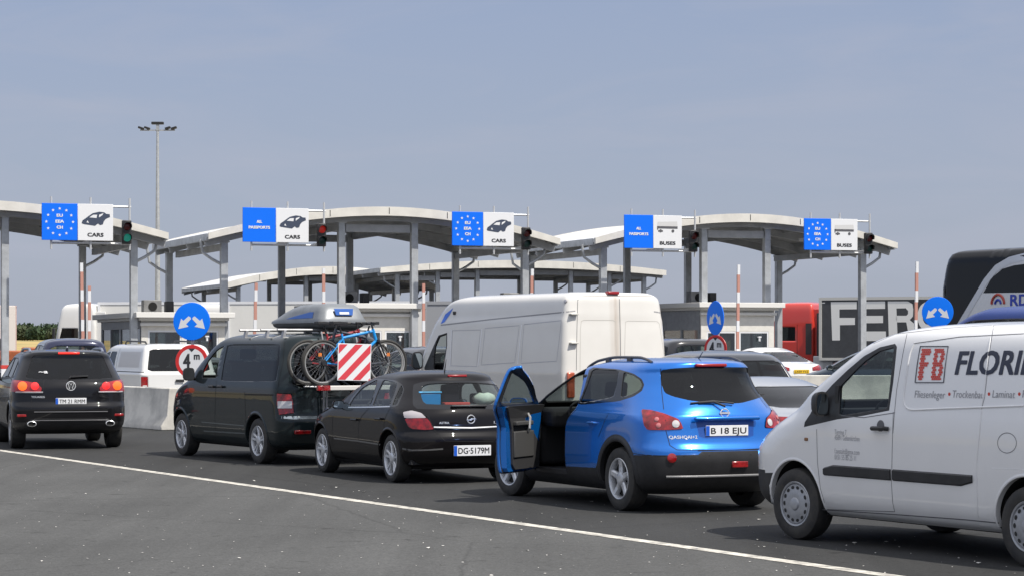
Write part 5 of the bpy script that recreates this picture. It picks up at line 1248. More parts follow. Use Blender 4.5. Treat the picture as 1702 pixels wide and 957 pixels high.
# ---------------- black SUV seen from behind
def suv():
    M = place(16, 744, 17, .95)
    rows = [(.26, -.55, 3.4, .80, .5, 4, .7, 3), (.34, -.80, 3.6, .90, .5, 3.6, .8, 3), (.44, -.90, 3.72, .95, .55, 3.4, .9, 2.8), (.56, -.94, 3.78, .965, .58, 3.3, .95, 2.6), (.70, -.95, 3.8, .968, .6, 3.2, .95, 2.6), (.76, -.935, 3.8, .968, .6, 3.2, .95, 2.6),
            (.80, -.895, 3.8, .967, .6, 3.2, .95, 2.6), (.95, -.89, 3.7, .965, .6, 3.1, .95, 2.6), (1.05, -.88, 3.5, .958, .6, 3, .95, 2.5), (1.13, -.85, 3.1, .945, .6, 3, .8, 2.5), (1.19, -.81, 2.72, .92, .6, 2.9, .7, 2.5),
            (1.27, -.75, 2.48, .885, .6, 2.9, .6, 2.5), (1.42, -.65, 2.13, .825, .6, 2.8, .55, 2.5), (1.55, -.56, 1.80, .775, .58, 2.8, .5, 2.5), (1.61, -.555, 1.58, .74, .55, 2.8, .5, 2.5), (1.655, -.54, 1.35, .68, .55, 2.8, .5, 2.5),
            (1.685, -.38, 1.15, .56, .5, 2.7, .5, 2.5), (1.70, -.1, .9, .36, .3, 2.5, .4, 2.5), (1.705, .3, .6, .1, .1, 2.2, .1, 2.2)]
    BP = paint('black_pearl_paint', (.007, .007, .009), .05, .35, .008, spec=.05, coat=.7)
    V = Vehicle('parked_suv', 'black SUV with glowing brake lights at the left edge, before the concrete barrier', 'SUV', M, rows, BP)
    G = zf(0, 560, 4.786); C = V.cam
    V.arches((0, 2.855), .37, .415)
    V.colour(TRIM, REAR, [(-1.2, .1), (1.2, .1), (1.2, .46), (.7, .47), (.6, .54), (-.6, .54), (-.7, .47), (-1.2, .46)], False)
    V.colour(TRIM, SIDE, [(-2, .1), (5, .1), (5, .40), (-2, .40)], True)
    rt = lambda c, n: c.x < .1
    V.take('rear_window', G_DARK, REAR, chaikin([(-.74, 1.215), (-.70, 1.33), (-.60, 1.60), (-.3, 1.625), (.3, 1.625), (.60, 1.60), (.70, 1.33), (.74, 1.215), (.3, 1.195), (-.3, 1.195)], 1, .12), False, test=rt)
    tl = V.take('tail_light', REDD, REAR, chaikin([(.50, .985), (.485, 1.05), (.56, 1.13), (.75, 1.165), (.93, 1.185), (.96, 1.14), (.96, 1.0), (.94, .985)], 1, .12), True, off=.01, test=lambda c, n: c.x < -.2)
    lit_r = mat('lit_red_lamp', (.6, .02, .02), .2, 0, .5, emit=((1, .03, .03), 1.1)); lit_o = mat('lit_orange_lamp', (.8, .12, .02), .2, 0, .5, emit=((1, .13, .02), .95))
    hr = lambda y, z: V.bvh.ray_cast(Vector((-5, y, z)), Vector((1, 0, 0)))
    for sg, o in zip((1, -1), tl):
        for y, r, m_ in ((.80, .078, lit_o), (.60, .066, lit_r)):
            p, n, _, _ = hr(y*sg, 1.085)
            b = MB(); b.lathe([(0, r), (.018, r), (.026, r*.7), (.03, .0001)], 24, 0, Matrix.Translation(p+Vector((-.035 if y > .7 else -.012, 0, 0))) @ (n*.25+Vector((-.75, 0, 0))).to_track_quat('Y', 'Z').to_matrix().to_4x4()); b.build('round_lamp', m_, o)
        pts = [hr(y*sg, .978)[0]+Vector((-.012, 0, 0)) for y in (.47, .55, .65, .75, .85, .90)]
        b = MB(); b.tube(pts, .014, 6); b.build('clear_strip', mat('grey_lens', (.42, .42, .44), .3, .3), o)
        p = hr(.78*sg, .585)[0]; b = MB(); b.box((p.x, .78*sg, .585), (.04, .24, .045)); b.build('reflector', REDL, V.T, bevel=.01)
        b = MB(); Me = Matrix.Translation((-.905, .66*sg, .445)) @ Matrix.Rotation(R_(90), 4, 'Z') @ Matrix.Diagonal((1, 1, .62, 1)); b.lathe([(-.10, .07), (.03, .078), (.035, .066), (-.08, .06)], 20, 0, Me); e_ = b.build('exhaust_tip', CHR, V.T); b = MB(); b.lathe([(.005, .062), (.005, .0001)], 20, 0, Me); b.build('exhaust_bore_shade', DARK, e_)  # dark disc stands in for the shade inside the pipe
    b = MB(); b.box((-.565, 0, 1.645), (.05, .36, .035)); b.build('brake_light', mat('lit_brake_bar', (.6, .02, .02), .2, emit=((1, .05, .03), .8)), V.T, bevel=.008)
    V.plate(0, .825, .52, .112, 'TM 21 RMM')
    q = hr(0, 1.085)[0]; b = MB(); b.tube([(q.x-.012, .075*math.cos(a), 1.085+.075*math.sin(a)) for a in [2*math.pi*i/28 for i in range(28)]], .009, 6, closed=True)
    b.tube([(q.x-.014, .05, 1.135), (q.x-.014, .022, 1.035), (q.x-.014, 0, 1.085), (q.x-.014, -.022, 1.035), (q.x-.014, -.05, 1.135)], .009, 6); b.tube([(q.x-.014, .024, 1.14), (q.x-.014, 0, 1.095), (q.x-.014, -.024, 1.14)], .008, 6); b.build('round_emblem', CHR, V.T)
    put_text('model_badge', 'TOUAREG', lambda u, v: (hr(.66-u, .885+v)[0].x-.004, .66-u, .885+v), .22, .032, CHR, V.T, bold=.02)
    for z_, mm in ((.645, mat('bumper_edge', (.16, .16, .17), .3, .4)), (.50, mat('bumper_edge', (.16, .16, .17)))):
        pts = [hr(y, z_)[0]+Vector((-.003, 0, 0)) for y in [-.62+1.24*i/20 for i in range(21)]]; b = MB(); b.tube(pts, .009, 6); b.build('bumper_strip', mm, V.T)
    V.seam([(.64, .70), (.60, .68), (0, .675), (-.6, .68), (-.64, .70)], .008, both=False, mode='rear')
    V.seam([(.44, 1.19), (.46, 1.1), (.47, 1.0), (.50, .9), (.66, .88), (.66, .70)], .007, True, mode='rear')
    S = Ortho('y', 1, .2)
    V.colour(TRIM, S, [(-.3, 1.22), (-.2, 1.45), (.3, 1.56), (1.2, 1.57), (1.7, 1.45), (2.3, 1.18), (1.5, 1.16)], True)
    V.take('window', G_DARK, S, chaikin([(-.22, 1.25), (-.15, 1.43), (.10, 1.52), (.12, 1.25)], 1, .12), True)
    V.take('window', G_DARK, S, chaikin([(.20, 1.23), (.18, 1.52), (.4, 1.545), (.92, 1.55), (.95, 1.21)], 1, .1), True)
    V.take('window', G_MID, S, chaikin([(1.03, 1.21), (1.0, 1.55), (1.3, 1.53), (1.7, 1.40), (2.1, 1.21)], 1, .1), True)
    V.take('windshield', G_MID, Ortho('x', 1, 1.2), chaikin([(-.80, 1.23), (-.66, 1.59), (.66, 1.59), (.80, 1.23)], 1, .1), False)
    for x in (.98, 2.1): V.seam([(x, 1.2), (x+.02, .8), (x, .45)], mode='side')
    b = MB(); b.tube([(-.87, .02, 1.215), (-.80, 0, 1.245), (-.775, -.30, 1.25)], .013, 6); b.build('rear_wiper', TRIM, V.T)
    put_text('window_sticker', '~a', lambda u, v: (hr(.52-u, 1.30+v)[0].x-.004, .52-u, 1.30+v), .15, .06, SWH, V.T, bold=.03)
    for sg in (1, -1):
        b = MB(); pts = []
        for i in range(21):
            x = 1.5-1.75*i/20; h_ = V.bvh.ray_cast(Vector((x, .62*sg, 3)), Vector((0, 0, -1)))[0]
            k = min(1, min(i, 20-i)/2); pts.append((x, .62*sg, (h_.z if h_ else 1.6)-.01+.05*k))
        b.tube(pts, .024, 8); b.build('roof_rail', mat('satin_rail', (.30, .32, .38), .3, .7), V.T)
    b = MB(); b.tube([(-.25, 0, 1.69), (-.33, 0, 1.75)], [.03, .012], 8); b.build('antenna', mat('satin_rail', (.30, .32, .38)), V.T)
    mirror(V.T, 1.95, .93, 1.22, BP, .22, .17, .10)
    wheel(V.T, 0, .95, .37, .255, .24, ('spoke', 5, True), ALUD); wheel(V.T, 2.855, .95, .37, .255, .24, ('spoke', 5, True), ALUD)
    V.arch_lip((0, 2.855), .37, .415, .04, BP, .01)
    seats(V.T, (1.45,), rear=.4, z=.62, h=.60, wd=.5); dash(V.T, 2.2, 1.05, 1.5)
    b = MB(); b.box((1.1, 0, .42), (3.2, 1.6, .06)); b.build('cabin_floor', INT, V.T)
    V.finish()
suv()
# ------------------------------------------------------------------ white delivery van at the right edge
def panel_van():
    M = place(1706, 943, 29.6, .945)
    rows = [(.24, -.7, 3.7, .80, .4, 5, .6, 3), (.30, -.9, 3.95, .88, .4, 5, .7, 3), (.42, -1.0, 4.08, .93, .42, 4.5, .75, 2.9), (.60, -1.02, 4.12, .945, .42, 4.5, .8, 2.8), (.76, -1.02, 4.12, .95, .42, 4.5, .8, 2.8),
            (.90, -1.01, 4.06, .95, .42, 4.5, .85, 2.7), (1.0, -1.0, 3.95, .948, .42, 4.5, .9, 2.6), (1.08, -1.0, 3.80, .945, .42, 4.5, .9, 2.6), (1.16, -.995, 3.60, .938, .42, 4.5, .85, 2.7), (1.24, -.99, 3.38, .925, .42, 4.5, .65, 3),
            (1.34, -.99, 3.20, .908, .42, 4.5, .5, 3.2), (1.50, -.98, 2.94, .880, .42, 4.5, .45, 3.2), (1.66, -.97, 2.66, .848, .42, 4.2, .42, 3.2), (1.79, -.95, 2.42, .812, .4, 4, .40, 3.2), (1.87, -.93, 2.20, .77, .4, 4, .42, 3),
            (1.93, -.88, 1.95, .69, .4, 3.5, .45, 2.8), (1.97, -.75, 1.6, .54, .4, 3, .5, 2.6), (1.99, -.4, 1.1, .3, .3, 2.6, .3, 2.6), (1.995, .2, .6, .1, .1, 2.4, .1, 2.4)]
    BP = paint('white_van_paint', (.80, .80, .80), .0, .4, .10)
    V = Vehicle('delivery_van', 'white delivery van with large dark side lettering and a red checked logo, at right edge', 'van', M, rows, BP, dz=.03)
    G7 = zf(1250, 520, 3.765); Q = zf(1250, 500, 2.095); C = V.cam
    V.arches((0, 3.12), .33, .395)
    ts = lambda c, n: abs(c.y) > .45
    V.colour(TRIM, C, Q((5, 596), (60, 597), (82, 596), (60, 640), (70, 730), (5, 735)), True)
    V.colour(TRIM, Ortho('x', 1), [(-1, .1), (1, .1), (1, .62), (-1, .62)], False, lambda c, n: c.x > 3.6)
    V.colour(TRIM, C, G7((895, 190), (907, 210), (884, 430), (858, 608), (700, 640), (530, 664), (324, 712), (330, 680), (362, 632), (402, 560), (500, 448), (600, 352), (700, 268), (800, 212)), True, ts)
    w_ = V.take('window', G_VAN, C, chaikin(G7((888, 212), (866, 425), (846, 594), (546, 640), (552, 458), (625, 378), (705, 300), (800, 236)), 1, .06), True, test=ts)
    V.take('windshield', G_CLR, Ortho('x', 1, 1.9), chaikin([(-.76, 1.28), (-.62, 1.82), (.62, 1.82), (.76, 1.28)], 1, .1), False)
    # pressed panel outline, seams, sliding rail
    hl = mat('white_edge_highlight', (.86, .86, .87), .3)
    V.rib(G7((1015, 190), (990, 240), (965, 400), (948, 540), (952, 580), (980, 606), (1200, 596), (1430, 588), (1702, 578)), .0095)
    V.seam(G7((1010, 190), (1300, 148), (1702, 128)), .008, both=False, m=mat('soft_gap', (.13, .13, .14), .6))
    V.seam(G7((560, 640), (700, 652), (895, 622)), .007, both=False, m=mat('soft_gap', (.13, .13, .14)))
    V.seam(G7((970, 130), (945, 250), (905, 480), (890, 640), (882, 750)), .006, both=True, m=mat('soft_gap', (.13, .13, .14)))
    V.seam(Q((492, 385), (488, 520), (486, 640), (490, 700), (497, 732)), .006, m=mat('soft_gap', (.13, .13, .14)))
    V.seam(Q((225, 445), (228, 560), (238, 650), (252, 700), (250, 724), (497, 732)), .006, m=mat('soft_gap', (.13, .13, .14)))
    V.rib(G7((1505, 80), (1480, 240), (1450, 520), (1430, 600)), .006); V.rib(Q((800, 380), (782, 560), (786, 750)), .007); V.seam(G7((1512, 80), (1487, 240), (1457, 520), (1437, 600)), .005, m=mat('soft_gap', (.13, .13, .14)))
    V.seam(G7((760, 190), (900, 130), (1200, 95), (1702, 62)), .006, both=False, m=mat('soft_gap', (.13, .13, .14)))
    V.seam(Q((245, 725), (500, 742), (740, 760), (862, 772)), .010, m=mat('soft_gap', (.13, .13, .14)))
    V.seam(Q((835, 580), (950, 585)), .006, both=False, m=hl)  # edge highlight painted as a pale strip
    # rubbing strip: raised black moulding along the doors
    for x0, x1 in ((Q((252, 620))[0], Q((484, 620))[0]), (Q((492, 620))[0], Q((768, 620))[0])):
        a, n = V.hit(x0[0], Q((0, 622))[0][1]); c, n2 = V.hit(x1[0], Q((0, 622))[0][1])
        k = 14
        for sg in (1, -1):
            b = MB(); vs = []
            for i in range(k+1):
                x = a.x+(c.x-a.x)*i/k; z0 = .50
                lo, hi = (.615, .715)
                if x1[0] > 1600 and i > k-2: lo += .035*(i-k+2)/2
                if x1[0] < 1600 and i < 2: hi -= .03*(2-i)/2
                yl, yh = V.hside(x, lo)[0].y, V.hside(x, hi)[0].y
                vs += [(x, (yl+.001)*sg, lo), (x, (yl+.016)*sg, lo+.012), (x, (yh+.016)*sg, hi-.012), (x, (yh+.001)*sg, hi)]
            b.add(vs, [(4*i+j, 4*i+j+1, 4*i+5+j, 4*i+4+j) for i in range(k) for j in range(3)]+[(0, 1, 2, 3), (4*k+3, 4*k+2, 4*k+1, 4*k)])
            b.build('side_moulding', TRIM, V.T)
    # handle, fuel flap, indicator
    p, n = V.hit(*Q((447, 443))[0])
    for sg in (1, -1):
        b = MB(); b.tube([(p.x+.09, (p.y+.004)*sg, p.z), (p.x+.07, (p.y+.04)*sg, p.z), (p.x-.09, (p.y+.04)*sg, p.z+.005), (p.x-.11, (p.y+.004)*sg, p.z)], .02, 8); b.build('door_handle', TRIM, V.T)
        b = MB(); b.lathe([(0, .055), (.004, .05), (.004, .0001)], 20, 0, Matrix.Translation((p.x, (p.y-.003)*sg, p.z+.02)) @ Matrix.Rotation(0 if sg > 0 else math.pi, 4, 'Z')); b.build('handle_recess', mat('soft_gap', (.13, .13, .14)), V.T)
    p, n = V.hit(*Q((888, 493))[0]); V.seam([(888 and 1250+(888+33*math.cos(a))/2.095, 500+(493+35*math.sin(a))/2.095) for a in [2*math.pi*i/24 for i in range(25)]], .006, both=False, m=mat('soft_gap', (.13, .13, .14)))
    p, n = V.hit(*Q((189, 480))[0]); b = MB(); b.box((p.x, p.y+.002, p.z), (.05, .014, .03)); b.build('side_indicator', mat('dark_amber', (.25, .12, .05), .3), V.T, bevel=.006)
    # lettering on the side, laid on the bodywork
    def side_fn(pa, pb, pc):
        """map u in 0..1 (pa->pb), v in 0..1 (bottom->top pa->pc) onto the body side"""
        A, B, D = [V.hit(*q)[0] for q in (pa, pb, pc)]
        def fn(u, v):
            x = A.x+(B.x-A.x)*u+(D.x-A.x)*v; z = A.z+(B.z-A.z)*u+(D.z-A.z)*v
            h = V.hside(x, z)[0]; return (x, h.y+.0035, z)
        return fn
    DK = mat('vinyl_dark_blue', (.018, .022, .045), .35); FR = mat('vinyl_brick_red', (.60, .06, .04), .4); GT = mat('vinyl_grey', (.30, .30, .32), .4)
    f = side_fn(*[G7(q)[0] for q in ((1268, 384), (1690, 382), (1268, 230))])
    A_ = V.hit(*G7((1268, 384))[0])[0]; B_ = V.hit(*G7((1268, 230))[0])[0]; Hh = B_.z-A_.z
    def fz(x0, z0, slope=0, sh=0):
        def fn(u, v): x = x0-u-v*sh; z = z0+v+slope*u; h = V.hside(x, z)[0]; return (x, (h.y if h else .94)+.0035, z)
        return fn
    E_ = V.hit(*G7((1690, 384))[0])[0]; k6 = (A_.x-E_.x)
    raw = text_raw('FLORIN', 0, .07, 1.0); raw2 = text_raw('FLORI', 0, .07, 1.0)
    wF = k6*text_size(raw)/text_size(raw2)*.955
    put_text('company_lettering', 'FLORIN', fz(A_.x, A_.z, (E_.z-A_.z)/k6), wF, Hh, DK, V.T, bold=.028, shear=.07)
    # second row of small words with red dots
    a0 = V.hit(*G7((1018, 528))[0])[0]; z_ = a0.z
    segs = [('Fliesenleger', 1018, 1208, GT), ('•', 1226, 1240, FR), ('Trockenbau', 1252, 1450, GT), ('•', 1474, 1488, FR), ('Laminat', 1504, 1645, GT), ('•', 1664, 1678, FR), ('Parkett', 1692, 1850, GT)]
    for tx, x0, x1, mm in segs:
        a = V.hit(*G7((x0, 526))[0])[0]; c = V.hit(*G7((min(x1, 1700), 526))[0])[0]
        wd = (a.x-c.x)*(x1-x0)/(min(x1, 1700)-x0)
        if tx == '•':
            b = MB(); n = 12; cx, cz = a.x-wd/2, a.z+.028
            b.add([(cx+.015*math.cos(2*math.pi*i/n), V.hside(cx, cz)[0].y+.0035, cz+.015*math.sin(2*math.pi*i/n)) for i in range(n)], [tuple(range(n))]); b.build('lettering_dot', mm, V.T, smooth=False)
        else: put_text('trade_lettering', tx, fz(a.x, a.z), wd, .064, mm, V.T)
    for i, (tx, wd) in enumerate((('Terring 7', .17), ('45891 Gelsenkirchen', .36), ('f.anstalt@gmx.com', .36), ('0151 55 85 25 11', .31))):
        zy = (455, 474, 521, 542)[i]; a = V.hit(*Q((288, zy+8))[0])[0]
        put_text('door_lettering', tx, fz(a.x, a.z), wd, .048, mat('vinyl_pale_grey', (.38, .38, .40), .4), V.T)
    # logo: brick letters in a thin frame
    cs = [V.hit(*G7(q)[0])[0] for q in ((1022, 432), (1200, 432), (1230, 206), (1055, 206))]
    def lg(u, v):
        p = (cs[0]*(1-u)+cs[1]*u)*(1-v)+(cs[3]*(1-u)+cs[2]*u)*v; h = V.hside(p.x, p.z)[0]; return Vector((p.x, h.y+.0035, p.z))
    b = MB()
    for (a, c) in (((0, 0), (1, 0)), ((1, 0), (1, 1)), ((1, 1), (0, 1)), ((0, 1), (0, 0))): b.tube([lg(*a), lg(*[(a[i]+c[i])/2 for i in (0, 1)]), lg(*c)], .005, 4)
    lo_ = b.build('logo_frame', mat('vinyl_frame', (.10, .10, .12), .4), V.T)
    random.seed(4)
    def inF(u, v): return (.07 < u < .24 and .06 < v < .92) or (.07 < u < .42 and .74 < v < .92) or (.07 < u < .37 and .42 < v < .58)
    def inB(u, v): return (.54 < u < .68 and .06 < v < .94) or (.54 < u < .88 and (.80 < v < .94 or .43 < v < .58 or .06 < v < .21)) or (.77 < u < .93 and (.58 < v < .84 or .16 < v < .45))
    for ft in (inF, inB):
     b = MB()
     for j in range(16):
        for i in range(15):
            u = (i+.5+(.5 if j % 2 else 0))/15; v = (j+.5)/16
            if ft(u, v):
                hw, hh = .031, .0285
                b.add([lg(u-hw, v-hh), lg(u+hw, v-hh), lg(u+hw, v+hh), lg(u-hw, v+hh)], [(0, 1, 2, 3)])
     b.build('logo_letter', FR, lo_, smooth=False)

    V.seam([(0, 1.86), (0, .50)], .010, both=False, mode='rear', m=mat('soft_gap', (.13, .13, .14)))
    V.seam([(.80, .50), (.82, 1.2), (.72, 1.78), (.60, 1.86), (0, 1.87)], .010, mode='rear', m=mat('soft_gap', (.13, .13, .14))); V.seam([(.86, .50), (0, .50)], .010, mode='rear', m=mat('soft_gap', (.13, .13, .14)))
    V.take('tail_light', REDL, REAR, [(.83, .82), (.83, 1.30), (.93, 1.30), (.945, .82)], True, off=.008, test=lambda c, n: c.x < 0)
    V.take('rear_window', G_DARK, REAR, chaikin([(.07, 1.20), (.07, 1.68), (.60, 1.66), (.68, 1.22)], 1, .1), True, test=lambda c, n: c.x < 0)
    V.colour(TRIM, REAR, [(-1, .2), (1, .2), (1, .48), (-1, .48)], False, lambda c, n: c.x < -.6)
    V.plate(.35, .80, .52, .112, 'TM 33')
    mirror(V.T, 2.62, .93, 1.26, TRIM, .145, .225, .12)
    p = V.hit(1391, 665)[0]; b = MB(); b.box((p.x, p.y-.01, p.z), (.05, .03, .27)); b.build('window_divider', TRIM, V.T)
    cov = mat('grey_wheel_cover', (.38, .39, .41), .35, .35, noise=.15, nscale=8)
    wheel(V.T, 0, .945, .33, .225, .205, ('cover', 14), cov); wheel(V.T, 3.12, .945, .33, .225, .205, ('cover', 14), cov, steer=R_(4))
    V.arch_lip((0, 3.12), .33, .395, .03, BP, .006)
    seats(V.T, (1.72,), z=.80, h=.60, wd=.5, y=.42); dash(V.T, 2.72, 1.10, 1.6, .42)
    b = MB(); b.box((1.2, 0, .5), (4.2, 1.7, .06)); b.box((1.3, 0, 1.1), (.04, 1.6, 1.2)); b.build('cabin_floor', INT, V.T)
    b = MB(); b.box((2.4, -.1, 1.24), (.32, .42, .05), rz=.3); b.build('dash_folder', mat('blue_folder', (.01, .05, .45), .5), V.T)
    V.finish()
panel_van()

# ---------------- tall white van behind the blue car
def high_van():
    Y = 38.2; th = 29; t = R_(th); X = gx(938, Y)
    rl = Vector((X, Y)); # rear left corner on the ground
    xr, hwid = -1.15, 1.0
    Fv = Vector((-math.sin(t), math.cos(t))); Lv = Vector((-math.cos(t), -math.sin(t)))
    o = rl-Fv*xr-Lv*hwid
    M = Tm(o.x, o.y, 0, R_(90)+t)
    rows = [(.30, -1.0, 4.3, .85, .2, 6, .7, 3), (.5, -1.14, 4.6, .99, .2, 6, .9, 3), (.9, -1.15, 4.65, 1.01, .2, 6, .95, 2.8), (1.15, -1.15, 4.55, 1.01, .2, 6, 1.0, 2.6), (1.30, -1.145, 4.6, 1.015, .2, 6, .9, 2.8), (1.42, -1.14, 4.4, 1.01, .2, 6, .6, 3.2),
            (1.7, -1.13, 4.12, 1.0, .18, 6, .45, 3.8), (2.0, -1.12, 3.88, .98, .18, 6, .4, 3.8), (2.20, -1.11, 3.7, .965, .18, 6, .4, 3.8), (2.24, -1.11, 3.66, .95, .18, 6, .4, 3.8), (2.40, -1.10, 3.5, .93, .18, 6, .42, 3.6), (2.53, -1.09, 3.34, .90, .18, 6, .5, 3.2),
            (2.60, -1.06, 3.15, .84, .2, 5.5, .6, 3), (2.645, -.98, 2.8, .70, .22, 5, .7, 3), (2.66, -.6, 2.1, .3, .2, 3, .3, 3)]
    BP = paint('cream_white_van_paint', (.80, .78, .735), 0, .4, .22, stain=.75)
    V = Vehicle('parked_van', 'tall white high-roof van with plain rear doors, behind the blue car', 'van', M, rows, BP, dz=.05, Mi=34)
    G = zf(690, 470, 3.868); C = V.cam
    ts = lambda c, n: abs(c.y) > .5
    V.arches((0, 3.6), .35, .42)
    V.colour(TRIM, C, G((206, 318), (150, 336), (120, 400), (60, 540), (60, 560), (182, 560), (206, 400)), True, ts)
    V.take('window', G_CLR, C, G((200, 330), (156, 346), (130, 408), (122, 470), (120, 552), (180, 556), (200, 400)), True, test=ts)
    for o_ in [o_ for o_ in bpy.data.objects if o_.parent == V.T and o_.name.startswith('window')]:
        if o_.data.vertices[0].co.y > 0: bpy.data.objects.remove(o_)
    V.take('windshield', G_CLR, Ortho('x', 1, 2.3), chaikin([(-.86, 1.47), (-.78, 2.12), (.78, 2.12), (.86, 1.47)], 1, .1), False)
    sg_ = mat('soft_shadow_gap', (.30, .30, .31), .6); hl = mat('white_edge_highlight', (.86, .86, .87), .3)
    sl = mat('panel_crease', (.50, .50, .52), .5)
    for P in ([(240, 305), (420, 300), (395, 535), (230, 530), (240, 305)], [(450, 290), (670, 272), (640, 510), (425, 525), (450, 290)], [(700, 265), (940, 240), (910, 500), (680, 515), (700, 265)]):
        V.seam(G(*P), .012, m=sl)
    for P in ([(235, 300), (225, 530)], [(430, 295), (405, 535)], [(685, 268), (660, 520)]): V.seam(G(*P), .03, m=hl)  # pale strips painted as highlights along the panel edges
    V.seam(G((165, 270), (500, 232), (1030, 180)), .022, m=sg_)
    V.seam(G((1036, 560), (1040, 300), (1045, 110), (1075, 86), (1300, 84), (1540, 86), (1580, 112), (1606, 200), (1640, 470)), .010, both=False, m=mat('soft_gap', (.13, .13, .14)))
    V.seam(G((1312, 85), (1318, 300), (1322, 600)), .012, both=False, m=mat('soft_gap', (.13, .13, .14)))
    V.seam(G((1060, 560), (1062, 300), (1068, 245), (1085, 238), (1270, 238), (1290, 250), (1296, 560)), .010, both=False, m=mat('door_crease', (.52, .50, .46), .5)); V.seam(G((1345, 560), (1350, 300), (1352, 250), (1370, 243), (1555, 246), (1570, 262), (1600, 460)), .010, both=False, m=mat('door_crease', (.52, .50, .46)))
    b = MB(); b.box((-1.165, -.10, 1.30), (.04, .16, .05)); b.box((-1.16, -.06, 1.16), (.03, .06, .16)); b.build('door_latch', TRIM, V.T, bevel=.01)
    for q in ((1015, 385), (1618, 398), (1590, 192), (1015, 200)):
        p, n = V.hit(*G(q)[0])
        if p is not None: b = MB(); b.box(p+n*.01, (.12, .14, .03)); b.build('door_hinge', mat('hinge_cream', (.55, .54, .50), .5), V.T, bevel=.008)
    h = lambda y, z: V.bvh.ray_cast(Vector((-5, y, z)), Vector((1, 0, 0)))[0]
    b = MB(); b.box((-1.04, .02, 2.64), (.10, .22, .05)); b.build('brake_light', REDD, V.T, bevel=.01)
    for sg in (1, -1):
        b = MB(); b.box((h(.88*sg, 1.13).x-.008, .875*sg, 1.13), (.06, .14, .42)); b.build('tail_light', mat('orange_red_lens', (.45, .09, .04), .2, 0, 1, noise=.4, nscale=9), V.T, bevel=.02)
    p, n = V.hit(*G((968, 118))[0]); b = MB(); b.lathe([(0, .035), (.02, .03), (.024, .0001)], 14, 0, Matrix.Translation(p) @ n.to_track_quat('Y', 'Z').to_matrix().to_4x4()); b.build('roof_lamp', mat('grey_lens', (.42, .42, .44)), V.T)
    p, n = V.hit(*G((255, 192))[0])
    if p is not None: b = MB(); b.box(p, (.08, .05, .06)); b.build('roof_lamp', TRIM, V.T, bevel=.01)
    V.take('roof_sticker', mat('sticker_blue', (.05, .18, .75), .4), C, G((165, 262), (195, 200), (245, 160), (225, 200), (190, 250)), False, off=.004, keep=True)
    mirror(V.T, 3.95, 1.0, 1.50, TRIM, .22, .32, .12)
    wheel(V.T, 0, .96, .35, .22, .2, ('cover', 10)); wheel(V.T, 3.6, .96, .35, .22, .2, ('cover', 10))
    seats(V.T, (2.9,), z=1.0, h=.6, wd=.5, y=.45, m=INTG); dash(V.T, 3.8, 1.35, 1.6, .45)
    b = MB(); b.box((1.7, 0, .6), (5, 1.7, .06)); b.build('cabin_floor', INT, V.T)
    V.finish()
    # driver leaning an elbow on the sill
    SK = mat('skin', (.50, .27, .18), .55, noise=.12, nscale=12)
    P = [(2.42, .45, 1.12), (2.38, .45, 1.35), (2.36, .45, 1.56), (2.37, .45, 1.66), (2.40, .45, 1.76), (2.41, .45, 1.86), (2.37, .64, 1.57), (2.46, .93, 1.46), (2.70, .90, 1.50), (2.80, .82, 1.53), (2.37, .27, 1.57), (2.52, .22, 1.36), (2.75, .30, 1.45), (2.70, .56, 1.10), (3.05, .56, 1.02), (3.15, .56, .72), (2.70, .34, 1.10), (3.05, .34, 1.02), (3.15, .34, .72)]
    Eg = [(0, 1), (1, 2), (2, 3), (3, 4), (4, 5), (2, 6), (6, 7), (7, 8), (8, 9), (2, 10), (10, 11), (11, 12), (0, 13), (13, 14), (14, 15), (0, 16), (16, 17), (17, 18)]
    Rd = [.15, .15, .13, .055, .095, .075, .065, .05, .04, .03, .065, .045, .035, .09, .07, .05, .09, .07, .05]
    pr = skin('person', P, Eg, Rd, SK); pr.matrix_world = M @ Tm(.55, 0, 0); tag(pr, 'driver with a bare elbow on the open window of the tall white van', 'person')
    sh = skin('shirt', [(2.42, .45, 1.15), (2.38, .45, 1.35), (2.36, .45, 1.54), (2.37, .63, 1.57), (2.41, .76, 1.53), (2.37, .27, 1.57), (2.44, .25, 1.46)], [(0, 1), (1, 2), (2, 3), (3, 4), (2, 5), (5, 6)], [.17, .17, .145, .085, .072, .085, .07], mat('dark_shirt', (.03, .03, .04), .8), pr)
    hr = skin('hair', [(2.37, .45, 1.80), (2.385, .45, 1.90)], [(0, 1)], [.095, .085], mat('dark_hair', (.02, .015, .012), .7), pr)
high_van()

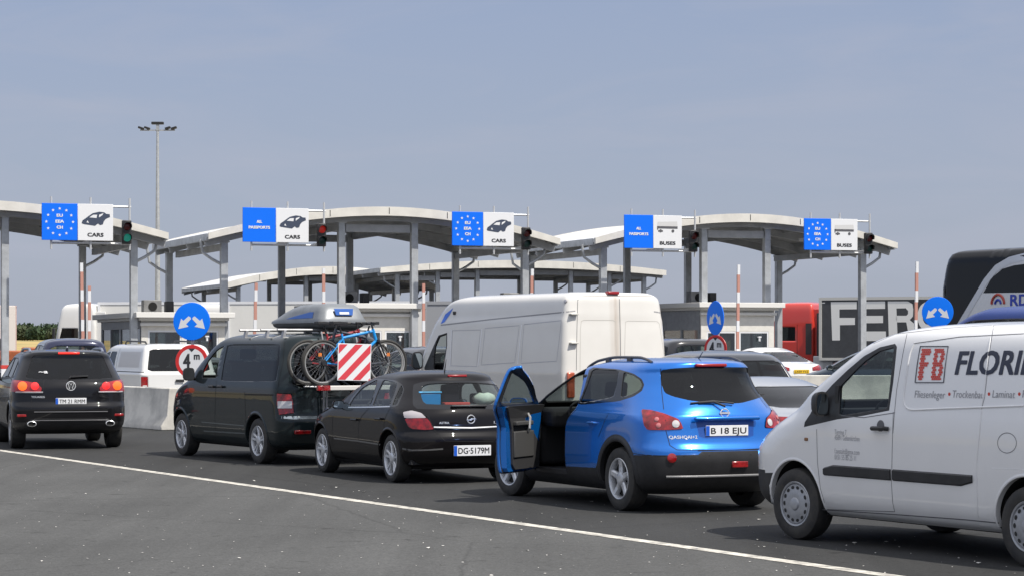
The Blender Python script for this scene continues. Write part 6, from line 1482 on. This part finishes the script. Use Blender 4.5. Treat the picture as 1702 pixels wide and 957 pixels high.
# ------------------------------------------------------------------ cars farther back (built from outlines in their own coordinates)
def bg_car(name, label, cat, M, shape, BP, extras=(), wb=2.65, R=.32, group=None, rear_glass=None):
    rear_glass = rear_glass or G_MID
    L_up = {
     'hatch': dict(rows=[(.20, -.5, 3.2, .74, .5, 3.5, .7, 3), (.30, -.70, 3.45, .84, .6, 3.2, .9, 2.6), (.52, -.78, 3.5, .88, .66, 3., .95, 2.5), (.70, -.75, 3.48, .88, .7, 2.8, .95, 2.5), (.88, -.70, 3.05, .87, .7, 2.8, .95, 2.4), (1.0, -.62, 2.45, .835, .7, 2.7, .7, 2.4),
                         (1.12, -.5, 2.18, .785, .7, 2.6, .6, 2.4), (1.3, -.32, 1.62, .69, .66, 2.6, .5, 2.4), (1.40, -.22, 1.18, .62, .6, 2.6, .45, 2.4), (1.45, -.0, .9, .45, .5, 2.5, .4, 2.4), (1.475, .4, .6, .1, .05, 2.2, .05, 2.2)],
                   side=[(-.22, 1.0), (-.10, 1.20), (.35, 1.34), (.95, 1.37), (1.45, 1.27), (2.2, 1.0)], div=(.25, 1.05), rear=[(-.66, 1.0), (-.56, 1.33), (.56, 1.33), (.66, 1.0)], tl=[(.55, .78), (.56, .98), (.78, 1.0), (.84, .78)]),
     'sedan': dict(rows=[(.20, -.8, 3.3, .74, .5, 3.5, .7, 3), (.30, -1.0, 3.45, .84, .6, 3.2, .9, 2.6), (.52, -1.08, 3.5, .89, .66, 3., .95, 2.5), (.70, -1.06, 3.48, .89, .7, 2.8, .95, 2.5), (.86, -1.04, 3.1, .88, .7, 2.8, .95, 2.4), (.95, -.98, 2.7, .865, .7, 2.7, .8, 2.4), (1.0, -.72, 2.42, .84, .7, 2.5, .7, 2.4),
                         (1.06, -.48, 2.25, .80, .6, 2.6, .6, 2.4), (1.2, -.12, 1.85, .73, .6, 2.6, .55, 2.4), (1.33, .28, 1.45, .65, .55, 2.6, .5, 2.4), (1.385, .55, 1.2, .58, .5, 2.6, .45, 2.4), (1.42, .75, 1.05, .40, .2, 2.5, .2, 2.4), (1.43, .85, .95, .1, .05, 2.2, .05, 2.2)],
                   side=[(-.28, 1.04), (.25, 1.27), (.7, 1.34), (1.15, 1.32), (1.6, 1.2), (2.1, 1.02)], div=(.5, 1.1), rear=[(-.66, 1.05), (-.54, 1.31), (.54, 1.31), (.66, 1.05)], tl=[(.42, .78), (.42, .93), (.85, .95), (.88, .78)]),
     'coupe_suv': dict(rows=[(.26, -.8, 3.5, .80, .5, 3.5, .7, 3), (.38, -1.0, 3.7, .93, .6, 3.2, .9, 2.6), (.60, -1.08, 3.75, .97, .66, 3., .95, 2.5), (.85, -1.05, 3.72, .97, .7, 2.8, .95, 2.5), (1.05, -1.03, 3.4, .96, .7, 2.8, .95, 2.4), (1.18, -.96, 2.85, .935, .7, 2.7, .8, 2.4), (1.23, -.72, 2.62, .91, .7, 2.5, .7, 2.4),
                         (1.30, -.45, 2.45, .87, .6, 2.6, .6, 2.4), (1.45, -.02, 2.1, .80, .6, 2.6, .55, 2.4), (1.58, .38, 1.7, .72, .55, 2.6, .5, 2.4), (1.65, .72, 1.4, .62, .5, 2.6, .45, 2.4), (1.69, .9, 1.2, .40, .2, 2.5, .2, 2.4), (1.70, 1.0, 1.1, .1, .05, 2.2, .05, 2.2)],
                   side=[(-.28, 1.28), (.3, 1.50), (.8, 1.58), (1.25, 1.56), (1.75, 1.42), (2.3, 1.22)], div=(.55, 1.2), rear=[(-.72, 1.27), (-.58, 1.56), (.58, 1.56), (.72, 1.27)], tl=[(.40, 1.0), (.40, 1.10), (.70, 1.17), (.94, 1.17), (.96, 1.02)]),
     'mpv': dict(rows=[(.22, -.6, 3.3, .76, .4, 4, .7, 3), (.34, -.85, 3.55, .87, .4, 4, .8, 3), (.55, -.92, 3.62, .90, .44, 3.8, .95, 2.7), (.80, -.90, 3.6, .905, .44, 3.6, .95, 2.6), (.98, -.88, 3.4, .90, .44, 3.5, .95, 2.6), (1.10, -.85, 2.9, .88, .44, 3.5, .8, 2.6),
                       (1.18, -.82, 2.6, .86, .44, 3.5, .7, 2.6), (1.4, -.70, 2.1, .79, .44, 3.2, .55, 2.6), (1.58, -.58, 1.6, .72, .44, 3, .5, 2.6), (1.68, -.45, 1.2, .62, .44, 2.8, .5, 2.6), (1.73, -.1, .9, .4, .3, 2.6, .3, 2.6), (1.75, .3, .6, .1, .1, 2.4, .1, 2.4)],
                 side=[(-.55, 1.18), (-.38, 1.50), (.4, 1.60), (1.1, 1.58), (1.6, 1.42), (2.3, 1.14)], div=(.35, 1.15), rear=[(-.70, 1.18), (-.58, 1.58), (.58, 1.58), (.70, 1.18)], tl=[(.68, .92), (.68, 1.16), (.84, 1.18), (.88, .92)]),
     'van': dict(rows=[(.25, -.8, 3.6, .80, .4, 5, .7, 3), (.42, -1.0, 3.95, .93, .42, 4.5, .9, 2.7), (.76, -1.02, 3.99, .95, .42, 4.5, .95, 2.6), (1.0, -1.0, 3.82, .948, .42, 4.5, 1.05, 2.4), (1.16, -.995, 3.46, .938, .42, 4.5, 1.0, 2.4), (1.34, -.99, 3.05, .905, .42, 4.5, .75, 2.6), (1.66, -.97, 2.48, .84, .42, 4.2, .6, 2.6),
                       (1.84, -.93, 2.0, .75, .4, 4, .55, 2.6), (1.93, -.75, 1.6, .52, .4, 3, .5, 2.6), (1.96, .2, .6, .1, .1, 2.4, .1, 2.4)],
                 side=[(-.75, 1.30), (-.70, 1.72), (.5, 1.76), (1.7, 1.74), (2.2, 1.55), (2.75, 1.28)], div=(.7, 1.6), rear=[(-.74, 1.25), (-.64, 1.75), (.64, 1.75), (.74, 1.25)], tl=[(.80, .85), (.80, 1.25), (.92, 1.25), (.94, .85)]),
    }[shape]
    V = Vehicle(name, label, cat, M, L_up['rows'], BP, group, dz=.06, K=12, Mi=18)
    V.arches((0, wb), R, R+.045)
    S = Ortho('y', 1, .2); sd_ = L_up['side']
    V.colour(TRIM, S, chaikin([(x+(.03 if x > 1 else -.03), z+(.02 if z > sd_[0][1]+.1 else -.02)) for x, z in sd_], 1, .12), True)
    xs = [-9]+list(L_up['div'])+[9]
    def clipx(P, x0, x1):
        def cl(P, f):
            o = []
            for i in range(len(P)):
                a, c = P[i], P[(i+1) % len(P)]; fa, fc = f(a), f(c)
                if fa >= 0: o.append(a)
                if fa*fc < 0: k = fa/(fa-fc); o.append((a[0]+(c[0]-a[0])*k, a[1]+(c[1]-a[1])*k))
            return o
        return cl(cl(P, lambda p: p[0]-x0), lambda p: x1-p[0])
    for a, c in zip(xs, xs[1:]):
        P = clipx(sd_, a+.035, c-.035)
        if len(P) > 2: V.take('window', G_MID, S, P, True)
    V.take('rear_window', rear_glass, REAR, chaikin(L_up['rear'], 1, .12), False, test=lambda c, n: c.x < 1)
    zt = max(z for x, z in L_up['rear']); V.take('windshield', G_MID, Ortho('x', 1, 1.0), chaikin([(y*.98, min(max(z, L_up['rear'][0][1]+.03), zt)) for y, z in L_up['rear']], 1, .12), False)
    V.take('tail_light', REDL, REAR, L_up['tl'], True, off=.008, test=lambda c, n: c.x < 0)
    zp_ = .78 if shape != 'coupe_suv' else .98
    V.plate(0, zp_, .52, .112, *extras[:1] if extras else ('WP 402',), m=extras[1] if len(extras) > 1 else None, euro=len(extras) < 2)
    for x in L_up['div'][1:]: V.seam([(x, sd_[0][1]), (x-.03, .7), (x, .4)], mode='side')
    mirror(V.T, L_up['side'][-1][0]-.25, L_up['rows'][5][3]+.0, L_up['side'][-1][1]+.03, BP, .19, .14, .1)
    wheel(V.T, 0, .88, R, .2, R*.64, ('spoke', 5, True)); wheel(V.T, wb, .88, R, .2, R*.64, ('spoke', 5, True))
    zs = sd_[0][1]-.55; seats(V.T, (1.3,), rear=.4, z=zs, h=.58, wd=.46); dash(V.T, sd_[-1][0]-.05, sd_[-1][1]-.08, 1.3)
    V.finish()
    return V
def bgM(px, Y, th, rx=0, ry=0):
    """local point (rx, ry) of the car stands at photo column px, distance Y"""
    t = R_(th); X = gx(px, Y); Fv = Vector((-math.sin(t), math.cos(t))); Lv = Vector((-math.cos(t), -math.sin(t))); o = Vector((X, Y))-Fv*rx-Lv*ry
    return Tm(o.x, o.y, 0, R_(90)+t)
bg_car('parked_car', 'white coupe SUV with a yellow number plate, right of the tall white van', 'car', bgM(1331, 70, 24, -1.0, 0), 'coupe_suv', paint('bright_white_paint', (.80, .80, .80), 0, .3, .05), ('LX59 YVZ', mat('yellow_plate', (.75, .48, .02), .4)), wb=2.93, R=.37)
bg_car('parked_car', 'silver saloon low between the blue car and the lettered white van', 'car', bgM(1374, 29.0, 25, -.7, 0) @ Matrix.Diagonal((1, 1, .965, 1)), 'sedan', paint('silver_paint', (.40, .42, .45), .5, .3, .08), ('SB 11 KLM',), rear_glass=G_DARK)
bg_car('parked_car', 'black people carrier whose roof and red lamp show above the blue car', 'car', bgM(1232, 37.5, 27, -.6, .2) @ Matrix.Diagonal((1, 1, .97, 1)), 'mpv', paint('dark_graphite_paint', (.03, .034, .042), .3, .25, .02), ('CJ 09',), rear_glass=G_DARK)
bg_car('parked_car', 'blue-grey people carrier beyond the concrete block, above the lettered white van bonnet', 'car', bgM(1342, 63, 40, 3.3, .5), 'mpv', paint('blue_grey_paint', (.05, .075, .10), .4, .25, .04), ('IF 22',))
bg_car('parked_van', 'navy blue van behind the black SUV, roof showing', 'van', bgM(125, 63, 16, -.9, 0), 'van', paint('navy_paint', (.008, .012, .05), .2, .25, .02), ('AG 55',), wb=3.0)
bg_car('parked_minibus', 'royal blue minibus roof behind the lettered white van, under the coach', 'minibus', bgM(1632, 40, 27, 1.9, .4) @ Matrix.Diagonal((1, 1, 1.25, 1)), 'van', paint('royal_blue_paint', (.006, .035, .20), .0, .4, .03, spec=.1, coat=.4), ('PH 31',), wb=3.0)
bg_car('parked_car', 'grey car behind the red ringed 4 m sign and barrier block', 'car', bgM(300, 60, 27, .2, .6), 'hatch', paint('mid_grey_paint', (.10, .11, .12), .4, .28, .05), ('BV 19',))
bg_car('parked_car', 'black car between the bicycles and the tall white van', 'car', bgM(700, 58, 28, 1.0, 0), 'mpv', paint('black_far_paint', (.01, .01, .012), .1, .25, .02), ('TR 61',))
bg_car('parked_car', 'dark car left of the narrow arrow sign, before the booth window', 'car', bgM(1130, 66, 27, .0, 0), 'van', paint('black_far_paint', (.01, .01, .012)), ('GL 70',), wb=3.0)

# ---------------- white pick-up with a hard top
def pickup():
    M = bgM(236, 54, 26, -1.2, .9)
    rows = [(.35, -1.0, 3.9, .80, .3, 6, .7, 3), (.5, -1.18, 4.1, .89, .25, 6, .9, 3), (.85, -1.2, 4.15, .91, .2, 7, .9, 2.7), (1.08, -1.2, 4.0, .91, .2, 7, .9, 2.7), (1.12, -1.19, 3.2, .90, .2, 7, .8, 2.7), (1.16, -1.18, 3.0, .88, .2, 7, .7, 2.7),
            (1.35, -1.12, 2.75, .85, .2, 6, .5, 2.7), (1.6, -1.05, 2.4, .79, .2, 6, .5, 2.7), (1.72, -1.0, 2.15, .74, .2, 5, .5, 2.7), (1.79, -.9, 1.9, .62, .3, 4, .5, 2.7), (1.81, -.4, 1.4, .3, .3, 3, .3, 2.7)]
    BP = paint('pickup_white_paint', (.74, .74, .73), 0, .35, .08)
    V = Vehicle('pickup_truck', 'white pick-up with a white hard top, between the black SUV and the arrow sign', 'pickup truck', M, rows, BP, dz=.05)
    V.arches((0, 3.1), .37, .43)
    S = Ortho('y', 1, .2)
    V.take('window', G_DARK, S, chaikin([(1.15, 1.22), (1.15, 1.62), (1.62, 1.62), (1.72, 1.22)], 1, .1), True)
    V.take('window', G_MID, S, chaikin([(1.78, 1.22), (1.68, 1.62), (2.0, 1.58), (2.5, 1.22)], 1, .1), True)
    V.take('rear_window', G_DARK, REAR, chaikin([(-.76, 1.17), (-.66, 1.68), (.66, 1.68), (.76, 1.17)], 1, .07), False, test=lambda c, n: c.x < 0)
    V.take('windshield', G_MID, Ortho('x', 1, 1.6), chaikin([(-.76, 1.2), (-.64, 1.68), (.64, 1.68), (.76, 1.2)], 1, .1), False)
    V.colour(mat('hardtop_panel_grey', (.50, .50, .51), .5), S, [(-.85, 1.25), (-.80, 1.62), (.85, 1.62), (.85, 1.25)], True)
    tl = V.take('tail_light', REDL, REAR, [(.76, .66), (.76, 1.04), (.90, 1.04), (.90, .66)], True, off=.01, test=lambda c, n: c.x < 0)
    for sg, o in zip((1, -1), tl):
        b = MB(); b.box((-1.212, .835*sg, .80), (.02, .10, .10)); b.build('reverse_lens', WL, o, bevel=.004)
    V.seam([(-1.15, 1.15), (1.0, 1.15)], .02, mode='side'); V.seam([(1.0, 1.7), (1.0, .5)], .015, mode='side')
    V.seam([(1.72, 1.2), (1.72, .5)], mode='side'); b = MB(); b.box((-1.23, 0, .95), (.02, .2, .06)); b.build('tailgate_handle', TRIM, V.T)
    b = MB(); b.box((-1.27, 0, .52), (.16, 1.7, .18)); b.build('step_bumper', CHR, V.T, bevel=.02); V.plate(0, .62, .52, .112, 'CT 08', x=-1.36)
    for sg in (1, -1):
        b = MB(); b.tube([(-.6, .6*sg, 1.78), (-.5, .6*sg, 1.85), (1.0, .6*sg, 1.87), (1.1, .6*sg, 1.80)], .02, 6); b.build('roof_rail', TRIM, V.T)
    mirror(V.T, 2.4, .9, 1.3, BP, .2, .18, .1)
    wheel(V.T, 0, .90, .37, .24, .22, ('spoke', 6, False)); wheel(V.T, 3.1, .90, .37, .24, .22, ('spoke', 6, False))
    V.finish()
pickup()

# ------------------------------------------------------------------ coach, lorries
def coach():
    M = bgM(1549, 51.5, 29, 9.2, 1.27)       # front left corner
    rows = [(.35, -2.4, 9.0, 1.1, .2, 6, .4, 6), (.5, -2.6, 9.2, 1.25, .2, 8, .4, 5), (1.3, -2.6, 9.25, 1.275, .2, 8, .45, 4.5), (2.0, -2.6, 9.2, 1.275, .2, 8, .5, 4.5), (2.6, -2.58, 9.08, 1.27, .2, 8, .5, 4.5), (3.2, -2.55, 8.94, 1.25, .2, 8, .35, 6), (3.66, -2.5, 8.80, 1.23, .25, 7, .35, 6), (3.77, -2.4, 8.70, 1.17, .3, 6, .4, 5), (3.82, -2.2, 8.45, .98, .3, 5, .5, 4), (3.84, -1.5, 7.6, .4, .3, 3, .3, 3)]
    BP = paint('coach_white_paint', (.66, .67, .69), .1, .3, .05)
    V = Vehicle('tour_coach', 'white tour coach with tinted glass and a silver arch, at the right edge', 'coach', M, rows, BP, dz=.12, Mi=50)
    S = Ortho('y', 1, .2); DG = mat('coach_dark_glass', (.003, .003, .004), .04, 0, 0, spec=.35)
    C = V.cam
    V.colour(DG, C, [(1500, 380), (1760, 380), (1760, 424), (1702, 427), (1678, 433), (1656, 446), (1638, 468), (1622, 495), (1606, 522), (1590, 548), (1570, 590), (1500, 590)], True, lambda c, n: c.x > 4)
    V.colour(DG, C, [(1634, 487), (1648, 462), (1666, 447), (1686, 441), (1702, 439), (1702, 486)], True, lambda c, n: abs(c.y) > .9)
    a1, a2 = V.hit(1701, 439)[0], V.hit(1701, 486)[0]
    V.colour(DG, S, [(-2.3, a2.z), (-2.3, a1.z), (a1.x, a1.z), (a2.x, a2.z)], True)
    V.colour(DG, Ortho('x', 1, 8), [(-1.3, 1.4), (-1.3, 4), (1.3, 4), (1.3, 1.4)], False)
    V.arches((0, 6.2), .5, .58, .7)
    SV = mat('silver_arch', (.60, .62, .66), .3, .3)
    pts = [(q.x, q.z) for q in (V.hit(*p)[0] for p in ((1580, 565), (1592, 545), (1606, 522), (1622, 495), (1638, 468), (1656, 446), (1678, 433), (1701, 427)))]; pts.append((-2.3, pts[-1][1]+.02))
    for sg in (1, -1):
        vs = []; PP = []
        for (a, c) in zip(pts, pts[1:]):
            n = 6
            for i in range(n): PP.append((a[0]+(c[0]-a[0])*i/n, a[1]+(c[1]-a[1])*i/n))
        PP.append(pts[-1]); b = MB(); wv = []
        for i, p in enumerate(PP):
            t = Vector((PP[min(i+1, len(PP)-1)][0]-PP[max(i-1, 0)][0], PP[min(i+1, len(PP)-1)][1]-PP[max(i-1, 0)][1])).normalized(); nn = Vector((-t.y, t.x))
            for e in (-.075, .075):
                x, z = p[0]+nn.x*e, p[1]+nn.y*e; h = V.hside(x, z)[0]; wv.append((x, ((h.y if h else 1.25)+.006)*sg, z))
        b.add(wv, [(2*i, 2*i+1, 2*i+3, 2*i+2) for i in range(len(PP)-1)]); o = b.build('silver_arch', SV, V.T, smooth=False)
    for x in (3.6, 2.0, .4): V.seam([(x, a2.z), (x, a1.z)], .03, mode='side')
    def fz(x0, z0):
        def fn(u, v): h = V.hside(x0-u, z0+v)[0]; return (x0-u, h.y+.006, z0+v)
        return fn
    a = V.hit(1679, 508)[0]; z0 = a.z
    put_text('company_lettering', 'RDO', fz(a.x, z0), .95, .25, mat('coach_blue', (.02, .05, .40), .4), V.T, bold=.03)
    b = MB(); c = V.hit(1659, 505)[0]; ar = lambda r, a_: (c.x-r*math.cos(a_), c.y+.006, c.z+r*math.sin(a_))
    b.tube([Vector(ar(.20, math.pi*i/14)) for i in range(15)], .028, 6); e = b.build('arc_emblem', mat('coach_red', (.45, .06, .04), .4), V.T)
    b = MB(); b.tube([Vector(ar(.09, math.pi*i/14)) for i in range(15)], .025, 6); b.build('arc_emblem_inner', mat('coach_blue', (.02, .05, .40)), e)
    b = MB(); b.box((8.7, 0, 1.6), (.5, 2.2, .1)); b.build('dashboard', INT, V.T)
    for sg in (1, -1):
        b = MB(); b.tube([(9.1, 1.1*sg, 2.0), (9.4, 1.3*sg, 2.0), (9.4, 1.36*sg, 1.9)], .03, 8); b.box((9.38, 1.38*sg, 1.65), (.12, .22, .45)); b.build('wing_mirror', TRIM, V.T)
    wheel(V.T, 0, 1.24, .5, .3, .28, ('cover', 10)); wheel(V.T, 6.2, 1.24, .5, .3, .28, ('cover', 10))
    V.finish()
coach()
def trailer_box(label, M, L, W, z0, z1, m, top=None, group=None, under=True):
    """semi-trailer; local x forward, front at x=L"""
    t = thing('semi_trailer', label, 'trailer', M, group)
    b = MB(); b.box((L/2, 0, (z0+z1)/2), (L, W, z1-z0)); b.build('cargo_box', m, t, bevel=.03)
    fr = top or SWH
    b = MB()
    for y in (-W/2, W/2):
        b.box((L/2, y, z1-.06), (L+.04, .06, .14)); b.box((L/2, y, z0+.03), (L+.04, .06, .12))
        for x in (.05, L-.05): b.box((x, y, (z0+z1)/2), (.14, .065, z1-z0-.1))
    b.build('edge_frame', fr, t, smooth=False)
    b = MB(); b.box((L/2, 0, z0-.18), (L-.3, .9, .25)); b.box((L-3, 0, .6), (.25, 1.6, 1.0)); b.build('chassis', DARK, t)
    if under:
        for y in (-W/2+.05, W/2-.05):
            b = MB()
            for z in (.55, .8): b.box((L*.52, y, z), (L*.34, .04, .12))
            b.build('side_guard', GRY, t)
    for x in (1.6, 2.9, 4.2):
        for sg in (1, -1):
            b = MB(); b.lathe([(-.36, .3), (-.36, .48), (-.3, .52), (-.06, .52), (0, .48), (0, .3), (-.05, .28), (-.08, .0001)], 28, 0, Matrix.Translation((x, sg*(W/2-.02), .52)) @ Matrix.Diagonal((1, sg, 1, 1))); b.build('wheel', RUB, t)
    return t
def lorry_cab(label, M, m, H=3.75, group=None, text=None):
    """cab-over tractor: local x forward, rear of the cab at x=0"""
    rows = [(.35, 0, 2.1, 1.0, .08, 8, .5, 4), (.6, 0, 2.28, 1.2, .08, 8, .5, 4), (1.6, 0, 2.32, 1.23, .08, 8, .5, 4), (2.0, 0, 2.28, 1.23, .08, 8, .4, 6), (2.7, 0, 2.18, 1.22, .08, 8, .4, 6), (3.0, .03, 2.12, 1.21, .1, 7, .4, 6), (H-.35, .08, 1.98, 1.17, .12, 7, .4, 6), (H-.1, .15, 1.78, 1.08, .15, 6, .4, 5), (H, .4, 1.3, .6, .2, 4, .2, 3)]
    V = Vehicle('lorry_cab', label, 'lorry', M, rows, m, group, dz=.1, K=12, Mi=14)
    S = Ortho('y', 1, .3)
    V.take('window', G_DARK, S, [(.95, 1.95), (.95, 2.62), (1.85, 2.62), (2.02, 1.95)], True)
    V.take('windshield', G_MID, Ortho('x', 1, 1), [(-1.05, 1.9), (-1.02, 2.75), (1.02, 2.75), (1.05, 1.9)], False)
    V.seam([(.85, 2.75), (.85, 1.0), (2.1, 1.0)], .02, mode='side'); V.colour(TRIM, SIDE, [(-1, .3), (3, .3), (3, .55), (-1, .55)], True)
    V.arches((1.25,), .5, .6, .6)
    for sg in (1, -1):
        b = MB(); b.box((2.25, 1.36*sg, 2.3), (.12, .2, .65)); b.tube([(2.1, 1.15*sg, 2.65), (2.25, 1.35*sg, 2.6)], .02, 6); b.build('wing_mirror', TRIM, V.T, bevel=.02)
        b = MB(); b.box((-.05, 1.0*sg, 2.3), (.9, .06, 2.4)); b.build('side_fairing', m, V.T, bevel=.02)
    b = MB(); b.box((-.9, 0, .8), (3.6, .9, .3)); b.box((-.6, .95, .75), (1.2, .5, .6)); b.box((-.6, -.95, .75), (1.2, .5, .6)); b.build('chassis', DARK, V.T)
    seats(V.T, (.9,), y=.6, z=1.6, h=.7, wd=.55, m=INTG)
    wheel(V.T, 1.25, 1.2, .5, .3, .28, ('cover', 10)); wheel(V.T, -1.9, 1.2, .5, .3, .28, ('cover', 10))
    V.finish(); return V
# charcoal lettered trailer with red tractor
thL = 62; ML = bgM(1362, 112, thL, 13.6, 1.27)
CHC = mat('charcoal_tarpaulin', (.060, .063, .068), .55, noise=.18, nscale=2)
tr = trailer_box('charcoal lorry trailer with huge white letters, behind the plaza at right', ML, 13.6, 2.54, 1.05, 4.0, CHC, mat('pale_rail', (.60, .59, .55), .5))
CM = CamP(ML)
def onside(px, py, off=.004):
    d = CM.d((px, py)); k = (1.27+off-CM.C.y)/d.y; return CM.C+d*k
LT = mat('trailer_letter_white', (.86, .85, .81), .5)
def letter(P, holes=None):
    b = MB(); b.add([onside(*p) for p in P], [tuple(range(len(P)))]); b.build('trailer_lettering', LT, tr, smooth=False)
box6 = zf(1230, 440, 5.157)
letter(box6((778, 318), (1000, 316), (1000, 378), (852, 380), (852, 452), (985, 452), (985, 512), (856, 514), (856, 645), (790, 645)))
letter(box6((1030, 314), (1243, 312), (1243, 375), (1060, 377), (1060, 435), (1226, 434), (1226, 496), (1060, 498), (1060, 568), (1250, 568), (1252, 650), (1030, 650)))
for P in (((1266, 312), (1338, 312), (1350, 600), (1275, 610)), ((1338, 312), (1440, 312), (1478, 335), (1485, 380), (1440, 392), (1420, 370), (1338, 372)), ((1485, 380), (1482, 440), (1455, 470), (1420, 470), (1440, 420), (1440, 392)), ((1420, 470), (1338, 470), (1338, 434), (1425, 434), (1440, 420)), ((1455, 470), (1490, 500), (1500, 560), (1440, 570), (1425, 490), (1345, 490), (1340, 470), (1420, 470))):
    letter(box6(*P))
cx, cy = 1610, 440; n = 22
b = MB(); P = []
for i in range(n+1):
    a = R_(50)+R_(260)*i/n; P += [onside(*box6((cx+90*math.cos(a), cy-125*math.sin(a)))[0]), onside(*box6((cx+45*math.cos(a), cy-70*math.sin(a)))[0])]
b.add(P, [(2*i, 2*i+1, 2*i+3, 2*i+2) for i in range(n)]); b.build('trailer_lettering', LT, tr, smooth=False)
b = MB(); b.add([onside(*p) for p in box6((688, 322), (728, 322), (728, 330), (698, 330), (696, 358), (688, 358))], [tuple(range(6))]); b.build('corner_mark', LT, tr, smooth=False)
for k in range(3):
    pa = onside(*box6((648+78*k, 770))[0]); b = MB(); b.box((pa.x-.3, 1.1, .75), (.95, .12, .95)); b.build('pallet_box', mat('pale_panel', (.48, .48, .48), .5), tr, bevel=.04)
lorry_cab('bright red lorry tractor at the left end of the charcoal lettered trailer', bgM(1352, 114, thL, .0, 1.25), paint('signal_red_paint', (.62, .035, .02), 0, .35, .08), 3.85)
# details on the red tractor: dark panels standing in for the shaded gap behind, side tank, step, air horns
rc = [o for o in bpy.data.objects if o.get('label', '').startswith('bright red lorry')][0]
for sg in (1, -1):
    b = MB(); b.box((.25, 1.245*sg, 2.05), (.30, .03, 1.5)); b.box((-.28, 1.04*sg, 2.2), (.36, .06, 2.2)); b.build('gap_shade_panel', mat('machine_dark', (.05, .04, .04), .4), rc)
    b = MB(); b.box((1.55, 1.25*sg, .80), (.8, .06, .10)); b.box((1.55, 1.25*sg, 1.22), (1.2, .05, .05)); b.build('step_trim', mat('machine_dark', (.05, .04, .04)), rc)
# white lorries behind the left booths
WP = paint('lorry_white_paint', (.76, .75, .72), 0, .4, .06)
lorry_cab('white lorry tractor facing left behind the leftmost booth', bgM(158, 124, 80, 0, 1.25), WP, 3.95)
trailer_box('white lorry trailer behind the leftmost booth, right of its white tractor', bgM(163, 124.5, 84, 13.6, 1.27), 13.6, 2.54, 1.0, 4.0, mat('trailer_white', (.76, .75, .71), .5, noise=.05, nscale=1), None, 'white lorry trailers behind the booths')
trailer_box('white lorry trailer behind the dark minivan roof, right of the arrow sign', bgM(378, 121, 84, 10.5, 1.27), 10.5, 2.54, 1.0, 3.97, mat('trailer_white', (.76, .75, .71)), None, 'white lorry trailers behind the booths')
lorry_cab('white lorry tractor with curved roof deflector behind the blue arrow sign', bgM(372, 122, 80, 0, 1.25), WP, 3.9)
trailer_box('pale grey trailer between the far barrier boom and the tall white van', bgM(704, 100, 80, 7, 1.27), 7, 2.54, 1.0, 3.6, mat('trailer_grey', (.36, .37, .39), .5), mat('trailer_grey', (.36, .37, .39)))
trailer_box('short white container trailer behind the rightmost booth, left of the red lorry', bgM(1232, 120, 84, 6, 1.27), 6.0, 2.54, 1.0, 3.9, mat('trailer_white', (.76, .75, .71)), None, 'white lorry trailers behind the booths')
# cream trailer and orange low loader at the left edge
trailer_box('cream boxed trailer behind the leftmost column, at the left edge', bgM(-16, 118, 72, -.0, 1.27), 6.0, 2.5, 1.0, 3.75, mat('faded_cream', (.66, .60, .55), .6), mat('pinkish_edge', (.60, .42, .38), .6))
t = thing('orange_loader', 'orange machine low behind the black SUV roof at the left edge', 'loader', Tm(gx(16, 108), 108, 0, R_(10)))
OR = mat('machine_orange', (.36, .10, .035), .5, noise=.3, nscale=3)
b = MB(); b.box((0, 0, 1.25), (2.4, 1.3, .5)); b.box((.9, 0, 1.5), (.7, 1.2, .3)); b.build('engine_cover', OR, t, bevel=.06)
b = MB(); b.box((-.5, 0, 1.75), (.9, 1.1, .6)); b.build('cabin', mat('machine_dark', (.05, .04, .04), .4), t, bevel=.05)
b = MB(); b.box((0, 0, .85), (2.9, .8, .25)); b.bar((1.0, -.5, 1.1), (2.2, -.5, .5), .12, .18); b.bar((1.0, .5, 1.1), (2.2, .5, .5), .12, .18); b.box((2.3, 0, .5), (.35, 1.7, .6)); b.build('loader_arm', OR, t, bevel=.03)
wheel(t, -1.0, .8, .55, .35, .3, ('cover', 8), OR); wheel(t, 1.0, .8, .55, .35, .3, ('cover', 8), OR)
